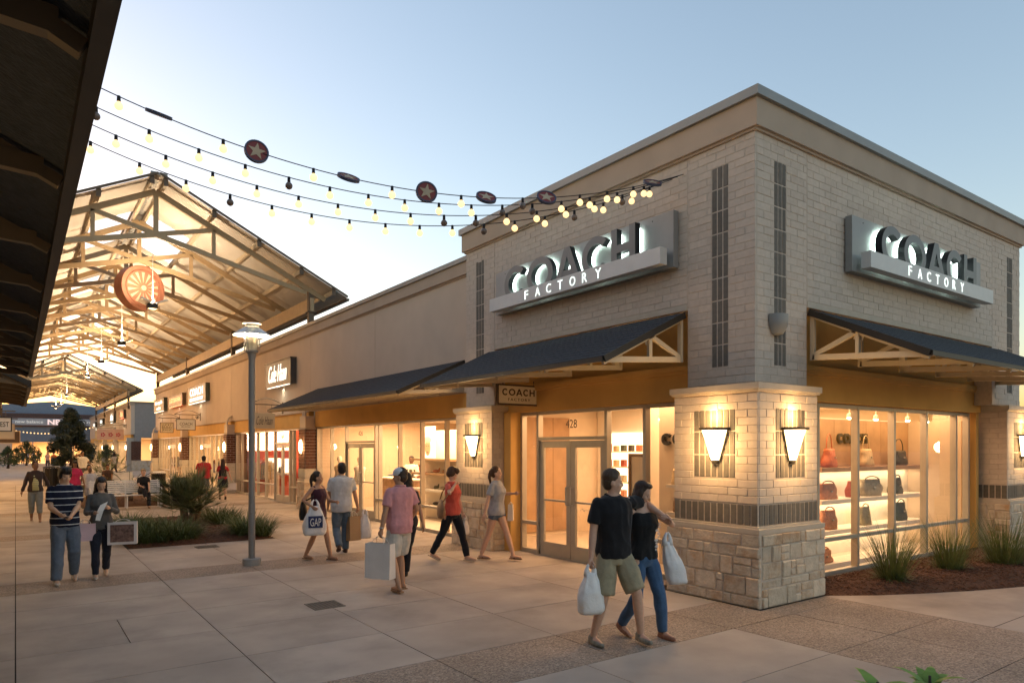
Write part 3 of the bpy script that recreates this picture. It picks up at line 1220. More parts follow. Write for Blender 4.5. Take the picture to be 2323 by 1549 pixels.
# --- hanging blade sign
t = thing('hanging_sign', 'cream COACH FACTORY sign in a dark frame hung under the corner awning', 'sign', (7.5, 10.2, 2.8))
MB().box(7.04, 7.96, 10.18, 10.22, 2.81, 3.13).obj('board', m_signcream, t)
fr = MB()
fr.box(7.01, 7.04, 10.17, 10.23, 2.78, 3.16); fr.box(7.96, 7.99, 10.17, 10.23, 2.78, 3.16)
fr.box(7.04, 7.96, 10.17, 10.23, 2.78, 2.81); fr.box(7.04, 7.96, 10.17, 10.23, 3.13, 3.16)
fr.obj('frame', m_signbrown, t)
lb = MB(); x = 7.12
for ch, w in zip('COACH', (.125, .14, .14, .125, .115)):
    for i, poly in enumerate(arc_letter(ch, w, 0.125, 0.024)):
        lb.prism([(a, b) for a, b in poly], (x, 10.18, 2.955), (1, 0, 0), (0, 0, 1), (0, -1, 0), 0.008 - (0.001 * i if ch == 'A' else 0))
    x += w + .022
lb.obj('lettering', m_signbrown, t)
lettering(MB(), 'FACTORY', (7.25, 10.18, 2.86), '-Y', 0.50, 0.05, 0.006, spacing=1.35).obj('lettering', m_signbrown, t)
for xx in (7.15, 7.85):
    MB().tube([(xx, 10.2, 3.16), (xx, 10.2, 3.24)], 0.008, 6).obj('hanger', m_dkgreen, t)
# ================================================================ shop interiors (shared pieces)
m_red = M('red_wall', (0.42, 0.05, 0.02), 0.7, var=0.05)
m_brownwall = M('brown_shop_wall', (.20, .11, .06), .7, var=.1)
m_dark = M('dark_wood', (0.08, 0.05, 0.035), 0.5, var=0.15)
BAGC = [(0.45, 0.13, 0.06), (0.50, 0.36, 0.20), (0.05, 0.045, 0.035), (0.30, 0.06, 0.03), (0.36, 0.30, 0.20), (0.07, 0.08, 0.05), (0.5, 0.22, 0.12), (0.25, 0.14, 0.07)]
m_bag = [M('leather_%d' % i, c_, 0.5, var=0.2, scale=18) for i, c_ in enumerate(BAGC)]


def handbag(x, y, z, w, h, d, mat, face='-Y', label=None, strap='up', rot=0.0):
    """Soft pinched handbag with flap, buckle and arched handle."""
    t = thing('handbag', label, 'handbag', (x, y, z), 'handbags on display')
    t.rotation_euler = (0, 0, rot + (0 if face == '-Y' else -PI / 2))
    b = MB()
    n, mm = 14, 7
    vs = []
    for i in range(mm + 1):
        k = i / mm
        ww = w * .56 * (1.0 - 0.13 * k ** 2) * (0.93 + 0.07 * math.sin(k * 9 + w * 40))
        dd = d * .55 * (1.0 - 0.62 * k ** 1.6)
        if i == 0:
            ww *= .93; dd *= .9
        for j in range(n):
            a = 2 * PI * j / n
            ca, sa = math.cos(a), math.sin(a)
            wob = 1 + .10 * noise.noise(Vector((ca * 2, sa * 2 + w * 30, k * 4))); sx = wob * math.copysign(abs(ca) ** 0.7, ca); sy = math.copysign(abs(sa) ** 0.75, sa)
            vs.append((ww * sx, dd * sy * (1 + .12 * math.sin(5 * a + i)), h * k))
    fs = [(i * n + j, i * n + (j + 1) % n, (i + 1) * n + (j + 1) % n, (i + 1) * n + j) for i in range(mm) for j in range(n)]
    fs += [tuple(range(n))[::-1], tuple(mm * n + j for j in range(n))]
    b.add(vs, fs)
    b.obj('body', mat, t, local=True, smooth=True)
    hb = MB()
    if strap == 'up':
        pts = [(w * .36 * math.cos(a), 0, h * .92 + h * .85 * math.sin(a) ** .8) for a in [PI * k / 12 for k in range(13)]]
    else:
        pts = [(w * .34 * math.cos(a), -d * .2, h * .9 + h * .28 * math.sin(a)) for a in [PI * k / 10 for k in range(11)]]
    hb.tube(pts, 0.011, 6)
    hb.obj('handle', mat, t, local=True, smooth=True)
    fb = MB()
    fb.prism([(-w * .3, h * .45), (w * .3, h * .45), (w * .36, h * .9), (-w * .36, h * .9)], (0, -d * .42, 0), (1, 0, 0), (0, .16, 1), (0, -1, 0), 0.012)
    fb.obj('flap', mat, t, local=True)
    MB().box(-.022, .022, -d * .42 - .03, -d * .42 + .02, h * .47, h * .55).obj('buckle', m_chrome, t, local=True)
    return t


def room(parent, x0, x1, y0, y1, z1, wall, floor=None, back=None, front=True, back_x=None):
    """Inside faces of a shop: floor, ceiling and walls open to the glass."""
    w = MB()
    bx = x1 if back_x is None else back_x
    w.quad((bx, y0, 0), (bx, y0, z1), (bx, y1, z1), (bx, y1, 0))
    w.obj('back_wall', back or wall, parent)
    w = MB()
    if front:
        w.quad((x0, y0, 0), (x0, y0, z1), (x1, y0, z1), (x1, y0, 0))
    w.quad((x0, y1, 0), (x1, y1, 0), (x1, y1, z1), (x0, y1, z1))
    w.obj('inner_wall', wall, parent)
    MB().box(x0, x1, y0, y1, -0.02, 0.012).obj('shop_floor', floor or m_intfloor, parent)
    MB().box(x0, x1, y0, y1, z1, z1 + .05).obj('ceiling', m_intwhite, parent)


# ---------------------------------------------------------------- corner store interior
room(store, 8.16, 16.2, 5.87, 12.42, 2.95, m_intwall, front=False)
MB().box(8.12, 15.4, 5.861, 5.9, 2.70, 2.95).obj('bulkhead', m_intwhite, store)
light('shop_light', 'AREA', (9.6, 9.0, 2.90), 52, (1, 0.59, 0.30), 2.2, 4.0, parent=store)
light('shop_light', 'AREA', (13.0, 6.3, 2.90), 15, (1, 0.58, 0.29), 5.0, 0.5, parent=store)
light('shop_light', 'AREA', (13.6, 9.8, 2.90), 50, (1, 0.60, 0.32), 4.0, 3.0, parent=store)
# handbag wall behind the display windows
dw = MB().box(11.3, 15.42, 6.98, 7.10, 0.0, 2.56).obj('display_wall', m_intwhite, store)
for k in range(7):
    xx = 11.3 + k * 0.588
    MB().box(xx + .006, xx + .582, 6.962, 6.979, 1.66, 2.54).obj('panel', m_intwood, dw)
for (z, x0_, x1_) in ((1.58, 11.35, 15.38), (1.01, 11.35, 15.3), (0.47, 11.35, 15.3)):
    MB().box(x0_, x1_, 6.55, 6.978, z, z + .075).obj('shelf', m_intwood if z > 1.5 else m_intwhite, dw)
    light('shelf_light', 'AREA', ((x0_ + x1_) / 2, 6.86, z - .01), 3.4, (1, 0.68, 0.38), 3.9, 0.10, parent=store)
MB().box(15.42, 15.6, 5.95, 7.10, 0.0, 2.56).obj('display_wall', m_intwall, store)
MB().box(9.0, 11.28, 8.4, 8.5, 0.0, 2.95).obj('display_wall', m_intwall, store)
MB().box(10.2, 13.6, 6.1, 6.5, 0.012, 0.10).obj('plinth', m_intwhite, store)
lb = MB(); x = 12.55
for ch, w in zip('COACH', (.19, .21, .21, .19, .17)):
    for i, poly in enumerate(arc_letter(ch, w, 0.19, 0.045)):
        lb.prism([(a, b) for a, b in poly], (x, 6.962, 2.09), (1, 0, 0), (0, 0, 1), (0, -1, 0), 0.05 - (0.002 * i if ch == 'A' else 0))
    x += w + .025
lb.obj('wall_lettering', m_letter, store)
hb = [(12.15, 1.655, .40, .34, 0, 'red and gold shoulder bag on the top shelf of the lit window', 'up'),
      (13.45, 1.655, .42, .33, 1, 'tan gathered handbag on the top shelf under the wall lettering', 'up'),
      (14.75, 1.655, .40, .30, 2, 'black handbag with a tall strap on the top window shelf', 'up'),
      (12.05, 1.085, .46, .28, 6, 'coral leather satchel on the middle window shelf', 'low'),
      (12.95, 1.085, .22, .30, 3, 'narrow red handbag beside the silvery one on the middle shelf', 'low'),
      (13.6, 1.085, .50, .32, 4, 'silvery beige handbag on the middle shelf of the lit window', 'low'),
      (14.6, 1.085, .42, .32, 5, 'dark olive handbag on the middle window shelf', 'low'),
      (12.1, 0.545, .36, .34, 6, 'coral bucket bag on the bottom shelf of the lit window', 'low'),
      (13.35, 0.545, .34, .34, 4, 'pale beige bucket bag on the bottom window shelf', 'low'),
      (14.75, 0.545, .40, .36, 5, 'dark green bucket bag on the bottom window shelf', 'low')]
for (x, z, w, h, c_, lab, st) in hb:
    handbag(x - .24, 6.74, z, w * 1.12, h, .22, m_bag[c_], label=lab, strap=st, rot=rng.uniform(-.25, .25))
handbag(10.85, 6.3, 0.10, .62, .22, .26, m_bag[6], label='coral leather duffel bag on the window floor plinth', strap='low', rot=.1)
for (x, y) in ((11.6, 6.2), (12.6, 6.25), (13.7, 6.2), (14.6, 6.25), (9.3, 8.4), (9.9, 7.2), (9.2, 9.6)):
    t = thing('ceiling_spot', 'small bright spotlight on the ceiling of the corner store', 'spotlight', (x, y, 2.49), 'ceiling spots in the corner store')
    MB().tube([(x, y, 2.95), (x, y, 2.60), (x, y, 2.59), (x, y, 2.52)], [0.008, 0.008, 0.04, 0.045], 10).obj('housing', m_intwhite, t)
    MB().lathe([(0.0, 2.49), (0.03, 2.50), (0.042, 2.518), (0.0, 2.519)], (x, y, 0), 10).obj('lens', m_spotglow, t)
# partition with lettering seen through the walk-side windows, wood wall, lit niche and tall mirror
MB().box(9.0, 9.08, 6.4, 8.15, 0.0, 2.70).obj('display_wall', m_intwall, store)
lb = MB(); y = 8.05
for ch, w in zip('COACH', (.21, .23, .22, .20, .19)):
    for i, poly in enumerate(arc_letter(ch, w, 0.20, 0.05)):
        lb.prism([(a, b) for a, b in poly], (9.0, y, 2.05), (0, -1, 0), (0, 0, 1), (-1, 0, 0), 0.06 - (0.002 * i if ch == 'A' else 0))
    y -= w + .03
lb.obj('wall_lettering', m_letter, store)
for z in (1.35, .9, .45):
    MB().box(8.72, 8.998, 6.5, 7.75, z, z + .05).obj('shelf', m_intwhite, store)
handbag(8.85, 7.55, 1.40, .34, .26, .16, m_bag[1], face='-X', label='tan bag with a long strap behind the couple, beside the pillar', strap='up')
handbag(8.85, 7.5, .95, .36, .26, .18, m_bag[7], face='-X', label='brown bag on the shelf beside the corner pillar window', strap='low')
MB().box(11.5, 11.6, 8.7, 12.4, 0.0, 2.95).obj('display_wall', m_intwhite, store)
for k in range(4):
    MB().box(8.6 + k * .5, 9.09 + k * .5, 12.38, 12.41, .1, 2.7).obj('panel', m_intwood, store)
nx = MB().box(12.2, 12.3, 6.9 + .3, 8.68, 0.0, 2.9).obj('display_wall', m_intwhite, store)
ns = MB().box(11.45, 11.499, 10.6, 11.95, 0.8, 2.35).obj('light_panel', EMIT('niche_glow', (1, .80, .50), .42), store)
for z in (.85, 1.2, 1.55, 1.9):
    MB().box(11.15, 11.44, 10.65, 11.9, z, z + .03).obj('shelf', m_intwhite, store)
    for k in range(5):
        yy = 10.8 + k * .24
        bx_ = MB()
        bx_.box(-.05, .05, -.055, .055, 0, .12 + .05 * rng.random())
        o = bx_.obj('small_case', m_bag[rng.randrange(8)])
        o.location = (11.28, yy, z + .031)
        tag(o, 'small leather case on the bright shelves deep inside the corner store', 'case', 'cases on the bright shelves')
t = thing('standing_mirror', 'tall dark-framed mirror standing just inside the double doors', 'mirror', (9.2, 8.75, 0))
f = MB()
f.box(9.17, 9.23, 8.62, 8.68, .012, 1.9); f.box(9.17, 9.23, 9.0, 9.06, .012, 1.9); f.box(9.17, 9.23, 8.68, 9.0, 1.84, 1.9); f.box(9.17, 9.23, 8.68, 9.0, .012, .3)
f.obj('frame', m_dark, t)
MB().box(9.19, 9.21, 8.68, 9.0, .3, 1.84).obj('glass', m_chrome, t)

# ================================================================ the stucco row along the walk
row = thing('shop_row', 'long tan stucco shop row with brick piers and lit storefronts under the open gable roof', 'shop row', (9.5, 33, 0))
XS = 7.90
RY = [(12.56, 22.05), (22.65, 32.25), (32.85, 42.45), (43.05, 52.65)]
w = MB()
w.box(XS, XS + .25, 12.40, 53.3, 3.22, 5.70)
w.obj('wall', m_stucco, row)
c = MB()
c.box(XS - .03, XS + .25, 12.40, 53.33, 5.70, 5.735)
c.box(XS - .075, XS + .25, 12.40, 53.37, 5.735, 6.0)
c.obj('cornice', m_cornice, row)
MB().box(XS - .12, XS + .34, 12.40, 53.42, 6.002, 6.10).obj('parapet_cap', m_capmetal, row)
MB().box(XS + .34, 20, 12.40, 53.3, 5.3, 5.45).obj('roof', m_capmetal, row)
MB().box(XS + .26, 20, 53.05, 53.3, 0, 6.0).obj('end_wall', m_stucco, row)
for yj in (17.3, 22.35, 27.4, 32.55, 37.6, 42.75, 47.8):
    MB().box(XS - .003, XS - .0005, yj - .008, yj + .008, 3.23, 5.69).obj('control_joint', m_cornice, row)
f = MB()
for (a, b) in RY:
    f.box(XS + .05, XS + .22, a, b, 2.69, 3.22)
f.obj('fascia', m_ochre, row)
f = MB()
for (a, b) in RY:
    f.box(XS + .005, XS + .049, a, b, 3.19, 3.219)
f.obj('moulding', m_cornice, row)
# brick piers with arched cast brackets
for yc in (22.35, 32.55, 42.75, 52.95):
    p = MB()
    p.box(7.62, 8.2, yc - .30, yc + .30, .98, 2.62)
    p.box(7.60, 8.2, yc - .32, yc + .32, 1.05, 1.32)
    pier = p.obj('pier', m_mortar_l, row)
    MB().box(7.58, 8.2, yc - .34, yc + .34, .93, .995).obj('ledge', m_cast, pier)
    MB().box(7.64, 8.2, yc - .27, yc + .27, 2.62, 3.05).obj('pier_head', m_stucco, pier)
    ar = MB()
    pts = [(7.90 - .36 * math.cos(a) * .0 - .22 * math.cos(a), yc, 3.0 + .42 * math.sin(a)) for a in [PI / 2 * k / 6 for k in range(7)]]
    for p0, p1 in zip(pts, pts[1:]):
        ar.bar(p0, p1, .26, .05)
    ar.obj('bracket', m_cast, pier)
    r_ = random.Random(int(yc))
    # rubble foot
    z = 0.0
    while z < .92:
        h = min(r_.choice([.15, .2, .25]), .93 - z)
        for (ax, u0, u1, pos) in (('x', yc - .36, yc + .36, 7.56), ('y', 7.56, 8.0, yc - .36)):
            u = u0
            while u < u1 - .01:
                l = min(r_.choice([.18, .26, .36]), u1 - u)
                if u1 - u - l < .1: l = u1 - u
                pr_s = r_.uniform(0, .012)
                if ax == 'x':
                    piece('stone', .06, l - .012, h - .012, m_stone, pier, (pos + .03 - pr_s, u + l / 2, z + h / 2), bev=.01, jit=.004, seed=r_.randrange(4))
                elif yc < 30:
                    piece('stone', l - .012, .06, h - .012, m_stone, pier, (u + l / 2, pos + .03 - pr_s, z + h / 2), bev=.01, jit=.004, seed=r_.randrange(4))
                u += l
        z += h
    MB().box(7.60, 8.2, yc - .33, yc + .33, 0, .93).obj('pier_core', m_mortar_l, pier)
    bm_ = MB()
    br = [(a, b, za, zb) for (a, b, za, zb) in lay('x', yc - .30, yc + .30, 1.33, 2.61, [])]
    for (a, b, za, zb) in br:
        bm_.box(7.605, 7.66, a + .007, b - .007, za + .007, zb - .007)
    for (a, b, za, zb) in lay('y', 7.62, 8.04, 1.33, 2.61, []):
        bm_.box(a + .007, b - .007, yc - .315, yc - .26, za + .007, zb - .007)
    bm_.obj('bricks', m_rbrick, pier, kind='stuff')


def oval_sconce(x, y, z, label, group, dirn=-1, power=4.5):
    t = thing('oval_sconce', label, 'wall lamp', (x, y, z - .2), group)
    g = MB()
    c0, c1 = (PI / 2, 3 * PI / 2) if dirn < 0 else (-PI / 2, PI / 2)
    g.lathe([(0.02, -.23), (.06, -.2), (.085, -.1), (.09, 0), (.085, .1), (.06, .2), (.02, .23)], (x, y, z), 10, c0, c1)
    g.obj('shade', m_sconce, t, smooth=True)
    MB().box(x - .01, x + .01, y - .07, y + .07, z - .27, z + .27).obj('back_plate', m_dkgreen, t)
    if power:
        light('sconce_light', 'POINT', (x + dirn * .2, y, z), power, (1, .62, .25), radius=.1, parent=t)
    return t


for yc, lab in ((22.35, 'lit oval sconce on the brick pier beside the red-walled shop'), (32.55, 'lit oval sconce on the brick pier between the COACH men shop and the script-sign shop'),
                (42.75, 'lit oval sconce on the brick pier beside the LUCKY BRAND JEANS sign'), (52.95, 'lit oval sconce on the end brick pier of the long stucco row')):
    oval_sconce(7.60, yc, 2.05, lab, 'oval sconces on the brick piers')

# storefronts of the row
ZR2 = [.05, .60, 2.655]


def shopfront(y0, y1, door, cuts, wallm, energy, col, red=False):
    wd = MB().box(8.0, 8.10, y0, y1, 0, .018).obj('window', m_alu, row)
    us = sorted(set([y0 + .04] + cuts + [y1 - .04]))
    skip = set()
    for i, (a, b) in enumerate(zip(us, us[1:])):
        if abs((a + b) / 2 - door) < .5 and b - a > 1.4:
            skip |= {(i, 0), (i, 1), ('p', i, 0), ('p', i, 1)}
            d0, d1 = a, b
    glazing(wd, 'x', 8.05, us, ZR2, skip=skip, fw=.055)
    h = MB(); h.box(8.005, 8.095, d0 + .03, d1 - .03, 2.145, 2.205)
    h.obj('rail', m_alu, wd)
    MB().quad((8.05, d0 + .02, 2.2), (8.05, d0 + .02, 2.63), (8.05, d1 - .02, 2.63), (8.05, d1 - .02, 2.2)).obj('pane', m_glass, wd)
    door_pair(row, 'x', 8.05, d0 + .035, d1 - .035)
    room(row, 8.2, 13.5, y0, y1, 2.9, wallm, back=wallm)
    n = 2
    for k in range(n):
        yy = y0 + (y1 - y0) * (k + .5) / n
        light('shop_light', 'AREA', (10.2, yy, 2.86), energy, col, 2.5, 3.2, parent=row)
    return d0, d1


shopfront(12.56, 22.05, 18.58, [13.72, 14.9, 16.1, 17.3, 17.53, 19.62, 20.8], m_intwall, 54, (1, .585, .30))
lettering(MB(), '426', (8.045, 18.75, 2.36), '-X', .30, .13, .003).obj('door_number', m_decal, row)
shopfront(22.65, 32.25, 25.75, [24.4, 24.8, 26.6, 27.75, 28.9, 30.1, 31.3], m_brownwall, 30, (1, .58, .28))
MB().box(9.9, 10.0, 29.2, 32.2, .012, 2.89).obj('display_wall', m_red, row)
MB().box(8.5, 9.89, 32.15, 32.2, .012, 2.89).obj('display_wall', m_red, row)
lettering(MB(), '424', (8.045, 25.9, 2.36), '-X', .30, .13, .003).obj('door_number', m_decal, row)
shopfront(32.85, 42.45, 38.0, [34.0, 35.1, 36.1, 37.1, 38.95, 40.0, 41.2], m_intwall, 50, (1, .60, .28))
shopfront(43.05, 52.65, 47.5, [44.1, 45.2, 46.6, 48.45, 49.5, 50.5, 51.5], m_intwall, 50, (1, .60, .28))

# --- things inside shop 426: counter, lit shelving, portrait panel, racks
t = thing('shop_counter', 'pale wood counter in front of the clerk inside the lit shop', 'counter', (9.9, 19.6, 0))
MB().box(9.65, 10.05, 18.4, 20.9, .012, 1.02).obj('body', m_intwood, t)
MB().box(9.6, 10.1, 18.35, 20.95, 1.021, 1.06).obj('top', m_intwhite, t)
t = thing('display_shelves', 'bright white display shelves of shoes beside the portrait panel', 'shelves', (9.4, 16.9, 0))
MB().box(9.75, 9.82, 15.7, 18.0, .012, 2.5).obj('back_panel', m_intwhite, t)
for z in (.35, .8, 1.25, 1.65):
    MB().box(9.3, 9.749, 15.75, 17.9, z, z + .06).obj('shelf', m_intwood if z > 1 else m_intwhite, t)
light('shelf_light', 'AREA', (9.2, 16.8, 2.85), 22, (1, .7, .40), 1.0, 2.0, parent=row)
m_poster = M('poster_print', (0.75, 0.62, 0.5), 0.6)
t = thing('portrait_panel', 'tall lit portrait print of a face in a cap inside the bright shop', 'poster', (9.6, 17.45, 1.72))
MB().box(9.60, 9.63, 17.05, 17.85, 1.72, 2.62).obj('board', EMIT('poster_glow', (1, .84, .58), .22), t)
fc = MB(); fc.ell((9.598, 17.45, 2.02), (.006, .17, .24)); fc.obj('print_face', M('print_skin', (.55, .3, .18), .6), t)
fc = MB(); fc.ell((9.594, 17.45, 2.24), (.006, .22, .10)); fc.obj('print_cap', M('print_cap', (.62, .5, .36), .6), t)
fc = MB(); fc.ell((9.590, 17.51, 2.06), (.004, .03, .014)); fc.ell((9.590, 17.39, 2.06), (.004, .03, .014)); fc.ell((9.590, 17.45, 1.88), (.004, .05, .015)); fc.obj('print_features', m_dark, t)
for k in range(9):
    z = (.41, .86, 1.31)[k % 3]
    y = 15.95 + (k // 3) * .42
    b = MB()
    b.ell((0, 0, .05), (.05, .12, .05)); b.tube([(0, -.08, .05), (.01, -.12, .14)], [.035, .02], 6)
    o = b.obj('shoe', m_bag[(k * 3) % 8], smooth=True)
    o.location = (9.5, y, z + .001)
    o.rotation_euler = (0, 0, rng.uniform(-.5, .5))
    tag(o, 'small heeled shoe on the bright shelves beside the portrait panel', 'shoe', 'shoes on the bright shelves')


def mannequin(x, y, label, c1, c2):
    t = thing('mannequin', label, 'mannequin', (x, y, 0))
    b = MB()
    b.tube([(x, y, .10), (x, y, .9)], .02, 8); b.lathe([(0, .012), (.16, .012), (.16, .03), (.03, .05), (.02, .1)], (x, y, 0), 14)
    b.obj('stand', m_chrome, t)
    b = MB(); b.lathe([(.12, .85), (.17, .95), (.13, 1.1), (.16, 1.28), (.19, 1.38), (.10, 1.45), (.05, 1.47)], (x, y, 0), 14); b.obj('torso', c1, t, smooth=True)
    b = MB(); b.tube([(x, y, 1.46), (x, y, 1.54)], .045, 10); b.ell((x, y, 1.64), (.085, .07, .115)); b.obj('head', c2, t, smooth=True)
    b = MB()
    for s in (-1, 1):
        b.tube([(x, y + s * .19, 1.37), (x - .03, y + s * .25, 1.12), (x - .10, y + s * .22, .9)], [.05, .04, .03], 8)
    b.obj('arms', c1, t, smooth=True)


mannequin(8.55, 21.45, 'mannequin in a gold and pink blouse in the window left of door 426', m_bag[1], m_intwhite)
mannequin(8.75, 20.3, 'pale mannequin behind the glass of door 426', m_intwhite, m_intwhite)


def rack(x, y0, y1, label, seed, zt=1.45):
    r = random.Random(seed)
    t = thing('clothes_rack', label, 'clothes rack', (x, (y0 + y1) / 2, 0))
    b = MB()
    for y in (y0, y1):
        b.tube([(x, y, .012), (x, y, zt)], .015, 6)
    b.tube([(x, y0, zt), (x, y1, zt)], .015, 6)
    b.obj('rail', m_chrome, t)
    n = int((y1 - y0) / .16)
    for k in range(n):
        y = y0 + .1 + k * (y1 - y0 - .2) / max(1, n - 1)
        g = MB(); l = r.uniform(.6, .8)
        g.add([(x - .2, y, zt - .12), (x, y, zt - .03), (x + .2, y, zt - .12), (x + .24, y, zt - l), (x - .24, y, zt - l),
               (x - .2, y + .05, zt - .12), (x, y + .05, zt - .03), (x + .2, y + .05, zt - .12), (x + .24, y + .06, zt - l), (x - .24, y + .06, zt - l)],
              [(0, 1, 2, 3, 4), (9, 8, 7, 6, 5), (0, 5, 6, 1), (1, 6, 7, 2), (2, 7, 8, 3), (3, 8, 9, 4), (4, 9, 5, 0)])
        g.obj('garment', r.choice(m_bag + [m_intwhite, m_dark]), t)


rack(11.5, 20.6, 21.8, 'rack of dark and pale clothes behind door 426', 5)
rack(8.8, 29.6, 31.6, 'clothes rack in the window of the script-sign shop', 6)
rack(8.8, 37.5, 39.5, 'clothes rack in the COACH men shop window', 7)
rack(8.8, 46.0, 48.0, 'clothes rack in the LUCKY BRAND JEANS shop window', 8)
rack(8.8, 50.0, 51.8, 'clothes rack beside the end pier of the stucco row', 9)
for (y, lab) in ((29.5, 'lit white display case behind the doors of the red-walled shop'), (31.6, 'white display case deep in the script-sign shop window')):
    t = thing('display_case', lab, 'display case', (9.4, y, 0))
    MB().box(9.2, 9.7, y - .35, y + .35, .012, .95).obj('base', m_intwhite if y > 31 else m_red, t)
    MB().box(9.22, 9.68, y - .33, y + .33, .951, 1.55).obj('light_box', EMIT('case_glow', (1, .80, .52), .35), t)
    handbag(9.1, y, .96, .2, .2, .1, m_bag[2], face='-X', label='small black bag in front of the %s' % ('lit case in the red shop' if y < 31 else 'case in the script-sign shop'), strap='low')

# awning of shop 426
awning('x', XS, 12.72, 21.55, 'long slate grey awning over the window front of shop 426', n=9, out=1.60, zt=3.86, zb=3.13)


# --- wall cabinets with lit lettering
def box_sign(y_l, y_r, z0, z1, lines, label, mat, glow, x=7.90, d=.22):
    t = thing('wall_sign', label, 'sign', (x - d / 2, (y_l + y_r) / 2, z0))
    MB().box(x - d, x - .02, y_r, y_l, z0, z1).obj('cabinet', mat, t)
    MB().box(x - d - .03, x - .015, y_r - .03, y_l + .03, z1 + .001, z1 + .03).obj('trim', m_dark, t)
    MB().box(x - d - .004, x - d + .05, y_r + .2, y_l - .2, z0 - .03, z0 - .002).obj('down_light', glow, t)
    H = z1 - z0
    for (txt, a, b, fw) in lines:
        w_ = (y_l - y_r) * fw
        if txt == '*':      # lit marks too far off to read
            for k, hh in enumerate((.9, .55, 1.0, .6, .75)):
                yy = (y_l + y_r) / 2 + w_ / 2 - (k + .2) * w_ / 5
                MB().box(x - d - .02, x - d, yy - w_ / 8, yy, z0 + H * a, z0 + H * (a + (b - a) * hh)).obj('lit_mark', glow, t)
            continue
        lettering(MB(), txt, (x - d, (y_l + y_r) / 2 + w_ / 2, z0 + H * a), '-X', w_, H * (b - a), .02, bold=-.004 if 'Haan' in txt else .012, shear=.45 if 'Haan' in txt else 0).obj('lettering', glow, t)
    light('sign_light', 'AREA', (x - d / 2, (y_l + y_r) / 2, z0 - .05), 4, (.95, 1, .82), abs(y_l - y_r) * .7, .08, parent=t, rot=(0, rad(25), PI / 2 * 0))
    return t


m_cabdark = M('cabinet_dark', (.055, .045, .04), .5)
m_cabgreen = M('cabinet_green', (.07, .085, .08), .5)
m_cabbrown = M('cabinet_brown', (.12, .08, .055), .5)
m_redglow = EMIT('sign_glow_red', (1, .16, .06), .4)
box_sign(26.6, 23.7, 4.24, 5.12, [('Cole Haan', .18, .88, .72)], 'dark wall sign with white glowing Cole Haan script', m_cabdark, m_signwarm)
box_sign(41.0, 36.8, 4.38, 5.24, [('COACH', .44, .9, .74), ('MENS FACTORY', .12, .32, .74)], 'dark green wall sign with glowing COACH capitals over smaller capitals', m_cabgreen, m_signglow)
box_sign(46.9, 42.7, 4.48, 5.12, [('LUCKY BRAND JEANS', .25, .78, .82)], 'brown wall sign with glowing red letters over a brick pier', m_cabbrown, m_redglow)
box_sign(52.5, 48.7, 4.40, 5.22, [('kate spade', .5, .88, .7), ('outlet', .15, .4, .4)], 'grey green wall sign with white script at the end of the stucco row', m_cabgreen, m_signwarm)


# --- blade signs on scroll brackets
def blade(y, x0, x1, z0, z1, lines, label, board=None, frame=None, ink=None, zb=None, xw=7.9, side=1, arch=True):
    t = thing('blade_sign', label, 'sign', ((x0 + x1) / 2, y, z0))
    MB().box(x0, x1, y - .02, y + .02, z0, z1).obj('board', board or m_signcream, t)
    if frame is not None:
        f = MB()
        f.box(x0 - .03, x0, y - .03, y + .03, z0 - .03, z1 + .03); f.box(x1, x1 + .03, y - .03, y + .03, z0 - .03, z1 + .03)
        f.box(x0, x1, y - .03, y + .03, z0 - .03, z0); f.box(x0, x1, y - .03, y + .03, z1, z1 + .03)
        f.obj('frame', frame, t)
    W, H = x1 - x0, z1 - z0
    for (txt, a, b, fw) in lines:
        w_ = W * fw
        lettering(MB(), txt, ((x0 + x1) / 2 - w_ / 2, y - .02, z0 + H * a), '-Y', w_, H * (b - a), .006, bold=-.006 if 'Haan' in txt else .006, shear=.45 if 'Haan' in txt else 0).obj('lettering', ink or m_signbrown, t)
    zb = zb or z1 + .22
    ia, ib = min(x0, x1) - .12, xw
    if side < 0:
        ia, ib = xw, max(x0, x1) + .12
    br = MB()
    br.bar((ia, y, zb), (ib, y, zb), .035, .035)
    br = br.obj('bracket', m_bronze, t)
    if arch:
        n = 12
        pts = [(ia + (ib - ia) * k / n, y, zb + .22 * math.sin(PI * k / n)) for k in range(n + 1)]
        MB().tube(pts, .016, 6).obj('arch', m_bronze, br)
        cx = ib - .16 if side > 0 else ia + .16
        MB().tube([(cx + .09 * math.cos(a), y, zb - .13 + .09 * math.sin(a)) for a in [2 * PI * k / 14 for k in range(15)]], .012, 6).obj('ring', m_bronze, br)
        st = MB(); pts = [((.085 if k % 2 == 0 else .036) * math.sin(PI * k / 5), (.085 if k % 2 == 0 else .036) * math.cos(PI * k / 5)) for k in range(10)]
        st.prism(pts, (cx, y - .01, zb - .13), (1, 0, 0), (0, 0, 1), (0, 1, 0), .02); st.obj('star', m_bronze, br)
        MB().bar((ib - .02 if side > 0 else ia + .02, y, zb - .3), (ib - .02 if side > 0 else ia + .02, y, zb + .1), .05, .04).obj('wall_plate', m_bronze, br)
    for xx in (x0 + W * .15, x1 - W * .15):
        MB().tube([(xx, y, z1), (xx, y, zb)], .008, 5).obj('hanger', m_bronze, t)
    return t


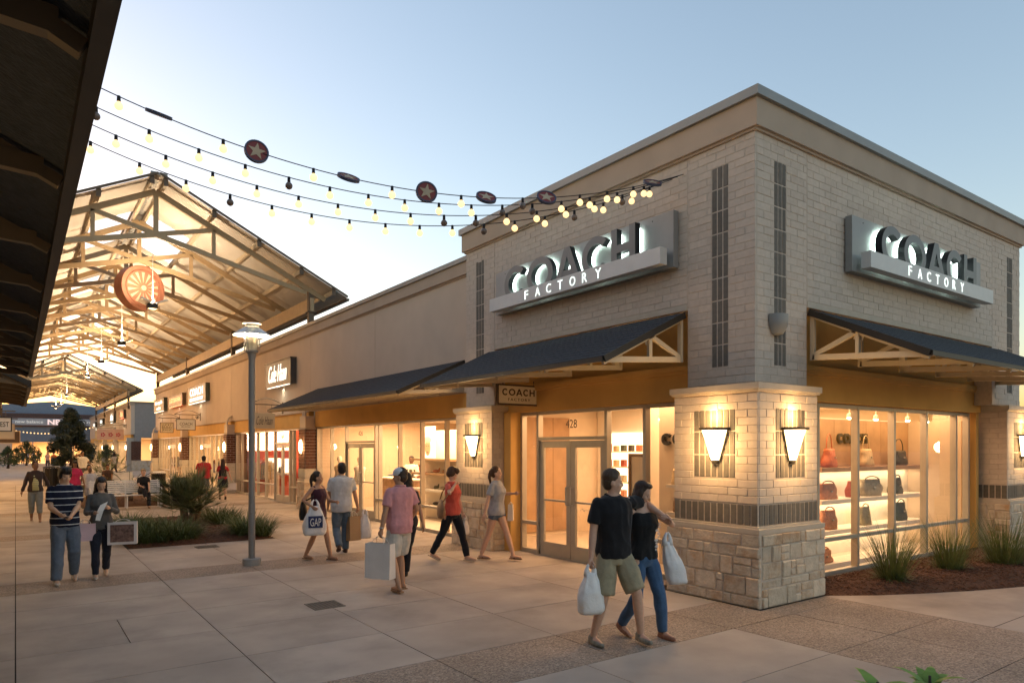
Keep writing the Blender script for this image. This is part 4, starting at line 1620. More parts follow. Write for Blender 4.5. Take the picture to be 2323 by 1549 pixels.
m_bronze = M('bronze_paint', (.13, .095, .06), .5, metal=.3)
m_tanboard = M('tan_board', (.50, .38, .24), .6, var=.02)
blade(25.22, 6.87, 7.60, 2.70, 3.25, [('Cole Haan', .25, .8, .78)], 'tan hanging board with dark Cole Haan script on a scroll bracket', m_tanboard, None, m_dark, zb=3.56)
blade(38.98, 6.76, 7.62, 2.96, 3.48, [('COACH', .42, .72, .7), ('MENS FACTORY', .22, .34, .5)], 'white framed COACH sign hanging from a scroll bracket with star', m_white, m_signbrown, m_dark, zb=3.74)
blade(44.61, 6.87, 7.52, 2.93, 3.47, [('LUCKY', .66, .92, .8), ('BRAND', .38, .62, .8), ('JEANS', .1, .34, .8)], 'cream framed LUCKY BRAND JEANS sign hanging over the walk', m_signcream, m_signbrown, m_signbrown, zb=3.76)
# ================================================================ open gable roofs over the walk
RX, RZ, SLOPE = 3.40, 9.98, 0.4957


def gable_roof(y0, y1, label, ty, holes, half=5.78, posts=(), beam_x=4.72):
    """Corrugated gable on scissor trusses, purlins and eave beams; openings along the ridge let the sky in."""
    t = thing('gable_canopy', label, 'canopy roof', (RX, (y0 + y1) / 2, 0))

    def zr(x):
        return RZ - SLOPE * abs(x - RX)
    per = 0.19
    amp = 0.018
    HW = 1.5
    for s in (-1, 1):
        # lower sheets (full length) and ridge sheets (with openings), split into bays
        edges = [y0] + [y for y in ty[1:-1]] + [y1]
        for ya, yb in zip(edges, edges[1:]):
            for (a, b, ridge) in ((HW, half, False), (0.0, HW, True)):
                segs = [(ya, yb)]
                if ridge:
                    for (ha, hb) in holes:
                        n2 = []
                        for (p, q) in segs:
                            if q <= ha or p >= hb:
                                n2.append((p, q))
                            else:
                                if p < ha: n2.append((p, ha))
                                if q > hb: n2.append((hb, q))
                        segs = n2
                for (p, q) in segs:
                    if q - p < .1:
                        continue
                    m = MB()
                    n = max(2, int((q - p) / (per / 3)))
                    va, vb = [], []
                    for k in range(n + 1):
                        y = p + (q - p) * k / n
                        dz = amp * math.cos(2 * PI * y / per)
                        va.append((RX + s * a, y, RZ - SLOPE * a + dz))
                        vb.append((RX + s * b, y, RZ - SLOPE * b + dz))
                    vs = va + vb
                    fs = [(k, k + 1, n + 2 + k, n + 1 + k) for k in range(n)]
                    m.add(vs, fs)
                    m.obj('roof_sheet', m_roofsheet, t, smooth=True)
        for px in (0.18, 1.52, 2.85, 4.2, 5.3):
            pz = RZ - SLOPE * px - .10
            x = RX + s * px
            MB().box(x - .04, x + .04, y0 + .06, y1 - .06, pz - .09, pz + .05).obj('purlin', m_cream, t)
            MB().box(x - .06, x + .06, y0 + .02, y0 + .055, pz - .11, pz + .13).obj('purlin_cap', m_brownsteel, t)
        # rake trim
        for yy in (y0 - .012, y1 + .012):
            MB().bar((RX + s * .02, yy, RZ + .03), (RX + s * half, yy, RZ - SLOPE * half + .03), .02, .07).obj('rake_trim', m_brownsteel, t)
        bx = RX + s * beam_x
        MB().box(bx - .06, bx + .06, y0 + .5, y1 - .3, 6.62, 7.06).obj('eave_beam', m_tansteel, t)
        for yp in posts:
            MB().box(bx - .09, bx + .09, yp - .09, yp + .09, 5.46, 7.36).obj('post', m_brownsteel, t)
            MB().box(bx - .14, bx + .14, yp - .14, yp + .14, 6.58, 6.615).obj('post_cap', m_brownsteel, t)
        g = MB()
        gx = RX + s * half
        g.box(gx - .06, gx + .06, y0, y1, RZ - SLOPE * half - .10, RZ - SLOPE * half - .025)
        g.obj('gutter', m_brownsteel, t)
    MB().box(RX - .22, RX + .22, y0 - .02, y1 + .02, RZ - .03, RZ + .045).obj('ridge_cap', m_capmetal, t)
    off = .34
    tz = lambda d: RZ - off - SLOPE * d
    for yt in ty:
        tr = None
        for s in (-1, 1):
            top = MB().bar((RX, yt, tz(0)), (RX + s * 5.2, yt, tz(5.2)), .10, .17)
            tr = top.obj('truss', m_tansteel, t)
            MB().bar((RX, yt + .002, 8.36), (RX + s * 4.55, yt + .002, 7.22), .09, .15).obj('lower_chord', m_tansteel, tr)
            MB().bar((RX, yt - .002, 8.38), (RX + s * 1.62, yt - .002, tz(1.62) - .05), .085, .13).obj('diagonal', m_tansteel, tr)
            MB().box(RX + s * 1.62 - .055, RX + s * 1.62 + .055, yt - .05, yt + .05, 7.90, tz(1.62) - .04).obj('strut', m_tansteel, tr)
        MB().box(RX - .065, RX + .065, yt - .055, yt + .055, 8.28, tz(0) + .02).obj('king_post', m_tansteel, tr)
    return t


TY = [22.9 + 3.42 * k for k in range(10)]
gable_roof(22.3, 54.3, 'tan steel open gable roof whose first truss stands beside the lamp post', TY, [(25.9, 29.7), (36.2, 40.0), (46.5, 50.3)], posts=(22.95, 33.2, 43.5, 53.8))
TY2 = [69.3 + 3.0 * k for k in range(11)]
gable_roof(68.7, 100.2, 'second tan open gable roof farther along the walk, ending before the blue-walled building', TY2, [(72.5, 75.2), (81.5, 84.2), (90.5, 93.2)], posts=(69.35, 79.5, 89.5, 99.5))

# ---------------------------------------------------------------- hung fixtures and the wheel medallion
m_medal = M('medallion_red', (.40, .17, .105), .6, var=.12, scale=6)
m_medal_l = M('medallion_pale', (.60, .45, .32), .6, var=.1)
t = thing('wheel_medallion', 'round terracotta wagon-wheel medallion hung from two straps under the gable roof', 'medallion', (3.45, 26.6, 6.65), rz=rad(24))
R0 = .76
dm = MB(); n = 40
ring = [(R0 * math.cos(2 * PI * k / n), R0 * math.sin(2 * PI * k / n)) for k in range(n)]
dm.prism(ring, (0, .2, .8), (1, 0, 0), (0, 0, 1), (0, -1, 0), .4)
dm.obj('drum', m_medal, t, local=True)
rm = MB()
for k in range(n):
    a0, a1 = 2 * PI * k / n, 2 * PI * (k + 1) / n
    for (ra, rb, d) in ((.60, .56, .03), (R0, .70, .035)):
        rm.prism([(ra * math.cos(a0), ra * math.sin(a0)), (ra * math.cos(a1), ra * math.sin(a1)), (rb * math.cos(a1), rb * math.sin(a1)), (rb * math.cos(a0), rb * math.sin(a0))], (0, -.2, .8), (1, 0, 0), (0, 0, 1), (0, -1, 0), d)
rm.obj('rim', m_medal, t, local=True)
for k in range(14):
    a = 2 * PI * k / 14
    w_ = MB(); a2 = a + .13; a3 = a + 2 * PI / 14 - .13
    w_.prism([(.17 * math.cos((a2 + a3) / 2), .17 * math.sin((a2 + a3) / 2)), (.54 * math.cos(a2), .54 * math.sin(a2)), (.54 * math.cos(a3), .54 * math.sin(a3))], (0, -.2, .8), (1, 0, 0), (0, 0, 1), (0, -1, 0), .012)
    w_.obj('spoke_gap', m_medal_l, t, local=True)
hb_ = MB(); hb_.prism([(.09 * math.cos(2 * PI * k / 16), .09 * math.sin(2 * PI * k / 16)) for k in range(16)], (0, -.2, .8), (1, 0, 0), (0, 0, 1), (0, -1, 0), .05)
hb_.obj('hub', m_medal_l, t, local=True)
for xx in (-.3, .3):
    MB().box(xx - .05, xx + .05, -.02, .02, 1.45, 1.95).obj('strap', m_cream, t, local=True)

FIX = [(25.0, 6.72, 1), (33.0, 6.5, 1), (41.5, 6.6, 1), (50.0, 6.6, 1), (71.0, 6.7, 0), (80.0, 6.5, 1), (91.0, 6.6, 0)]
LABF = ['white twin-reflector uplight hung near the wheel medallion', 'second hung white uplight behind the wheel medallion', 'third hung white uplight deep under the long gable roof', 'hung white uplight at the far end of the long gable roof',
        'hung white fixture at the front of the farther gable roof', 'bright hung white lamp under the farther gable roof', 'small hung white fixture near the end of the farther gable roof']
for (y, z, on), lab in zip(FIX, LABF):
    x = 3.62
    t = thing('hung_uplight', lab, 'hanging light', (x, y, z), 'hung white uplights')
    MB().tube([(x, y, z + .1), (x, y, 8.3)], .014, 6).obj('rod', m_white, t)
    for s in (-1, 1):
        r_ = MB()
        pr = [(-.30, 0), (.30, 0), (.36, .05), (.36, .16), (-.36, .16), (-.36, .05)]
        vs = [Vector((x + s * .02 + s * (.05 + b * 1.9), y + a, z - .02 + b * .75)) for a, b in pr]
        vs2 = [v + Vector((s * .02, 0, -.05)) for v in vs]
        k = len(vs)
        r_.add(vs + vs2, [tuple(range(k)), tuple(range(2 * k - 1, k - 1, -1))] + [(i, (i + 1) % k, k + (i + 1) % k, k + i) for i in range(k)])
        r_.obj('reflector', m_white, t)
    MB().box(x - .16, x + .12, y - .2, y + .16, z - .22, z - .05).obj('ballast', m_black, t)
    MB().tube([(x, y - .22, z + .02), (x, y + .22, z + .02)], .03, 8).obj('lamp', m_lampglow if on else m_white, t)
    e = (30 if y < 30 else 48) if y < 60 else 46
    if on or y > 60:
        light('uplight', 'AREA', (x, y, z + .12), e, (1, .76, .50), .5, .5, parent=t, rot=(PI, 0, 0))
        light('downlight', 'POINT', (x, y, z - .3), (9 if y < 30 else 56) if y < 60 else 40, (1, .60, .27), radius=.15, parent=t)

# ---------------------------------------------------------------- second shop row beyond the cross passage
row2 = thing('far_shop_row', 'farther tan shop row with a grey end wall and lit corner window', 'shop row', (10, 88, 0))
XB = 8.2
MB().box(XB, XB + .3, 68.5, 109, 3.2, 5.75).obj('wall', m_stucco, row2)
MB().box(XB - .07, XB + .3, 68.43, 109, 5.751, 6.0).obj('cornice', m_cornice, row2)
MB().box(XB - .12, 18, 68.36, 109, 6.001, 6.1).obj('parapet_cap', m_capmetal, row2)
ew = MB()
ew.box(XB + .3, 18, 68.5, 68.8, 2.9, 6.0)
ew.box(XB + .3, 9.0, 68.5, 68.8, 0.9, 2.9); ew.box(10.2, 18, 68.5, 68.8, .9, 2.9)
ew.obj('end_wall', M('grey_stucco', (.27, .25, .235), .9, var=.06), row2)
MB().box(XB + .05, 18, 68.42, 68.82, 0, .9).obj('stone_plinth', m_stone, row2)
MB().quad((9.0, 68.6, .9), (10.2, 68.6, .9), (10.2, 68.6, 2.9), (9.0, 68.6, 2.9)).obj('pane', m_glass, row2)
bm_ = MB()
for (a, b, za, zb) in lay('y', XB + .02, 9.0, .95, 2.6, []) + lay('y', 10.2, 11.4, .95, 2.6, []):
    bm_.box(a + .008, b - .008, 68.46, 68.52, za + .008, zb - .008)
bm_.obj('bricks', m_rbrick, row2, kind='stuff')
MB().box(XB + .06, XB + .25, 68.8, 109, 2.69, 3.2).obj('fascia', m_ochre, row2)
for k in range(5):
    yc = 68.9 + k * 10
    p_ = MB(); p_.box(7.9, 8.5, yc - .3, yc + .3, 0, 2.9)
    pier = p_.obj('pier', m_mortar_l, row2)
    b = MB()
    for (a, c_, za, zb) in lay('x', yc - .29, yc + .29, .95, 2.6, []):
        b.box(7.885, 7.91, a + .01, c_ - .01, za + .01, zb - .01)
    b.obj('bricks', m_rbrick, pier, kind='stuff')
    for j in range(3):
        MB().box(7.86, 7.899, yc - .32 + j * .215, yc - .32 + j * .215 + .2, .02, .44).obj('stone', m_stone, pier)
        MB().box(7.86, 7.899, yc - .32 + j * .215, yc - .32 + j * .215 + .2, .46, .92).obj('stone', m_stone, pier)
    oval_sconce(7.88, yc, 2.05, ['lit oval sconce on the corner brick pier of the farther row', 'lit oval sconce on the second brick pier of the farther row', 'lit oval sconce on the third brick pier of the farther row', 'lit oval sconce on the fourth brick pier of the farther row', 'lit oval sconce on the last brick pier of the farther row'][k], 'oval sconces on the farther row', power=7 if k < 3 else 0)
    if k < 4:
        y0, y1 = yc + .3, yc + 9.7
        us = [y0 + .04 + (y1 - y0 - .08) * j / 8 for j in range(9)]
        wd = MB().box(8.3, 8.4, y0, y1, 0, .02).obj('window', m_alu, row2)
        glazing(wd, 'x', 8.35, us, [.05, .6, 2.66], fw=.07)
        room(row2, 8.45, 12.5, y0 if k else 68.85, y1, 2.9, m_intwall, front=k > 0)
        light('shop_light', 'AREA', (10.2, (y0 + y1) / 2, 2.85), 110, (1, .60, .28), 2.5, 6, parent=row2)
for (yl, yr, z0, z1, tx, lab, g_) in ((74.2, 71.6, 4.75, 5.5, '*', 'brown wall sign with lit script nearest the grey end wall', m_redglow), (82.5, 79.5, 4.6, 5.6, '*', 'tall dark green lit wall sign on the farther row', m_signglow), (93.2, 90.2, 4.7, 5.35, '*', 'square lit wall sign midway along the farther row', m_signglow), (102, 99, 4.6, 5.2, '*', 'small dark lit wall sign near the end of the farther row', m_signwarm)):
    box_sign(yl, yr, z0, z1, [(tx, .2, .85, .75)], lab, m_cabgreen if 'green' in lab else m_cabdark, g_, x=XB)
RB = blade(71.5, 5.9, 8.0, 2.75, 3.7, [], 'rose tan oval board with three red paw-like blooms on a bracket', M('rose_board', (.55, .33, .22), .6), None, zb=4.1, xw=8.2)
for k in range(3):
    fl = MB()
    for a in range(5):
        fl.ell((6.35 + k * .6 + .13 * math.cos(a * 1.257), 71.47, 3.2 + .13 * math.sin(a * 1.257)), (.07, .012, .07), 8, 5)
    fl.obj('bloom', m_redglow if 0 else M('bloom_red', (.4, .04, .05), .6), bpy.data.objects[RB.name])
blade(79.5, 6.4, 8.0, 2.9, 3.7, [], 'plain tan hanging board on the farther row', m_tanboard, None, m_dark, zb=4.0, xw=8.2)

# ---------------------------------------------------------------- building closing the far end of the walk
fb = thing('end_building', 'blue metal gable building with a banner and lit entrance closing the walk', 'building', (4, 116, 0))
m_blue = M('blue_metal', (.14, .19, .27), .5, metal=.2, var=.08)
m_farlit = EMIT('far_sign_glow', (.9, .9, .85), .05)
m_bluedk = M('maroon_fascia', (.10, .06, .055), .7)
g = MB()
g.prism([(-9, 6.9), (-9, 5.7), (17, 5.7), (17, 6.9), (4.0, 8.3)], (0, 112, 0), (1, 0, 0), (0, 0, 1), (0, 1, 0), 14)
g.obj('gable_wall', m_blue, fb)
for k in range(26):
    x = -8.8 + k
    MB().box(x, x + .07, 111.94, 111.999, 2.9, 5.69 if 1 else 0).obj('rib', m_blue, fb)
MB().box(-9, 17, 112, 126, 2.8, 5.699).obj('wall', m_blue, fb)
MB().box(-9.2, 17.2, 111.7, 112.0, 6.35, 6.6).obj('fascia', m_bluedk, fb)
MB().box(-1.5, 9.5, 111.75, 111.99, 4.85, 6.3).obj('sign_band', m_bluedk, fb)
MB().box(-.4, 8.8, 111.6, 111.74, 5.05, 5.95).obj('banner', M('banner_grey', (.34, .36, .40), .6), fb)
lettering(MB(), 'new balance', (.0, 111.59, 5.32), '-Y', 3.0, .38, .02).obj('lettering', m_farlit, fb)
lettering(MB(), 'NB', (3.5, 111.58, 5.15), '-Y', 1.5, .7, .03, bold=.03).obj('lettering', EMIT('nb_glow', (1, .75, .72), .09), fb)
lettering(MB(), 'factory store', (5.4, 111.59, 5.32), '-Y', 3.1, .38, .02).obj('lettering', m_farlit, fb)
for (xa, xb) in ((-9, -.5), (9.0, 17)):
    MB().box(xa, xb, 112, 112.4, 0, 2.79).obj('wall', m_stucco, fb)
for k in range(5):
    MB().box(-.5 + k * 2.3, -.35 + k * 2.3, 112, 112.15, 0, 2.79).obj('mullion', m_alu, fb)
room(fb, -.5, 9.0, 112.5, 118, 2.79, m_intwall, front=False)
light('shop_light', 'AREA', (4, 114, 2.7), 260, (1, .56, .24), 8, 2.5, parent=fb)
t = thing('far_light_string', 'string of tiny lit bulbs swagged across the far end of the walk', 'string lights', (3, 104, 4))
pts = [(-2.5 + 11 * k / 30, 104, 4.9 - 1.0 * (1 - (2 * k / 30 - 1) ** 2)) for k in range(31)]
MB().tube(pts, .012, 4).obj('wire', m_wire, t)
for p in pts[1:-1]:
    b = MB(); b.ell((p[0], p[1], p[2] - .09), (.075, .075, .085), 8, 6); b.obj('bulb', m_bulb_on, t, smooth=True)

# ---------------------------------------------------------------- shop row beside the camera
XLW = -1.25
lrow = thing('near_shop_row', 'shop row with dark-edged awnings along the other side of the walk', 'shop row', (-3.5, 24, 0))
MB().box(XLW - .3, XLW, -7, 53.3, 3.22, 6.2).obj('wall', m_stucco, lrow)
MB().box(XLW - .3, XLW + .07, -7, 53.3, 6.201, 6.5).obj('cornice', m_cornice, lrow)
MB().box(XLW - .4, XLW + .12, -7, 53.4, 6.501, 6.62).obj('parapet_cap', m_capmetal, lrow)
MB().box(-8, XLW - .4, -7, 53.3, 5.4, 5.55).obj('roof', m_capmetal, lrow)
MB().box(-8, XLW - .3, -7.3, -7.0, 0, 6.2).obj('end_wall', m_stucco, lrow)
MB().box(-8, XLW - .3, 53.0, 53.3, 0, 6.2).obj('end_wall', m_stucco, lrow)
MB().box(XLW - .25, XLW - .1, -7, 53, 2.69, 3.22).obj('fascia', m_ochre, lrow)
LP = [-6.7, 3.2, 13.5, 23.7, 33.9, 44.0, 52.9]
LLAB = ['lit oval sconce on the pier behind the camera under the dark awning', 'lit oval sconce on the pier under the dark near awning', 'lit oval sconce on the pier between the two dark awnings', 'lit oval sconce on the pier beyond the second dark awning', 'lit oval sconce on the pier beneath the hanging boards', 'lit oval sconce on the next pier past the hanging boards', 'lit oval sconce on the end pier of the awning-side row']
for yc, lab in zip(LP, LLAB):
    p_ = MB(); p_.box(XLW - .3, XLW + .25, yc - .3, yc + .3, 0, 3.2)
    pier = p_.obj('pier', m_mortar_l, lrow)
    if yc > 20:
        b = MB()
        for (a, c_, za, zb) in lay('x', yc - .29, yc + .29, .95, 2.6, []):
            b.box(XLW + .24, XLW + .262, a + .008, c_ - .008, za + .008, zb - .008)
        for (a, c_, za, zb) in lay('y', XLW - .02, XLW + .25, .95, 2.6, []):
            b.box(a + .008, c_ - .008, yc - .312, yc - .29, za + .008, zb - .008)
        b.obj('bricks', m_rbrick, pier, kind='stuff')
        for z in (.0, .31, .62):
            MB().box(XLW - .25, XLW + .29, yc - .34, yc - .02, z + .01, z + .30).obj('stone', m_stone, pier)
            MB().box(XLW - .25, XLW + .29, yc, yc + .34, z + .01, z + .30).obj('stone', m_stone, pier)
    oval_sconce(XLW + .27, yc, 2.05, lab, 'oval sconces on the awning-side row', dirn=1, power=1.0 if yc < 15 else 5)
for i, (ya, yb) in enumerate(zip(LP, LP[1:])):
    y0, y1 = ya + .3, yb - .3
    us = [y0 + .04 + (y1 - y0 - .08) * j / 7 for j in range(8)]
    wd = MB().box(XLW - .22, XLW - .12, y0, y1, 0, .02).obj('window', m_alu, lrow)
    glazing(wd, 'x', XLW - .17, us, [.05, .6, 2.66], fw=.06)
    room(lrow, -6.5, XLW - .3, y0, y1, 2.9, m_intwall, back_x=-6.5)
    light('shop_light', 'AREA', (-3.4, (y0 + y1) / 2, 2.85), (2.5, 3, 30, 55, 70, 70)[i], (1, .62, .3), 2.5, 6, parent=lrow)
m_awnunder = M('near_awning_shingle', (.03, .028, .026), .9, var=.2, scale=20)
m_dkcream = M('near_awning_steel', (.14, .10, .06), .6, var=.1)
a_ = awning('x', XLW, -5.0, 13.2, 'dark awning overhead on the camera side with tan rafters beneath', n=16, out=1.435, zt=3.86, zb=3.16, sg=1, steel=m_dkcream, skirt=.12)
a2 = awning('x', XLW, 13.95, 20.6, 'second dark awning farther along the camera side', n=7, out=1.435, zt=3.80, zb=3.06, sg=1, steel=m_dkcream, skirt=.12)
for (y, x0, x1, z0, z1, ln, lab, bd) in ((27.0, -.98, -.12, 2.55, 2.95, [('NINE WEST', .3, .7, .9)], 'white hanging board ending in EST beside the awning-side shops', m_white),
                                         (31.0, -1.0, -.05, 2.35, 2.85, [], 'cream hanging board behind the EST board', m_signcream),
                                         (38.5, -.95, .15, 2.25, 2.75, [], 'dark framed hanging board farther along the awning-side shops', m_dark)):
    blade(y, x0, x1, z0, z1, ln, lab, bd, m_black if bd is m_white else m_tanboard, m_black, xw=XLW, side=-1, arch=False)

# ---------------------------------------------------------------- lamp post
t = thing('lamp_post', 'grey lamp post with a flared glass-bodied lamp head standing on the walk', 'lamp post', (3.29, 12.2, 0))
LX, LY = 3.29, 12.2
MB().lathe([(0, 0), (.15, 0), (.15, .105), (.14, .115), (.06, .118), (0, .118)], (LX, LY, 0), 24).obj('base', M('base_concrete', (.30, .285, .265), .8, var=.08), t, smooth=True, angle=40)
b = MB(); b.lathe([(.055, .118), (.055, 3.4), (.055, 3.52), (.075, 3.62), (.105, 3.64), (.105, 3.67), (.0, 3.67)], (LX, LY, 0), 20)
b.obj('pole', m_pole, t, smooth=True, angle=40)
MB().box(LX - .035, LX + .035, LY - .062, LY - .05, .9, 1.05).obj('hatch', m_pole, t)
g = MB(); g.lathe([(.13, 3.67), (.135, 3.70), (.135, 4.08)], (LX, LY, 0), 20); g.obj('glass_body', GLASS('lamp_glass', (.95, .93, .88), 1.6), t, smooth=True)
g = MB(); g.lathe([(0, 3.672), (.09, 3.672), (.098, 3.85), (.09, 3.9), (0, 3.9)], (LX, LY, 0), 18); g.obj('reflector', M('frosted', (.62, .56, .46), .35, var=.05), t, smooth=True, angle=40)
g = MB(); g.lathe([(.0, 3.985), (.03, 3.97), (.035, 3.93), (.03, 3.905), (.0, 3.902)], (LX, LY, 0), 16); g.obj('lamp', m_lampglow, t, smooth=True)
g = MB(); g.lathe([(.315, 3.925), (.318, 3.93), (.14, 4.055), (.13, 4.06), (.13, 4.05), (.14, 4.04), (.315, 3.925)], (LX, LY, 0), 28); g.obj('shade', M('shade_metal', (.50, .49, .47), .35, metal=.4), t, smooth=True, angle=40)
g = MB(); g.lathe([(.11, 4.06), (.11, 4.11), (.155, 4.125), (.155, 4.14), (.0, 4.145)], (LX, LY, 0), 22); g.obj('top_cap', M('cap_lit', (.66, .60, .5), .4), t, smooth=True, angle=40)
for k in range(4):
    a = PI / 4 + k * PI / 2
    MB().tube([(LX + .136 * math.cos(a), LY + .136 * math.sin(a), 3.66), (LX + .136 * math.cos(a), LY + .136 * math.sin(a), 4.10)], .007, 6).obj('rod', m_chrome, t)
light('lamp_light', 'POINT', (LX, LY, 3.945), 40, (1, .82, .58), radius=.085, parent=t)
light('lamp_light', 'POINT', (LX, LY, 4.09), 2.0, (1, .82, .58), radius=.04, parent=t)

# ---------------------------------------------------------------- bulb strings
STR = [(8.6, 6.45, (4.278, -4.943, 6.509), .225), (9.2, 6.55, (4.43, -5.131, 6.546), .207), (9.7, 6.65, (4.773, -5.51, 6.575), .176), (10.3, 6.75, (5.187, -6.002, 6.658), .209)]
OFF = [{10, 15}, {0, 4, 10, 11, 16}, {9, 10, 15}, {3, 10, 13, 17}]
SLAB = ['string of lit bulbs carrying the round star discs over the walk', 'second bulb string from the star-disc string, over the walk', 'third bulb string from the star-disc string, over the walk', 'lowest bulb string, fourth from the star-disc string']


def spt(i, s):
    a, b, q, _ = STR[i]
    return Vector((-1.1 + 8.72 * s, a + (b - a) * s, q[0] * s * s + q[1] * s + q[2]))


for i in range(4):
    t = thing('bulb_string', SLAB[i], 'string lights', spt(i, .5), 'bulb strings over the walk')
    MB().tube([spt(i, k / 60) for k in range(61)], .006, 5).obj('wire', m_wire, t)
    s = STR[i][3]
    k = 0
    while s < .965:
        p = spt(i, s)
        if not (i == 0 and any(abs(s - d) < .02 for d in (.266, .373, .484, .587, .672, .764, .943))):
            lit = k not in OFF[i]
            b = MB(); r = .043
            b.lathe([(.006, .0 - .052), (.018, -.055), (.028, -.066), (.039, -.080), (r, -.098), (.039, -.116), (.027, -.131), (.012, -.139), (0, -.140)], p, 12)
            bo = b.obj('bulb', m_bulb_on if lit else m_bulb_off, t, smooth=True)
            so = MB(); so.lathe([(0, .008), (.017, .006), (.019, -.05), (.012, -.054)], p, 8); so.obj('socket', m_wire, bo, smooth=True)
        k += 1
        s += .0565 - .011 * min(1, max(0, (s - .2) / .45))
m_disc = M('disc_maroon', (.20, .035, .03), .5)
m_discb = M('disc_blue', (.05, .06, .10), .5)
m_star = M('disc_star', (.45, .34, .22), .55)
DISC = [(.266, 75, 20, 'star disc seen edge-on at the awning end of the bulb string'), (.373, 12, 8, 'maroon star disc facing the walk, next to the edge-on one'), (.484, 62, 25, 'tilted star disc above the gable roof'), (.587, -10, 6, 'maroon star disc facing the walk above the stucco row'),
        (.672, 48, 22, 'tilted star disc beside the parapet end of the corner store'), (.764, 40, 30, 'tilted star disc in front of the corner store cornice'), (.943, 62, 30, 'small tilted star disc by the wall end of the bulb string')]
for s, yaw, roll, lab in DISC:
    p = spt(0, s)
    t = thing('star_disc', lab, 'star disc', p)
    rdisc = .125
    cir = [(rdisc * math.cos(2 * PI * k / 24), rdisc * math.sin(2 * PI * k / 24)) for k in range(24)]
    d = MB(); d.prism(cir, (0, .012, 0), (1, 0, 0), (0, 0, 1), (0, -1, 0), .024); d.obj('plate', m_disc, t, local=True)
    rg = MB()
    for k in range(24):
        a0, a1 = 2 * PI * k / 24, 2 * PI * (k + 1) / 24
        P_ = lambda r, a: (r * math.cos(a), r * math.sin(a))
        rg.prism([P_(.13, a0), P_(.13, a1), P_(.112, a1), P_(.112, a0)], (0, .016, 0), (1, 0, 0), (0, 0, 1), (0, -1, 0), .034)
    rg.obj('rim', m_discb, t, local=True)
    st = MB()
    for side in (-1, 1):
        pts = [((.10 if k % 2 == 0 else .04) * math.sin(PI * k / 5), (.10 if k % 2 == 0 else .04) * math.cos(PI * k / 5)) for k in range(10)]
        st.prism(pts, (0, side * .012, 0), (1, 0, 0), (0, 0, 1), (0, side, 0), .004)
    st.obj('star', m_star, t, local=True)
    e_ = Vector((math.sin(AZ), math.cos(AZ), 0))
    t.rotation_euler = (rad(-roll) if abs(yaw) < 30 else rad(-yaw * .9), rad(8), -math.atan2(p.x, p.y) + rad(10))
# ================================================================ planting
def LEAF(name, col, var=.35, trans=.25, rough=.55):
    if name in MATS:
        return MATS[name]
    m, nt, b = _mat(name)
    N, L = nt.nodes, nt.links
    g = N.new('ShaderNodeNewGeometry')
    nz = N.new('ShaderNodeTexNoise'); nz.inputs['Scale'].default_value = 9
    L.new(g.outputs['Position'], nz.inputs['Vector'])
    mr = N.new('ShaderNodeMapRange'); mr.inputs[1].default_value = .3; mr.inputs[2].default_value = .7; mr.inputs[3].default_value = 1 - var; mr.inputs[4].default_value = 1 + var
    L.new(nz.outputs['Fac'], mr.inputs[0])
    vm = N.new('ShaderNodeVectorMath'); vm.operation = 'SCALE'; vm.inputs[0].default_value = col
    L.new(mr.outputs[0], vm.inputs['Scale'])
    L.new(vm.outputs[0], b.inputs['Base Color'])
    b.inputs['Roughness'].default_value = rough
    tr = N.new('ShaderNodeBsdfTranslucent'); L.new(vm.outputs[0], tr.inputs[0])
    mx = N.new('ShaderNodeMixShader'); mx.inputs[0].default_value = trans
    out = N['Material Output']
    L.new(b.outputs[0], mx.inputs[1]); L.new(tr.outputs[0], mx.inputs[2]); L.new(mx.outputs[0], out.inputs[0])
    return m


m_lir = LEAF('border_grass_leaf', (.075, .105, .032))
m_muh = LEAF('tall_grass_leaf', (.12, .15, .045))
m_palm = LEAF('fan_palm_leaf', (.135, .16, .07))
m_cyc = LEAF('frond_leaf', (.05, .08, .03))
m_tree = LEAF('evergreen_leaf', (.022, .034, .016), trans=.12)
m_shrub = LEAF('shrub_leaf', (.20, .31, .045))
m_trunk = M('palm_trunk', (.13, .085, .05), .9, var=.4, scale=14, bump=.8, bscale=30)
m_bark = M('bark', (.07, .05, .04), .9, var=.3, scale=10)


def blade_into(mb, p, d, l, w, droop, seg=4):
    """One arching grass blade as a strip."""
    p = Vector(p)
    d = Vector(d).normalized()
    side = d.cross(Vector((0, 0, 1)))
    side = side.normalized() if side.length > 1e-4 else Vector((1, 0, 0))
    vs = []
    q = p.copy()
    v = d.copy()
    for k in range(seg + 1):
        t = k / seg
        ww = w * (1 - t) ** .7 * (.6 + .4 * min(1, t * 4)) / 2
        vs += [q - side * ww, q + side * ww]
        v = (v + Vector((0, 0, -droop * (t + .15)))).normalized()
        q = q + v * (l / seg)
    mb.add(vs, [(2 * k, 2 * k + 1, 2 * k + 3, 2 * k + 2) for k in range(seg)])


def clump(name, x, y, z, r, h, n, mat, label, cat, seed, droop=.45, up=1.4, w=.014, group=None, seg=4):
    rr = random.Random(seed)
    mb = MB()
    for k in range(n):
        a = rr.uniform(0, 2 * PI)
        q = r * .62 * math.sqrt(rr.random())
        dirn = Vector((math.cos(a), math.sin(a), up * rr.uniform(.5, 1.6)))
        blade_into(mb, (x + q * math.cos(a + rr.uniform(-.6, .6)), y + q * math.sin(a + rr.uniform(-.6, .6)), z), dirn, h * rr.uniform(.7, 1.3), w * rr.uniform(.7, 1.3), droop * rr.uniform(.4, 1.5), seg)
    o = mb.obj(name, mat)
    tag(o, label, cat, group)
    return o


def rect(b):
    return [(b[0], b[2]), (b[1], b[2]), (b[1], b[3]), (b[0], b[3])]


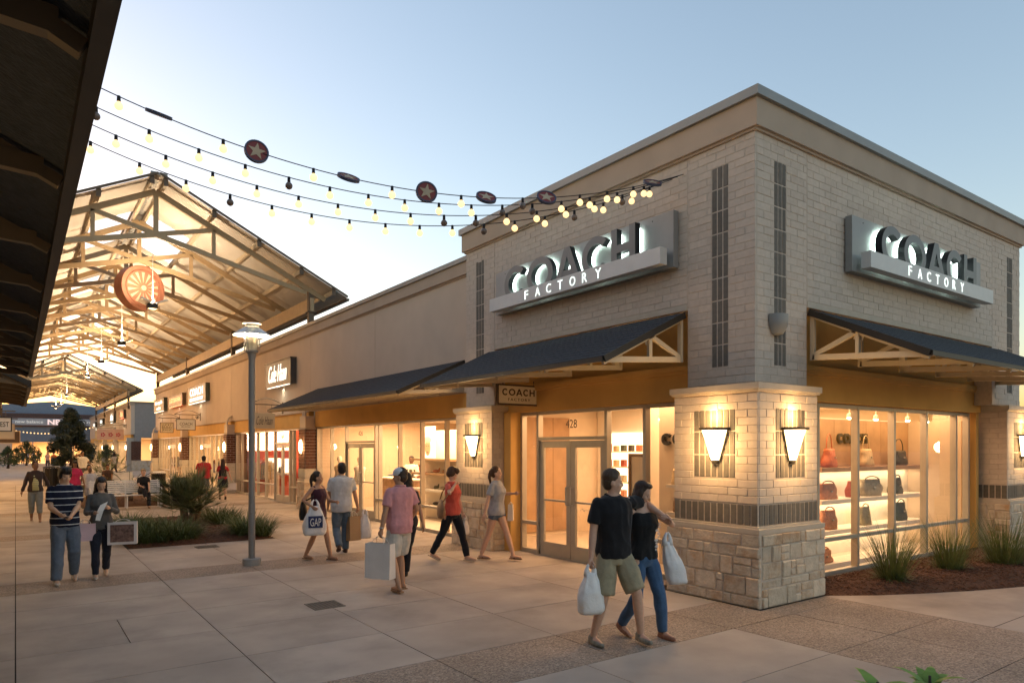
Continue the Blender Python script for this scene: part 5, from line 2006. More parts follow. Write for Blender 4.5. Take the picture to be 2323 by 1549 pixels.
for b, lab, sd in ((BED1, 'mulched bed with a fan palm and border grass beside the lamp post', 1), (BED2, 'mulched bed behind the white benches', 2), (BED3, 'far mulched bed before the dark tree', 3)):
    bo, ins, hz = mound('planting_bed', rect(b), 0.0, .09, m_mulch, res=.2, seed=sd)
    tag(bo, lab, 'planting bed')
    chips(bo, ins, hz, (b[0], b[1], b[2], b[3]), 1500 if sd == 1 else 400, sd)
edge2 = edge[:8] + [(17.6, 3.23), (17.6, 5.1), (16.9, 5.1), (15.46, 5.13), (15.46, 5.76), (8.97, 5.76), (8.97, 5.07)]
bo, ins, hz = mound('planting_bed', edge2, 0.0, .10, m_mulch, res=.14, seed=9)
tag(bo, 'red-brown mulch bed under the handbag display windows', 'planting bed')
chips(bo, ins, hz, (8.97, 17.5, 3.2, 5.7), 5200, 4)

# border grass round the fan palm
LG = [(2.28, 15.98, .50, 330), (2.85, 16.05, .46, 300), (2.25, 16.75, .48, 260), (2.75, 16.75, .46, 260), (2.2, 17.6, .45, 220), (4.2, 16.05, .42, 280), (4.45, 16.75, .40, 200), (4.35, 18.6, .44, 200), (4.35, 19.6, .46, 200), (2.25, 19.0, .45, 180), (4.5, 15.72, .22, 110)]
GL = ['dense border grass tuft at the bed corner beside the walking couple', 'border grass tuft on the front bed edge beside the corner tuft', 'border grass tuft behind the corner tuft', 'border grass tuft between the palm and the corner tufts', 'border grass tuft on the long bed edge behind the couple', 'border grass tuft just before the lamp post', 'border grass tuft along the bed side facing the red shop', 'border grass tuft beside the palm on the shop side', 'border grass tuft behind the palm on the shop side', 'border grass tuft behind the palm on the couple side', 'small border grass sprig at the bed corner right behind the lamp post']
for i, ((x, y, r, n), lab) in enumerate(zip(LG, GL)):
    clump('border_grass', x, y, .04, r, .56, int(n * 1.9), m_lir, lab, 'grass tuft', 100 + i, droop=.5, up=1.35, w=.018, group='border grass round the fan palm')
# tall grasses in the window bed
TG = [(10.38, 4.92, .26, 300, 'tall grass clump standing nearest the corner pillar'), (12.05, 4.82, .28, 300, 'tall grass clump midway along the handbag windows'), (13.3, 4.5, .36, 420, 'large tall grass clump at the end of the handbag windows'), (14.9, 4.0, .44, 420, 'tall grass clump beside the last stone pillar')]
for i, (x, y, r, n, lab) in enumerate(TG):
    clump('tall_grass', x, y, .06, r, .82, n, m_muh, lab, 'grass clump', 200 + i, droop=.20, up=2.3, w=.010, group='tall grasses in the window bed', seg=5)
    o = clump('base_leaves', x, y, .06, r * 1.1, .30, 190, m_lir, lab, 'grass clump', 300 + i, droop=.6, up=1.0, w=.014)
    o.parent = bpy.data.objects[-1] if False else None
    # the dense skirt belongs to its clump
    top = [q for q in COL.objects if q.get('label') == lab and q.name.startswith('tall_grass')][-1]
    o.parent = top
    for kk in ('label', 'category', 'group'):
        if kk in o:
            del o[kk]


def fan_palm(x, y, z, label, seed, nleaf=34, sc_=1.0, stems=4):
    rr = random.Random(seed)
    t = thing('fan_palm', label, 'palm', (x, y, z))
    tips = []
    for k in range(stems):
        a = 2 * PI * k / stems + rr.uniform(-.4, .4)
        l = rr.uniform(.22, .46) * sc_
        b = Vector((x + .10 * math.cos(a), y + .10 * math.sin(a), z - .02))
        e = b + Vector((math.cos(a) * .14, math.sin(a) * .14, l))
        MB().tube([b, (b + e) / 2 + Vector((math.cos(a), math.sin(a), 0)) * .03, e], [.06 * sc_, .06 * sc_, .05 * sc_], 10).obj('trunk', m_trunk, t, smooth=True)
        tips.append(e)
    for k in range(nleaf):
        e = tips[k % stems]
        a = rr.uniform(0, 2 * PI)
        el = rr.choice([rr.uniform(.7, 1.5), rr.uniform(.35, 1.2), rr.uniform(.0, .7)])
        d = Vector((math.cos(a) * math.cos(el), math.sin(a) * math.cos(el), math.sin(el)))
        l = rr.uniform(.38, .70) * sc_ * (.75 if el < .3 else 1)
        mid = e + d * l * .6
        c = e + d * l + Vector((0, 0, -.04))
        f = MB()
        f.tube([e, mid, c], [.010, .008, .006], 5)
        ax = (c - mid).normalized()
        up = Vector((0, 0, 1)) - ax * ax.z
        up = up.normalized() if up.length > .05 else Vector((0, 1, 0))
        sd = ax.cross(up).normalized()
        nseg = 20
        R_ = rr.uniform(.34, .46) * sc_
        for j in range(nseg):
            th = rad(-125 + 250 * j / (nseg - 1))
            dv = (ax * math.cos(th) + sd * math.sin(th) + up * (.16 + .1 * abs(math.sin(th)))).normalized()
            blade_into(f, c, dv, R_ * (1 - .25 * abs(th) / 2.2) * rr.uniform(.88, 1.08), .022 * sc_, .05 * rr.uniform(.2, 1.8), 3)
        f.obj('leaf', m_palm, t)
    return t


fan_palm(3.66, 19.3, .08, 'bushy multi-stemmed fan palm in the bed behind the lamp post', 5, nleaf=125, sc_=1.12, stems=7)
fan_palm(3.6, 39.0, .08, 'farther fan palm in the bed before the dark tree', 6, nleaf=26, sc_=1.35, stems=3)


def frond_plant(x, y, z, label, seed, n=34, L=1.15):
    rr = random.Random(seed)
    t = thing('frond_plant', label, 'cycad', (x, y, z))
    MB().tube([(x, y, z - .02), (x, y, z + .25)], [.14, .12], 10).obj('trunk', m_trunk, t, smooth=True)
    for k in range(n):
        a = rr.uniform(0, 2 * PI)
        el = rr.uniform(.35, 1.3)
        v = Vector((math.cos(a) * math.cos(el), math.sin(a) * math.cos(el), math.sin(el)))
        p = Vector((x, y, z + .25))
        l = L * rr.uniform(.8, 1.15)
        pts = [p.copy()]
        for j in range(9):
            v = (v + Vector((0, 0, -.115))).normalized()
            p = p + v * l / 9
            pts.append(p.copy())
        f = MB(); f.tube(pts, [.012] * 5 + [.008] * 5, 4)
        for j in range(1, 10):
            for h in (0, .5):
                q = pts[j - 1].lerp(pts[j], h)
                ax = (pts[j] - pts[j - 1]).normalized()
                sd = ax.cross(Vector((0, 0, 1))).normalized()
                for s in (-1, 1):
                    blade_into(f, q, (sd * s + ax * .7 + Vector((0, 0, .25))), .20 * (1 - .045 * j), .016, .12, 2)
        f.obj('frond', m_cyc, t)


frond_plant(3.35, 28.4, .08, 'arching frond plant right behind the white bench', 8)
frond_plant(2.5, 30.2, .08, 'arching frond plant at the back of the bench bed', 9, n=22, L=.9)
for i, (x, y, lab) in enumerate(((2.3, 27.4, 'grass tuft behind the bench on the walk side'), (4.3, 27.5, 'grass tuft behind the seated woman'), (2.4, 37.2, 'grass tuft at the front of the far bed'), (3.2, 37.0, 'grass tuft beside the black bins in the far bed'), (4.2, 37.6, 'grass tuft on the shop side of the far bed'))):
    clump('border_grass', x, y, .05, .45, .5, 160, m_lir, lab, 'grass tuft', 400 + i, droop=.5, up=1.2, w=.02)


def tree(x, y, h, r, label, seed, n=9000, leaf=.11, trunk_h=1.0, cone=True, mat=None):
    rr = random.Random(seed)
    t = thing('evergreen_tree', label, 'tree', (x, y, 0))
    tk = MB(); tk.tube([(x, y, 0), (x + .04, y, trunk_h), (x, y + .03, h * .6), (x, y, h * .92)], [.13, .10, .06, .02], 9)
    for k in range(14):
        z = trunk_h * .8 + (h * .85 - trunk_h * .8) * k / 14
        a = rr.uniform(0, 2 * PI)
        ln = r * (1 - (z / h) ** 1.6) * .8
        tk.tube([(x, y, z), (x + ln * .5 * math.cos(a), y + ln * .5 * math.sin(a), z + .12), (x + ln * math.cos(a), y + ln * math.sin(a), z + .2)], [.04, .025, .01], 5)
    tk.obj('trunk', m_bark, t, smooth=True)
    cen = []
    for k in range(80):
        z = rr.uniform(trunk_h, h)
        f = (z - trunk_h) / (h - trunk_h)
        rad_ = r * (math.sin(PI * min(1, (.22 + f * .80)) ** .8) if cone else 1)
        a = rr.uniform(0, 2 * PI); q = rad_ * rr.uniform(.45, 1.0)
        cen.append((Vector((x + q * math.cos(a), y + q * math.sin(a), z)), rr.uniform(.22, .42) * r / 1.4))
    c = MB()
    for k in range(n):
        ce, cr = rr.choice(cen)
        d = Vector((rr.gauss(0, 1), rr.gauss(0, 1), rr.gauss(0, 1))).normalized()
        p = ce + d * cr * rr.uniform(.5, 1.0)
        nrm = (d + Vector((rr.uniform(-.7, .7), rr.uniform(-.7, .7), rr.uniform(-.2, .9)))).normalized()
        a_ = nrm.orthogonal().normalized(); b_ = nrm.cross(a_)
        an = rr.uniform(0, 2 * PI)
        u = a_ * math.cos(an) + b_ * math.sin(an); v = nrm.cross(u)
        l = leaf * rr.uniform(.7, 1.3)
        c.add([p - u * l * .5, p + v * l * .22 + nrm * .01, p + u * l * .5, p - v * l * .22 + nrm * .01], [(0, 1, 2, 3)])
    c.obj('crown', mat or m_tree, t)
    return t


tree(3.12, 57.0, 4.5, 1.5, 'dark dense evergreen tree standing in the open between the gable roofs', 21, n=17000, leaf=.19)
tree(5.6, 60.5, 2.2, .8, 'small leafy tree beside the dark evergreen', 22, n=2500, trunk_h=.9, mat=m_cyc)
tree(1.0, 96.0, 2.6, 1.6, 'bushy tree in front of the lit end building', 23, n=2500, leaf=.2, trunk_h=.5, mat=m_cyc)
tree(-.6, 84.0, 2.0, 1.0, 'low round shrub tree on the awning side far down the walk', 24, n=1800, leaf=.18, trunk_h=.4, mat=m_cyc)
# leafy shrub whose top pokes into view beside the camera
t = thing('leafy_shrub', 'bright green leafy shrub tops in front of the aggregate paving', 'shrub', (3.13, 1.43, 0))
rr = random.Random(77)
for (sx, sy, sz) in ((3.23, 1.37, 1.01), (3.04, 1.50, .985), (3.13, 1.43, .94)):
    MB().tube([(sx, sy, 0), (sx + .02, sy, sz * .6), (sx, sy, sz)], [.018, .012, .006], 6).obj('stem', m_bark, t, smooth=True)
    c = MB()
    for k in range(70):
        a = rr.uniform(0, 2 * PI); z = sz - rr.random() ** 1.5 * .55
        d = Vector((math.cos(a), math.sin(a), rr.uniform(.1, .9)))
        blade_into(c, (sx, sy, z - .03), d, rr.uniform(.09, .17), .075, .30, 4)
    c.obj('leaves', m_shrub, t)

# ================================================================ benches, bins
def bench(x0, x1, y, label, face=-1):
    """White slatted steel bench; faces -Y when face is -1."""
    t = thing('bench', label, 'bench', ((x0 + x1) / 2, y, 0))
    f = face
    for k in range(5):
        yy = y + f * (.02 + .085 * k)
        MB().box(x0, x1, min(yy, yy + f * .06), max(yy, yy + f * .06), .42, .445).obj('seat_slat', m_white, t)
    for k in range(7):
        z = .49 + k * .062
        yb = y - f * (.03 + .022 * k)
        MB().box(x0, x1, yb - .01, yb + .01, z, z + .046).obj('back_slat', m_white, t)
    for xx in (x0 + .06, (x0 + x1) / 2, x1 - .06):
        g = MB()
        g.bar((xx, y - f * .045, .0), (xx, y - f * .045, .46), .04, .04)
        g.bar((xx, y + f * .42, .0), (xx, y + f * .42, .42), .04, .04)
        g.bar((xx, y - f * .065, .40), (xx, y + f * .44, .40), .04, .035)
        g.bar((xx, y - f * .05, .42), (xx, y - f * .20, .93), .04, .03, up=(1, 0, 0))
        g.obj('leg_frame', m_white, t)
    for xx in (x0 + .02, x1 - .02):
        MB().tube([(xx, y - f * .1, .66), (xx, y + f * .38, .66), (xx, y + f * .42, .60), (xx, y + f * .42, .02)], .018, 7).obj('arm', m_white, t)
    return t


bench(1.95, 4.05, 26.35, 'white slatted bench with the woman in black sitting on it')
bench(1.95, 4.3, 35.2, 'farther white slatted bench before the far bed')
bench(2.1, 4.3, 45.5, 'farthest white slatted bench in front of the dark evergreen')


def bin_(x, y, label, r=.28, h=.95, top=m_black):
    t = thing('litter_bin', label, 'litter bin', (x, y, 0))
    MB().lathe([(0, .03), (r * .86, .03), (r * .86, h - .06), (0, h - .06)], (x, y, 0), 18).obj('liner', m_black, t)
    for k in range(20):
        a = 2 * PI * k / 20
        MB().bar((x + r * math.cos(a), y + r * math.sin(a), .02), (x + r * math.cos(a), y + r * math.sin(a), h - .03), .035, .012, up=(math.cos(a), math.sin(a), 0)).obj('slat', m_black, t)
    b = MB(); b.lathe([(r * .5, h - .03), (r * 1.06, h - .03), (r * 1.08, h), (r * .9, h + .05), (r * .5, h + .06), (r * .5, h - .03)], (x, y, 0), 20)
    b.obj('rim', top, t, smooth=True, angle=40)


bin_(4.55, 25.6, 'black slatted litter bin behind the fan palm beside the bench')
bin_(5.0, 33.0, 'black litter bin with a white dome rim near the brick pier', top=m_white)
bin_(1.55, 43.5, 'black litter bin in the middle of the walk', r=.38, h=1.0)
bin_(2.35, 43.0, 'black litter bin beside the far bed', r=.38, h=1.0)
# ================================================================ people
SK = {'light': (.56, .34, .24), 'tan': (.42, .235, .145), 'brown': (.22, .115, .065), 'dark': (.12, .06, .036), 'asian': (.54, .34, .23)}


def SKIN(k):
    return M('skin_' + k, SK[k], .55, var=.06, scale=30)


def CLOTH(name, col, var=.12, scale=14):
    return M('cloth_' + name, col, .9, var=var, scale=scale, bump=.25, bscale=26, sheen=.15, spec=.2)


def remesh(mb, vox, sm=2):
    me = mb.mesh('tmp', m_black)
    o = bpy.data.objects.new('tmp', me)
    md = o.modifiers.new('r', 'REMESH')
    md.mode = 'VOXEL'
    md.voxel_size = vox
    md.use_smooth_shade = True
    m2 = evaluate(o)
    bpy.data.meshes.remove(me)
    m2.materials.clear()
    if sm:
        bm = bmesh.new(); bm.from_mesh(m2)
        for _ in range(sm):
            bmesh.ops.smooth_vert(bm, verts=bm.verts, factor=.5, use_axis_x=True, use_axis_y=True, use_axis_z=True)
        bm.to_mesh(m2); bm.free()
    m2.polygons.foreach_set('use_smooth', [True] * len(m2.polygons))
    return m2


def folds(me, amp, freq, seed):
    me.calc_loop_triangles() if False else None
    ns = [v.normal.copy() for v in me.vertices]
    for v, n in zip(me.vertices, ns):
        p = v.co
        k = noise.noise(Vector((p.x * freq, p.y * freq, p.z * freq * .55 + seed)))
        k2 = noise.noise(Vector((p.x * freq * 2.3, p.y * freq * 2.3, p.z * freq * 1.2 - seed)))
        v.co = p + n * amp * (1 - 2 * abs(k)) + n * amp * .4 * k2


def chain(mb, pts, rs, n=10, open_end=False):
    mb.tube(pts, rs, n)
    for p, r in list(zip(pts, rs))[:-1 if open_end else None]:
        mb.ell(p, (r, r, r), n, 6)


def loft(mb, secs, n=16, ex=.85):
    """secs: (z, cx, cy, rx, ry) stacked cross-sections."""
    vs = []
    for (z, cx, cy, rx, ry) in secs:
        for k in range(n):
            a = 2 * PI * k / n
            c, s = math.cos(a), math.sin(a)
            vs.append((cx + rx * math.copysign(abs(c) ** ex, c), cy + ry * math.copysign(abs(s) ** ex, s), z))
    m = len(secs)
    fs = [(i * n + k, i * n + (k + 1) % n, (i + 1) * n + (k + 1) % n, (i + 1) * n + k) for i in range(m - 1) for k in range(n)]
    fs += [tuple(range(n))[::-1], tuple((m - 1) * n + k for k in range(n))]
    mb.add(vs, fs)


def ik(a, b, l1, l2, pole):
    """Joint between a and b for two bones."""
    a, b, pole = Vector(a), Vector(b), Vector(pole)
    d = b - a
    L = min(d.length, (l1 + l2) * .999)
    b2 = a + d.normalized() * L
    x = (l1 * l1 - l2 * l2 + L * L) / (2 * L)
    h = math.sqrt(max(0, l1 * l1 - x * x))
    u = d.normalized()
    p = pole - u * pole.dot(u)
    p = p.normalized() if p.length > 1e-5 else Vector((0, 0, 1))
    return a + u * x + p * h, b2


MALE = [(.80, 0, 0, .13, .09), (.86, 0, 0, .160, .110), (.93, 0, -.005, .170, .118), (1.02, 0, 0, .160, .110), (1.10, 0, .005, .158, .108), (1.20, 0, .005, .168, .115), (1.31, 0, .0, .185, .118), (1.39, 0, -.01, .182, .10), (1.44, 0, -.012, .13, .08), (1.48, 0, -.01, .06, .06)]
FEM = [(.80, 0, 0, .13, .09), (.86, 0, -.005, .165, .115), (.93, 0, -.008, .175, .12), (1.01, 0, 0, .150, .105), (1.09, 0, .005, .128, .092), (1.18, 0, .01, .138, .105), (1.26, 0, .018, .148, .125), (1.33, 0, .005, .150, .105), (1.39, 0, -.008, .145, .085), (1.44, 0, -.01, .09, .06), (1.47, 0, -.01, .05, .05)]


def person(label, loc, head_az, H=1.75, fem=False, skin='light', feet=((-.10, .22, 0), (.10, -.24, .06)), hands=((-.26, .05, .80), (.26, .0, .80)),
           top=('t', (.5, .5, .5), 'short', .88, .016), bottom=('pants', (.1, .1, .2), .012), shoes=(.1, .09, .08), hair=((.03, .02, .015), 'short'),
           look=(0, 0), vox=.011, hipz=None, girth=1.0, group=None, grip=(False, False), extra=None, sit=False, top_mat=None, bottom_mat=None, lean=0.0, sandal=False, knee_pole=(0, 1, .1), elbow=None, collar=0):
    s = H / 1.75
    S = FEM if fem else MALE
    sh = .152 if fem else .178
    zs = 1.40 if fem else 1.405
    hz = hipz / s if hipz else .90
    dz = hz - .90
    k_arm = .86 if fem else 1.0

    def T(z, y=0):   # lean
        return y + lean * max(0, z - .9)
    secs = [(z + dz, cx, T(z, cy), rx * girth, ry * girth) for (z, cx, cy, rx, ry) in S]
    hips = [Vector((-.085, 0, hz)), Vector((.085, 0, hz))]
    shs = [Vector((-sh * (girth * .4 + .6), T(zs, -.012), zs + dz)), Vector((sh * (girth * .4 + .6), T(zs, -.012), zs + dz))]
    ank, kne, elb, hnd = [], [], [], []
    for i in range(2):
        f = Vector(feet[i]) / s
        a = Vector((f.x, f.y - (.02 if f.z < .03 else .05), f.z + .085))
        kn, a2 = ik(hips[i], a, .43, .41, Vector(knee_pole))
        kne.append(kn); ank.append(a2)
        h = Vector(hands[i]) / s
        ep = Vector(((-.5, .5)[i], -.9, -.35)) if elbow is None or elbow[i] is None else Vector(elbow[i])
        e, h2 = ik(shs[i], h, .285, .255, ep)
        elb.append(e); hnd.append(h2)
    b = MB()
    loft(b, secs)
    hc = Vector((0, T(1.6, .0), 1.605 + dz))
    b.tube([(0, T(1.42, -.012), 1.42 + dz), (0, T(1.5, -.005), 1.53 + dz)], [.062 * k_arm, .055 * k_arm], 12)
    hm = Matrix.Rotation(look[0], 3, 'Z') @ Matrix.Rotation(look[1], 3, 'X')

    def hp(x, y, z):
        return hc + hm @ Vector((x, y, z))
    b.ell(hp(0, -.012, .035), (.074, .092, .088), 16, 10, hm)
    b.ell(hp(0, .012, -.03), (.062, .075, .088), 14, 10, hm)
    b.ell(hp(0, .045, -.085), (.036, .034, .030), 10, 8, hm)
    b.ell(hp(0, .088, -.022), (.012, .020, .024), 8, 6, hm)
    for sx in (-1, 1):
        b.ell(hp(sx * .073, -.012, -.012), (.012, .022, .032), 8, 6, hm)
        b.ell(hp(sx * .038, .055, -.03), (.026, .022, .024), 8, 6, hm)
    b.ell(hp(0, .068, .018), (.055, .018, .014), 10, 6, hm)
    for i in range(2):
        chain(b, [shs[i], shs[i].lerp(elb[i], .5), elb[i], elb[i].lerp(hnd[i], .35), hnd[i]], [.052 * k_arm, .048 * k_arm, .040 * k_arm, .041 * k_arm, .027 * k_arm])
        chain(b, [hips[i], hips[i].lerp(kne[i], .5), kne[i], kne[i].lerp(ank[i], .35), ank[i]], [.092 * girth, .078 * girth, .055, .055, .036])
        # palm
        dv = (hnd[i] - elb[i]).normalized()
        b.ell(hnd[i] + dv * .045, (.022, .040, .05), 10, 8, dv.to_track_quat('Z', 'Y').to_matrix())
        # foot core
        fy = Vector((0, 1, 0))
        lift = feet[i][2] > .03
        toe = ank[i] + Vector((0, .15, -.055 - (.06 if lift else 0)))
        if sit and feet[i][2] > .15:
            toe = ank[i] + Vector((0, .13, -.05))
        chain(b, [ank[i] + Vector((0, -.035, -.045)), ank[i] + Vector((0, .05, -.045 - (.02 if lift else 0))), toe], [.032, .036, .026], 8)
    me = remesh(b, vox)
    # fingers and thumb grow out of the palm
    fb = MB()
    for i in range(2):
        dv = (hnd[i] - elb[i]).normalized()
        sd = dv.cross(Vector((0, 1, 0)))
        sd = sd.normalized() if sd.length > .2 else Vector((1, 0, 0))
        fr = sd.cross(dv).normalized()
        curl = .9 if grip[i] else .35
        inn = Vector(((1, -1)[i], 0, 0))
        pn = (inn - dv * inn.dot(dv)); pn = pn.normalized() if pn.length > .1 else sd
        fr = dv.cross(pn).normalized()
        for q, (o_, l_) in enumerate(((-.027, .062), (-.009, .074), (.009, .070), (.026, .054))):
            p0 = hnd[i] + dv * .075 + fr * o_
            p1 = p0 + (dv * math.cos(curl * .6) + pn * math.sin(curl * .6)) * l_ * .45
            p2 = p1 + (dv * math.cos(curl * 1.6) + pn * math.sin(curl * 1.6)) * l_ * .32
            p3 = p2 + (dv * math.cos(curl * 2.5) + pn * math.sin(curl * 2.5)) * l_ * .26
            fb.tube([p0 - dv * .02, p0, p1, p2, p3], [.0085, .0085, .008, .0075, .006], 6)
        th = hnd[i] + dv * .035 + Vector((0, .026, 0))
        fb.tube([th, th + dv * .025 + Vector((0, .022, 0)) + pn * .01, th + dv * .055 + Vector((0, .024, 0)) + pn * .025], [.011, .010, .007], 6)
    bm = bmesh.new(); bm.from_mesh(me)
    m3 = fb.mesh('f', m_black, smooth=True); bm.from_mesh(m3); bm.to_mesh(me); bm.free(); bpy.data.meshes.remove(m3)
    me.materials.append(SKIN(skin))
    me.polygons.foreach_set('use_smooth', [True] * len(me.polygons))
    me.name = 'person'
    sm = Matrix.Diagonal((s, s, s, 1))
    me.transform(sm)
    o = bpy.data.objects.new('person', me)
    COL.objects.link(o)
    o.location = (loc[0], loc[1], 0)
    o.rotation_euler = (0, 0, -rad(head_az))
    tag(o, label, 'person', group)

    def child(nm, mesh, mat):
        mesh.materials.clear()
        mesh.materials.append(mat)
        mesh.transform(sm)
        c = bpy.data.objects.new(nm, mesh)
        COL.objects.link(c)
        c.parent = o
        return c
    # --- upper garment
    nm, tc, sl, zb, lo = top
    g = MB()
    ts = []
    for (z, cx, cy, rx, ry) in secs:
        if zb + dz - .03 <= z <= (1.45 if sl != 'none' else 1.40) + dz:
            ts.append((z, cx, cy, rx + lo, ry + lo))
    ts = [(zb + dz, 0, ts[0][2], max(ts[0][3], .155 * girth + lo), max(ts[0][4], .105 * girth + lo))] + [q for q in ts if q[0] > zb + dz + .02]
    if sl == 'none':
        ts.append((1.385 + dz, 0, T(1.385, -.008), .115 * girth, .085 * girth))
    else:
        ts.append((1.468 + dz, 0, T(1.46, -.012), .085, .07))
    loft(g, ts)
    for i in range(2):
        if sl == 'short':
            m_ = shs[i].lerp(elb[i], .72)
            chain(g, [shs[i] + Vector((0, 0, -.005)), shs[i].lerp(elb[i], .4), m_], [.046 * k_arm + lo * .35, .050 * k_arm + lo * .6, .050 * k_arm + lo * .9], open_end=True)
        elif sl == 'long':
            w_ = elb[i].lerp(hnd[i], .88)
            chain(g, [shs[i], elb[i], w_], [.048 * k_arm + lo * .4, .044 * k_arm + lo * .7, .034 * k_arm + lo * .6])
        elif sl == 'none':
            g.tube([shs[i] + Vector(((.05, -.05)[i], .05, -.06)), shs[i] + Vector(((.045, -.045)[i], 0, .045)), shs[i] + Vector(((.05, -.05)[i], -.06, -.08))], .022, 6)
    gm = remesh(g, vox, 4)
    folds(gm, .010, 8, len(label))
    child('shirt' if sl != 'none' else 'top', gm, top_mat or CLOTH(nm, tc))
    # --- lower garment
    kind, bc, bl = bottom
    g = MB()
    bs = [(z, cx, cy, rx + bl, ry + bl) for (z, cx, cy, rx, ry) in secs if z <= 1.0 + dz]
    bs = [q if q[0] < zb + dz - .02 else (q[0], q[1], q[2], q[3] - bl + min(bl, lo - .010), q[4] - bl + min(bl, lo - .010)) for q in bs]
    loft(g, bs)
    for i in range(2):
        if kind == 'skirt':
            continue
        kn, an = kne[i], ank[i]
        if kind == 'pants':
            end = an + Vector((0, -.01, -.01))
            chain(g, [hips[i], hips[i].lerp(kn, .5), kn, kn.lerp(an, .4), end], [.080 * girth + min(bl, lo * .5), .082 * girth + bl, .060 + bl, .058 + bl, .048 + bl], open_end=True)
        elif kind == 'capri':
            end = kn.lerp(an, .45)
            chain(g, [hips[i], hips[i].lerp(kn, .5), kn, end], [.080 + min(bl, lo * .5), .084 + bl, .064 + bl, .060 + bl])
        elif kind == 'shorts':
            end = hips[i].lerp(kn, .93)
            chain(g, [hips[i], hips[i].lerp(kn, .5), end], [.080 * girth + min(bl, lo * .5), .086 * girth + bl, .080 * girth + bl], open_end=True)
        elif kind == 'short_shorts':
            end = hips[i].lerp(kn, .30)
            chain(g, [hips[i], end], [.082 + min(bl, lo * .5), .084 + bl], open_end=True)
    if kind == 'skirt':
        loft(g, [(.52 + dz, 0, 0, .20 + bl, .16 + bl), (.75 + dz, 0, 0, .19 + bl, .14 + bl), (.95 + dz, 0, 0, .16 + bl, .12 + bl)])
    gm = remesh(g, vox, 3)
    folds(gm, .010, 7, len(label) + 5)
    child('trousers' if kind in ('pants', 'capri') else ('skirt' if kind == 'skirt' else 'shorts'), gm, bottom_mat or CLOTH('b_%02d_%02d_%02d' % tuple(int(q * 100) for q in bc), bc))
    # --- shoes
    for i in range(2):
        g = MB()
        lift = feet[i][2] > .03
        a = ank[i]
        pit = -.35 if (lift and not sit) else 0.0
        Rm = Matrix.Rotation(pit, 3, 'X')
        q = lambda x, y, z: a + Rm @ Vector((x, y, z))
        if sandal:
            pts = [(-.035, -.07), (.035, -.07), (.042, .08), (.03, .17), (-.02, .175), (-.042, .09)]
            k = len(pts)
            g.add([q(x, y, -.088) for x, y in pts] + [q(x, y, -.070) for x, y in pts], [tuple(range(k))[::-1], tuple(range(k, 2 * k))] + [(j, (j + 1) % k, k + (j + 1) % k, k + j) for j in range(k)])
            g.tube([q(-.038, .02, -.07), q(0, .09, -.035), q(.038, .02, -.07)], .008, 6)
            sm_ = g.mesh('sandal', m_black)
            child('sandal', sm_, M('shoe_%02d%02d%02d' % tuple(int(v * 100) for v in shoes), shoes, .6))
        else:
            Rq = Rm
            g.ell(q(0, .055, -.058), (.045, .145, .034), 12, 8, Rq)
            g.ell(q(0, -.015, -.035), (.042, .062, .055), 12, 8, Rq)
            g.ell(q(0, .05, -.076), (.047, .15, .016), 12, 6, Rq)
            child('shoe', remesh(g, max(vox, .012), 1), M('shoe_%02d%02d%02d' % tuple(int(v * 100) for v in shoes), shoes, .6, var=.25, scale=30))
    # --- hair or hat
    hcol, style = hair
    g = MB()
    hmat = M('hair_%02d%02d%02d' % tuple(int(v * 100) for v in hcol), hcol, .5, var=.25, scale=40, bump=.4, bscale=70)
    if style != 'bald':
        g.ell(hp(0, -.030, .050), (.083, .092, .088), 16, 10, hm)
        g.ell(hp(0, -.045, .0), (.079, .070, .085), 14, 10, hm)
        if style in ('mop',):
            g.ell(hp(0, .03, .085), (.078, .075, .055), 12, 8, hm); g.ell(hp(0, .068, .058), (.062, .03, .03), 12, 8, hm); g.ell(hp(-.06, -.01, .02), (.03, .06, .07), 10, 8, hm); g.ell(hp(.06, -.01, .02), (.03, .06, .07), 10, 8, hm)
        if style in ('crop',):
            g.ell(hp(0, -.02, .075), (.078, .085, .065), 12, 8, hm); g.ell(hp(0, -.075, -.03), (.05, .03, .04), 10, 6, hm)
        if style == 'long':
            for (x, y, z, rx, ry, rz) in ((0, -.065, -.08, .085, .045, .12), (0, -.075, -.20, .095, .042, .13), (-.075, -.02, -.07, .026, .045, .13), (.075, -.02, -.07, .026, .045, .13), (-.085, .01, -.18, .028, .04, .11), (.085, .01, -.18, .028, .04, .11), (0, .005, .10, .07, .075, .035)):
                g.ell(hp(x, y, z), (rx, ry, rz), 10, 8, hm)
        if style == 'verylong':
            for (x, y, z, rx, ry, rz) in ((0, -.07, -.1, .095, .05, .14), (0, -.09, -.24, .105, .05, .16), (0, -.10, -.40, .09, .045, .15)):
                g.ell(hp(x, y, z), (rx, ry, rz), 12, 8, hm)
        if style == 'shoulder':
            for (x, y, z, rx, ry, rz) in ((0, -.06, -.06, .09, .05, .11), (-.072, -.015, -.05, .03, .05, .11), (.072, -.015, -.05, .03, .05, .11), (0, .0, .1, .075, .08, .035)):
                g.ell(hp(x, y, z), (rx, ry, rz), 10, 8, hm)
        if style in ('ponytail', 'bun'):
            g.ell(hp(0, -.115, .03), (.035, .035, .04), 10, 8, hm)
            if style == 'ponytail':
                g.ell(hp(0, -.135, -.06), (.034, .03, .09), 10, 8, hm); g.ell(hp(0, -.125, -.14), (.026, .024, .06), 8, 6, hm)
        hme = remesh(g, max(.009, vox * .8), 1)
        folds(hme, .004, 26, 3)
        child('hair', hme, hmat)
    # --- face
    g = MB()
    for sx in (-1, 1):
        g.ell(hp(sx * .031, .0745, -.006), (.0095, .007, .0050), 8, 6, hm)
        g.ell(hp(sx * .032, .077, .019), (.015, .006, .0028), 8, 6, hm)
    ge = g.mesh('eyes', m_black, smooth=True)
    child('eyes', ge, M('eye_dark', (.02, .014, .01), .3))
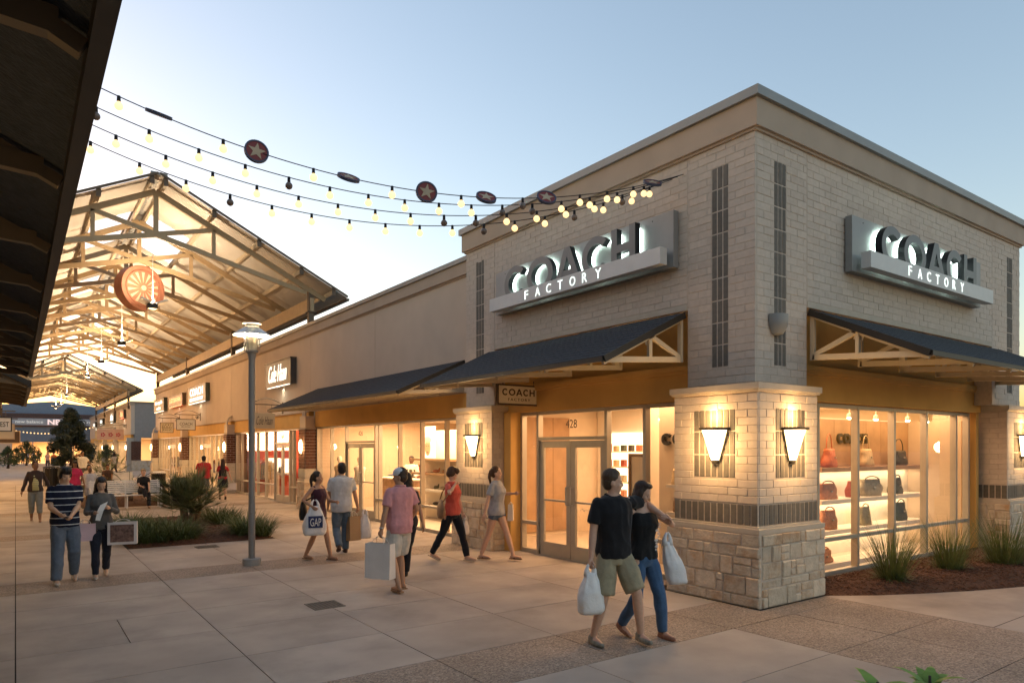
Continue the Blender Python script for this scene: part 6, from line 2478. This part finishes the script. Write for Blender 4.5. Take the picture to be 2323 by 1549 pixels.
    g = MB(); g.ell(hp(0, .080, -.062), (.021, .008, .006), 8, 6, hm)
    child('mouth', g.mesh('mouth', m_black, smooth=True), M('lip_' + skin, tuple(v * f for v, f in zip(SK[skin], (.75, .45, .45))), .45))
    if collar:
        g = MB()
        zc = 1.468 + dz
        ring = [Vector((.072 * math.cos(a), T(1.46, -.012) + .070 * math.sin(a), zc + .012 - .035 * max(0, math.sin(a)))) for a in [2 * PI * k / 18 for k in range(19)]]
        g.tube(ring, .016, 7)
        for sx in (-1, 1):
            g.tube([Vector((sx * .05, T(1.46, .045), zc - .01)), Vector((sx * .028, T(1.4, .085), zc - .06))], [.018, .010], 6)
        child('collar', g.mesh('collar', m_black, smooth=True), top_mat if top_mat and collar != 2 else CLOTH(nm, tc))
    if extra:
        extra(o, child, hp, hm, dict(sh=shs, el=elb, hd=hnd, s=s, ank=ank))
    Rz = Matrix.Rotation(-rad(head_az), 3, 'Z')
    W = lambda p: Vector((loc[0], loc[1], 0)) + Rz @ (Vector(p) * s)
    o['_x'] = 0
    del o['_x']
    fing = [W(hnd[i] + (hnd[i] - elb[i]).normalized() * .085) for i in range(2)]
    return o, fing, W


# ---------------------------------------------------------------- carried bags
def paper_bag(top, az, w, h, d, col, label, prnt=None, cat='shopping bag', drop=.16, txt=None, txtcol=(.2, .2, .25), pattern=None, face_w=None, cords=True):
    """Upright paper carrier hung from a grip point."""
    t = thing('shopping_bag', label, cat, (top[0], top[1], top[2] - drop - h), rz=-rad(az))
    mt = M('paper_%02d%02d%02d' % tuple(int(v * 99) for v in col), col, .7, var=.05, scale=6, bump=.1, bscale=12)
    b = MB(); th = .004
    tw, td = w * 1.0, d * .8
    o_ = [(-w / 2, -d / 2, 0), (w / 2, -d / 2, 0), (w / 2, d / 2, 0), (-w / 2, d / 2, 0), (-tw / 2, -td / 2, h), (tw / 2, -td / 2, h), (tw / 2, td / 2, h), (-tw / 2, td / 2, h),
          (-w / 2 - .0, -d * .06, h * .55), (w / 2 + .0, -d * .06, h * .55)]
    b.add(o_[:8], [(0, 3, 2, 1), (0, 1, 5, 4), (1, 2, 6, 5), (2, 3, 7, 6), (3, 0, 4, 7)])
    i_ = [(x * .985, y * .97, z + .004 if z == 0 else z) for x, y, z in o_[:8]]
    b.add(i_, [(0, 1, 2, 3), (4, 5, 1, 0), (5, 6, 2, 1), (6, 7, 3, 2), (7, 4, 0, 3)])
    b.obj('body', mt, t, local=True)
    if cords:
        for yy in (-td / 2, td / 2):
            n = 8
            pts = [(tw * .24 * math.cos(PI * k / n), yy * (1 - math.sin(PI * k / n)), h + drop * math.sin(PI * k / n)) for k in range(n + 1)]
            MB().tube(pts, .0045, 5).obj('handle', M('cord_white', (.6, .57, .52), .8), t, local=True)
    if txt:
        vs, fs = text_mesh(txt, bold=.01)
        for (yy, sg) in ((-d / 2 * .93 - .003, -1),):
            m_ = MB(); m_.add([((x - .5) * w * .55 * 1, yy - z * .002, h * .42 + y * h * .12) for x, y, z in vs], fs)
            m_.obj('print', M('print_%s' % txt, txtcol, .7), t, local=True)
    if pattern:
        m_ = MB(); m_.box(-w * .40, w * .40, -d / 2 - .006, -d / 2 + .012, h * .12, h * .9); m_.obj('print', pattern, t, local=True)
    return t


def plastic_bag(top, az, w, h, d, col, label, seed=0, name='plastic_bag', logo=None, tilt=(0, 0)):
    """Thin carrier: rounded filled base, gathered neck, two loop handles meeting at the grip."""
    t = thing(name, label, 'plastic bag', (top[0], top[1], top[2] - h), rz=-rad(az))
    mt = M('plastic_%02d%02d%02d' % tuple(int(v * 99) for v in col), col, .45, var=.06, scale=9, bump=.5, bscale=16, spec=.5)
    b = MB(); n, m = 40, 16
    vs = []
    for i in range(m + 1):
        k = i / m
        pr = [(.0, .84), (.05, .96), (.15, 1.0), (.35, .98), (.55, .88), (.75, .66), (.9, .48), (1., .40)]
        for (a, va), (b_, vb) in zip(pr, pr[1:]):
            if a <= k <= b_:
                f = va + (vb - va) * (k - a) / (b_ - a)
        for j in range(n):
            a = 2 * PI * j / n
            c, s_ = math.cos(a), math.sin(a)
            wr = 1 + .12 * noise.noise(Vector((c * 2.2, s_ * 2.2, k * 4 + seed))) + .09 * math.sin(a * 7 + seed + 2 * k) * k ** 1.3
            vs.append((w / 2 * f * wr * math.copysign(abs(c) ** .7, c) + tilt[0] * (1 - k), d / 2 * (f * 1.05 - .05) * wr * math.copysign(abs(s_) ** .8, s_) + tilt[1] * (1 - k), h * .82 * k))
    fs = [(i * n + j, i * n + (j + 1) % n, (i + 1) * n + (j + 1) % n, (i + 1) * n + j) for i in range(m) for j in range(n)] + [tuple(range(n))[::-1], tuple(m * n + j for j in range(n))]
    b.add(vs, fs)
    b.obj('body', mt, t, local=True, smooth=True)
    for sx in (-1, 1):
        MB().tube([(sx * w * .13, 0, h * .76), (sx * w * .15, 0, h * .86), (sx * w * .10, 0, h * .95), (sx * w * .03, 0, h * 1.0)], [.038, .026, .017, .012], 8).obj('handle', mt, t, local=True, smooth=True)
    if logo:
        logo(t, w, h, d)
    return t


def soft_bag(c, az, w, h, d, mat, label, strap=None):
    t = thing('shoulder_bag', label, 'shoulder bag', (c[0], c[1], c[2] - h / 2), rz=-rad(az))
    b = MB(); n, m = 18, 10
    vs = []
    for i in range(m + 1):
        k = i / m
        f = math.sin(PI * (.12 + .80 * k)) ** .6
        for j in range(n):
            a = 2 * PI * j / n
            wr = 1 + .12 * noise.noise(Vector((math.cos(a) * 2, math.sin(a) * 2, k * 4)))
            vs.append((w / 2 * (f * .75 + .25) * math.cos(a) * wr, d / 2 * f * (1 - .5 * k) * math.sin(a) * wr, h * k))
    fs = [(i * n + j, i * n + (j + 1) % n, (i + 1) * n + (j + 1) % n, (i + 1) * n + j) for i in range(m) for j in range(n)] + [tuple(range(n))[::-1], tuple(m * n + j for j in range(n))]
    b.add(vs, fs)
    b.obj('body', mat, t, local=True, smooth=True)
    if strap is not None:
        R_ = Matrix.Rotation(rad(az), 3, 'Z')
        base = Vector((c[0], c[1], c[2] - h / 2))
        loc_ = [R_ @ (Vector(p) - base) for p in strap]
        pts = [Vector((-w * .36, 0, h * .9))] + loc_ + [Vector((w * .36, 0, h * .9))]
        MB().tube(pts, .013, 6).obj('strap', mat, t, local=True, smooth=True)
    return t


def G2(px, d):
    """Direction of travel helper: ground point under a bearing measured from the camera axis, at depth d."""
    u = (px - 1161.5) / 1563.0
    return (d * (math.sin(AZ) + u * math.cos(AZ)), d * (math.cos(AZ) - u * math.sin(AZ)))


# --- couple walking past the corner pillar
def _logo_none(*a):
    pass


o, f1, W1 = person('man in black polo and khaki shorts hugging the woman in a black top', (4.98, 5.13), 192, H=1.80, skin='light', feet=((-.24, .16, .03), (.20, -.04, .0)),
                   hands=((-.54, .10, 1.30), (.30, .04, .80)), elbow=((-.6, -1, .3), None), top=('black', (.012, .012, .014), 'short', .86, .022), bottom=('shorts', (.30, .26, .17), .030), shoes=(.22, .20, .16),
                   hair=((.06, .035, .02), 'crop'), look=(rad(62), rad(-4)), vox=.010, grip=(False, True), collar=1, girth=.95)
plastic_bag(f1[1] + Vector((0, 0, .03)), 200, .27, .50, .20, (.74, .72, .70), 'bulging white plastic bag in the hand of the man in khaki shorts', 1)
TXTW = (.55, .5, .47)


def tank_print(o, child, hp, hm, d):
    m_ = MB(); r_ = random.Random(4)
    for k in range(9):
        m_.ell((-.10 + r_.uniform(-.02, .02), .150 - .004 * k, 1.27 - k * .036), (r_.uniform(.016, .03), .006, r_.uniform(.010, .017)), 7, 5)
    child('shirt_print', m_.mesh('p', m_black), M('print_pale', TXTW, .8))


o, f2, W2 = person('woman in black tank top and blue jeans walking against the man in khaki shorts', (5.40, 5.12), 186, H=1.66, fem=True, skin='light', feet=((-.16, .16, .0), (.14, -.12, .05)),
                   hands=((-.16, .20, 1.26), (.12, -.04, .95)), elbow=((-1, -.1, -.6), None), top=('blacktop', (.012, .012, .013), 'none', .88, .012), bottom=('pants', (.05, .10, .19), .006), shoes=(.28, .13, .08),
                   hair=((.035, .02, .014), 'shoulder'), look=(rad(32), rad(-22)), vox=.010, grip=(True, False), extra=tank_print)
plastic_bag(W2((-.27, .10, 1.16)), 185, .26, .56, .14, (.60, .61, .63), 'silvery plastic bag swinging from the arm of the woman in jeans', 3, tilt=(-.16, 0))

# --- young couple looking at their hands
m_polo = STRIPES('navy_stripe_polo', (.012, .016, .035), (.55, .57, .60), .098, .013, offset=.02)
o, f3, W3 = person('young man in a navy striped polo and loose jeans holding a phone', (.60, 12.25), 178, H=1.73, skin='asian', feet=((-.13, -.10, .04), (.12, .20, .0)),
                   hands=((-.06, .30, 1.02), (.10, .32, 1.05)), top=('polo', (.02, .03, .06), 'short', .84, .020), top_mat=m_polo, bottom=('pants', (.11, .14, .19), .020), shoes=(.42, .40, .37),
                   hair=((.015, .010, .008), 'mop'), look=(rad(18), rad(-8)), vox=.011, girth=1.0, grip=(True, True), collar=2)
ph = thing('phone', 'small dark phone held by the young man in the striped polo', 'phone', (f3[0] + f3[1]) / 2)
MB().box(-.035, .035, -.007, .007, -.02, .10).obj('body', m_black, ph, local=True)
MB().box(-.03, .03, .0071, .008, -.012, .09).obj('screen', M('phone_screen', (.05, .06, .08), .2), ph, local=True)
ph.rotation_euler = (rad(-50), 0, 0)
gl = MB()


def cardigan_extra(o, child, hp, hm, d):
    pass


o, f4, W4 = person('young woman with long black hair in a grey cardigan reading a paper slip', (1.08, 12.42), 183, H=1.56, fem=True, skin='asian', feet=((-.07, -.14, .04), (.08, .14, .0)),
                   hands=((-.10, .24, 1.08), (.10, .25, 1.02)), top=('greycardigan', (.10, .095, .09), 'long', .84, .016), bottom=('pants', (.02, .022, .035), .004), shoes=(.40, .37, .33),
                   hair=((.012, .008, .007), 'long'), look=(rad(8), rad(-28)), vox=.010, grip=(True, True))
sl_ = thing('paper_slip', 'white paper slip held up by the woman in the grey cardigan', 'paper', (f4[0] + f4[1]) / 2)
MB().add([(x * .62, y, z * .62) for x, y, z in [(-.03, 0, .12), (.13, 0, .20), (.03, -.03, -.02), (-.04, -.03, -.26), (-.14, -.03, -.24), (-.09, -.02, 0), (-.03, .003, .12), (.13, .003, .20), (.03, -.027, -.02), (-.04, -.027, -.26), (-.14, -.027, -.24), (-.09, -.017, 0)]],
         [(0, 5, 2, 1), (5, 4, 3, 2), (6, 7, 8, 11), (11, 8, 9, 10)]).obj('sheet', m_white, sl_, local=True)
paper_bag(W4((.24, .10, 1.02)), 350, .26, .26, .14, (.56, .40, .44), 'pale pink paper bag on the forearm of the cardigan woman', drop=.06)
m_patt = M('brown_monogram', (.16, .09, .07), .7, var=.55, scale=26)
paper_bag(W4((-.32, .16, 1.00)), 12, .40, .34, .18, (.62, .56, .53), 'large white shopping bag with a brown speckled panel on the cardigan woman arm', drop=.04, pattern=m_patt)

# --- group coming up the walk
o, f5, W5 = person('girl in a dark cardigan over a striped yellow top and rolled jeans', (.44, 22.7), 181, H=1.66, fem=True, skin='brown', feet=((-.10, .22, .0), (.09, -.12, .03)),
                   hands=((-.32, -.02, .86), (.30, .04, .82)), top=('darkcardigan', (.045, .03, .025), 'long', .86, .018), bottom=('capri', (.16, .17, .16), .010), shoes=(.42, .36, .30), hair=((.02, .012, .01), 'bun'), look=(rad(20), 0), vox=.015, sandal=True,
                   extra=lambda o, child, hp, hm, d: (lambda g: child('striped_top', g, STRIPES('yellow_stripe', (.50, .47, .22), (.30, .33, .22), .05, .02)))((lambda mb: (loft(mb, [(.90, 0, .03, .115, .125), (1.1, 0, .03, .10, .108), (1.25, 0, .035, .105, .13), (1.33, 0, .02, .10, .112), (1.40, 0, .0, .07, .075)]), mb.mesh('s', m_black, smooth=True))[1])(MB())))
p6 = G2(170, 22.6)
person('girl in a magenta shirt with black bobbed hair behind the young couple', p6, 184, H=1.60, fem=True, skin='brown', feet=((-.09, .12, 0), (.09, -.1, .02)), top=('magenta', (.45, .03, .09), 'short', .86, .016), bottom=('pants', (.05, .06, .09), .01), hair=((.015, .01, .01), 'shoulder'), look=(rad(-5), rad(-25)), vox=.015)
p7 = G2(204, 23.4)
person('boy in a pale grey T-shirt behind the long-haired young woman', p7, 184, H=1.36, skin='dark', feet=((-.09, .1, 0), (.09, -.1, .02)), top=('palegrey', (.50, .51, .53), 'short', .84, .03), bottom=('shorts', (.3, .3, .32), .03), hair=((.01, .008, .007), 'bald'), vox=.015)
p8 = G2(187, 38.0)
person('man in a white T-shirt with one arm raised beside the far bench', p8, 150, H=1.82, skin='brown', feet=((-.14, .02, 0), (.14, .0, 0)), hands=((-.34, .30, 1.08), (.30, .28, 1.62)), top=('white', (.62, .60, .56), 'short', .86, .03), bottom=('shorts', (.08, .075, .07), .02), hair=((.012, .01, .01), 'crop'), vox=.02, girth=1.15)

# --- seated woman on the white bench
def seated(label, x, y, top, bottom_c, hair, skin='light', fem=True, H=1.66, az=180, cross=True, hz=.50, vox=.015):
    s = H / 1.75
    ft = ((-.10, .48, .0), (.02, .62, .30)) if cross else ((-.12, .45, 0), (.12, .45, 0))
    return person(label, (x, y), az, H=H, fem=fem, skin=skin, feet=ft, hipz=hz, hands=((-.12, .34, .62), (.10, .36, .72)), top=top, bottom=('pants', bottom_c, .008), shoes=(.2, .14, .1), hair=hair, vox=vox, sit=True, knee_pole=(0, .6, 1), lean=-.05, look=(0, rad(-10)))


seated('woman in black with short fair hair sitting cross-legged on the white bench', 3.52, 26.22, ('seatblack', (.012, .012, .013), 'short', .86, .018), (.012, .012, .016), ((.30, .20, .11), 'crop'))
seated('person in a dark shirt sitting on the farther bench', 3.3, 35.1, ('seatdark', (.05, .03, .025), 'short', .86, .02), (.06, .05, .05), ((.015, .01, .01), 'crop'), skin='brown', fem=False, cross=False, vox=.022)
seated('person in a pale shirt sitting on the farther bench beside the dark-shirted one', 2.6, 35.1, ('seatpale', (.45, .36, .30), 'short', .86, .02), (.10, .09, .09), ((.02, .015, .01), 'shoulder'), skin='tan', cross=False, vox=.022)

# --- pair walking away beside the storefronts
pa = G2(462, 26.6)
person('man in a red T-shirt walking away beside the woman in a black dress', pa, 8, H=1.72, skin='tan', feet=((-.11, .2, 0), (.11, -.15, .05)), top=('red', (.50, .035, .04), 'short', .84, .035), bottom=('shorts', (.12, .11, .10), .03), hair=((.012, .01, .01), 'crop'), vox=.016, girth=1.15)
pb = G2(505, 26.8)
o, fb_, Wb = person('woman in a black dress with very long dark hair walking away', pb, 8, H=1.60, fem=True, skin='light', feet=((-.09, .16, 0), (.09, -.12, .04)), hands=((-.22, .02, .80), (.34, .05, .74)), top=('redtee', (.40, .03, .035), 'short', .86, .012), bottom=('skirt', (.012, .011, .012), .012), hair=((.03, .013, .01), 'verylong'), shoes=(.03, .025, .02), vox=.015, grip=(False, True),
                   extra=lambda o, child, hp, hm, d: child('dress', (lambda mb: (loft(mb, [(.80, 0, -.005, .19, .14), (.95, 0, 0, .185, .135), (1.1, 0, .005, .155, .115), (1.26, 0, .01, .168, .138), (1.36, 0, 0, .13, .10)]), mb.mesh('d', m_black, smooth=True))[1])(MB()), CLOTH('dressblack', (.012, .011, .012))))
paper_bag(fb_[1], 20, .34, .26, .14, (.62, .54, .50), 'pinkish white paper bag carried by the woman in the black dress', drop=.12)

# --- shoppers in front of shop 426
def _gap(t, w, h, d):
    pl = MB(); pl.box(-w * .30, w * .30, -d * .53, -d * .40, h * .22, h * .55)
    pl.obj('logo_panel', M('gap_navy', (.018, .03, .10), .6), t, local=True)
    vs, fs = text_mesh('GAP')
    m_ = MB(); m_.add([((x - .5) * w * .46, -d * .53 - z * .003, h * .27 + y * h * .22) for x, y, z in vs], fs)
    m_.obj('logo', m_white, t, local=True)


o, f12, W12 = person('woman in a plum tank top and flip-flops holding the GAP bag', (4.40, 12.05), 150, H=1.60, fem=True, skin='tan', feet=((-.09, .22, .0), (.09, -.18, .02)), hands=((-.10, .32, 1.04), (.30, .12, .98)), top=('plum', (.05, .016, .026), 'none', .84, .012), bottom=('short_shorts', (.16, .14, .12), .012), shoes=(.24, .13, .08),
                    hair=((.018, .011, .009), 'ponytail'), look=(rad(30), 0), vox=.011, sandal=True, grip=(True, True))
plastic_bag(W12((.26, .14, 1.20)), 12, .40, .62, .20, (.66, .66, .66), 'white plastic carrier with a navy GAP panel', 5, logo=_gap)
soft_bag(W12((.20, -.20, .98)), 120, .34, .34, .16, m_black, 'black patterned shoulder bag of the woman in the plum top', [W12((.16, -.10, 1.30)), W12((.13, .0, 1.42)), W12((.16, .02, 1.25))])
o, f13, W13 = person('man in a pale blue rolled-sleeve shirt and jeans seen from behind', (5.02, 12.5), 12, H=1.74, skin='tan', feet=((-.09, -.20, .10), (.10, .16, .0)), hands=((-.22, .18, .90), (.32, .04, .84)), top=('paleblue', (.44, .45, .47), 'short', .80, .034), bottom=('pants', (.09, .13, .18), .012), shoes=(.06, .03, .022), hair=((.014, .010, .009), 'crop'), vox=.011, grip=(False, True), look=(rad(8), 0), collar=1)
paper_bag(f13[1] + Vector((-.10, .0, 0)), 350, .24, .46, .14, (.34, .22, .12), 'brown kraft paper bag in the hand of the man in the pale blue shirt', drop=.10)
plastic_bag(f13[1] + Vector((.14, .02, .02)), 20, .26, .56, .16, (.70, .66, .62), 'white plastic bag beside the brown kraft bag', 7)


def cap_extra(o, child, hp, hm, d):
    g = MB()
    g.ell(hp(0, -.012, .062), (.086, .104, .078), 16, 10, hm)
    g.ell(hp(0, .10, .035), (.066, .075, .011), 14, 6, hm)
    child('cap', remesh(g, .009, 1), CLOTH('capwhite', (.60, .60, .62)))
    g = MB(); g.tube([d['hd'][0] + Vector((.032 * math.cos(a), .032 * math.sin(a), .03)) for a in [2 * PI * k / 12 for k in range(13)]], .009, 6)
    child('watch', g.mesh('w', m_black, smooth=True), m_chrome)


o, f14, W14 = person('man in a pink polo, white shorts and white cap seen from behind', (4.38, 8.78), 352, H=1.74, skin='tan', feet=((-.12, -.14, .02), (.11, .10, .0)), hands=((-.30, .02, .82), (.28, .16, .95)), top=('pink', (.56, .26, .27), 'short', .82, .026), bottom=('shorts', (.52, .48, .42), .032), shoes=(.30, .18, .10), hair=((.03, .02, .015), 'short'), look=(rad(45), rad(-4)), vox=.010, girth=1.0, sandal=True, grip=(True, False), extra=cap_extra, collar=1)
paper_bag(f14[0], 58, .40, .48, .16, (.68, .65, .62), 'big plain white paper bag carried by the man in the white cap', drop=.10)
person('woman with dark hair and black trousers half hidden behind the man in pink', G2(922, 10.7), 20, H=1.64, fem=True, skin='tan', feet=((-.16, -.10, 0), (.0, .12, 0)), top=('hidblack', (.02, .018, .02), 'short', .84, .014), bottom=('pants', (.015, .014, .016), .01), hair=((.015, .01, .009), 'shoulder'), shoes=(.015, .014, .014), vox=.014)

# --- women walking along the corner store front
o, f16, W16 = person('woman in a coral T-shirt and black trousers with a tan shoulder bag', (6.28, 10.52), 152, H=1.68, fem=True, skin='light', feet=((-.06, .30, .0), (.07, -.32, .05)), hands=((-.27, .06, .80), (.13, .13, 1.36)), elbow=(None, (.9, -.2, -.6)), top=('coral', (.52, .085, .06), 'short', .86, .012), bottom=('pants', (.010, .010, .011), .006), shoes=(.45, .36, .28),
                    hair=((.06, .028, .014), 'mop'), look=(rad(28), rad(-24)), vox=.010, grip=(True, True), sandal=True)
soft_bag(W16((.26, -.08, .98)), 110, .44, .32, .17, M('tan_leather', (.24, .135, .07), .5, var=.15, scale=10), 'slouchy tan leather bag under the arm of the coral-shirted woman', [W16((.22, -.08, 1.28)), W16((.15, -.02, 1.44)), W16((.19, .06, 1.30))])
plastic_bag(f16[0] + Vector((.03, 0, .02)), 150, .20, .34, .12, (.62, .56, .52), 'small white plastic bag in the hand of the coral-shirted woman', 9)
o, f17, W17 = person('woman in a grey T-shirt and denim shorts with a brown ponytail', (6.98, 10.15), 150, H=1.69, fem=True, skin='light', feet=((-.05, .32, .02), (.07, -.26, .0)), hands=((-.28, .22, 1.18), (.32, -.10, .80)), top=('greytee', (.33, .33, .35), 'short', .84, .020), bottom=('short_shorts', (.09, .12, .16), .012), shoes=(.12, .06, .035),
                    hair=((.07, .035, .018), 'ponytail'), look=(rad(14), 0), vox=.010, sandal=True, grip=(True, False))
paper_bag(W17((-.27, .16, 1.06)), 130, .24, .28, .10, (.62, .54, .47), 'cream and dark paper bag on the forearm of the grey T-shirt woman', drop=.05)

# --- clerk and far walkers
def vest(o, child, hp, hm, d):
    g = MB(); loft(g, [(.90, 0, 0, .185, .135), (1.1, 0, .005, .18, .13), (1.3, 0, 0, .195, .14), (1.40, 0, -.008, .15, .11)])
    child('vest', remesh(g, .015, 1), CLOTH('vestgrey', (.06, .065, .055)))


person('shop clerk in a dark vest over a white shirt behind the counter', (10.45, 20.1), 225, H=1.76, skin='dark', feet=((-.1, 0, 0), (.1, 0, 0)), hands=((-.2, .3, 1.08), (.2, .3, 1.08)), top=('clerkwhite', (.60, .57, .52), 'long', .86, .014), bottom=('pants', (.03, .03, .035), .01), hair=((.01, .008, .007), 'crop'), vox=.016, extra=vest)
far = [(122, 62, 'walker in a bright orange shirt near the far bins', ('orange', (.62, .16, .03), 'short', .86, .02), (.08, .08, .1), 200, False),
       (108, 66, 'walker in a pale rose shirt beside the orange-shirted one', ('rose', (.50, .30, .26), 'short', .86, .02), (.07, .06, .07), 180, True),
       (236, 55, 'walker in a lilac grey top by the farther storefronts', ('lilac', (.36, .30, .34), 'short', .86, .02), (.10, .08, .09), 20, True),
       (259, 50, 'long-haired walker in a pale top by the farther storefronts', ('pale2', (.45, .40, .36), 'short', .86, .02), (.06, .05, .05), 340, True),
       (52, 84, 'walker in dark clothes at the far end near the entrance', ('dk1', (.03, .03, .04), 'short', .86, .02), (.03, .03, .04), 180, False),
       (62, 88, 'walker in a grey shirt at the far end near the entrance', ('gr1', (.30, .30, .32), 'short', .86, .02), (.05, .05, .07), 170, False),
       (76, 90, 'walker in a white shirt at the far end near the entrance', ('wh1', (.55, .54, .52), 'short', .86, .02), (.08, .09, .12), 190, True),
       (88, 92, 'walker in a brown top at the far end near the entrance', ('br1', (.16, .08, .05), 'short', .86, .02), (.05, .05, .07), 175, True)]
for (px, d, lab, tp, bc, az, fm) in far:
    person(lab, G2(px, d), az, H=1.68, fem=fm, skin='tan', top=tp, bottom=('pants', bc, .015), hair=((.02, .015, .012), 'shoulder' if fm else 'crop'), vox=.03)
bpy.data.scenes.remove(_TMP)
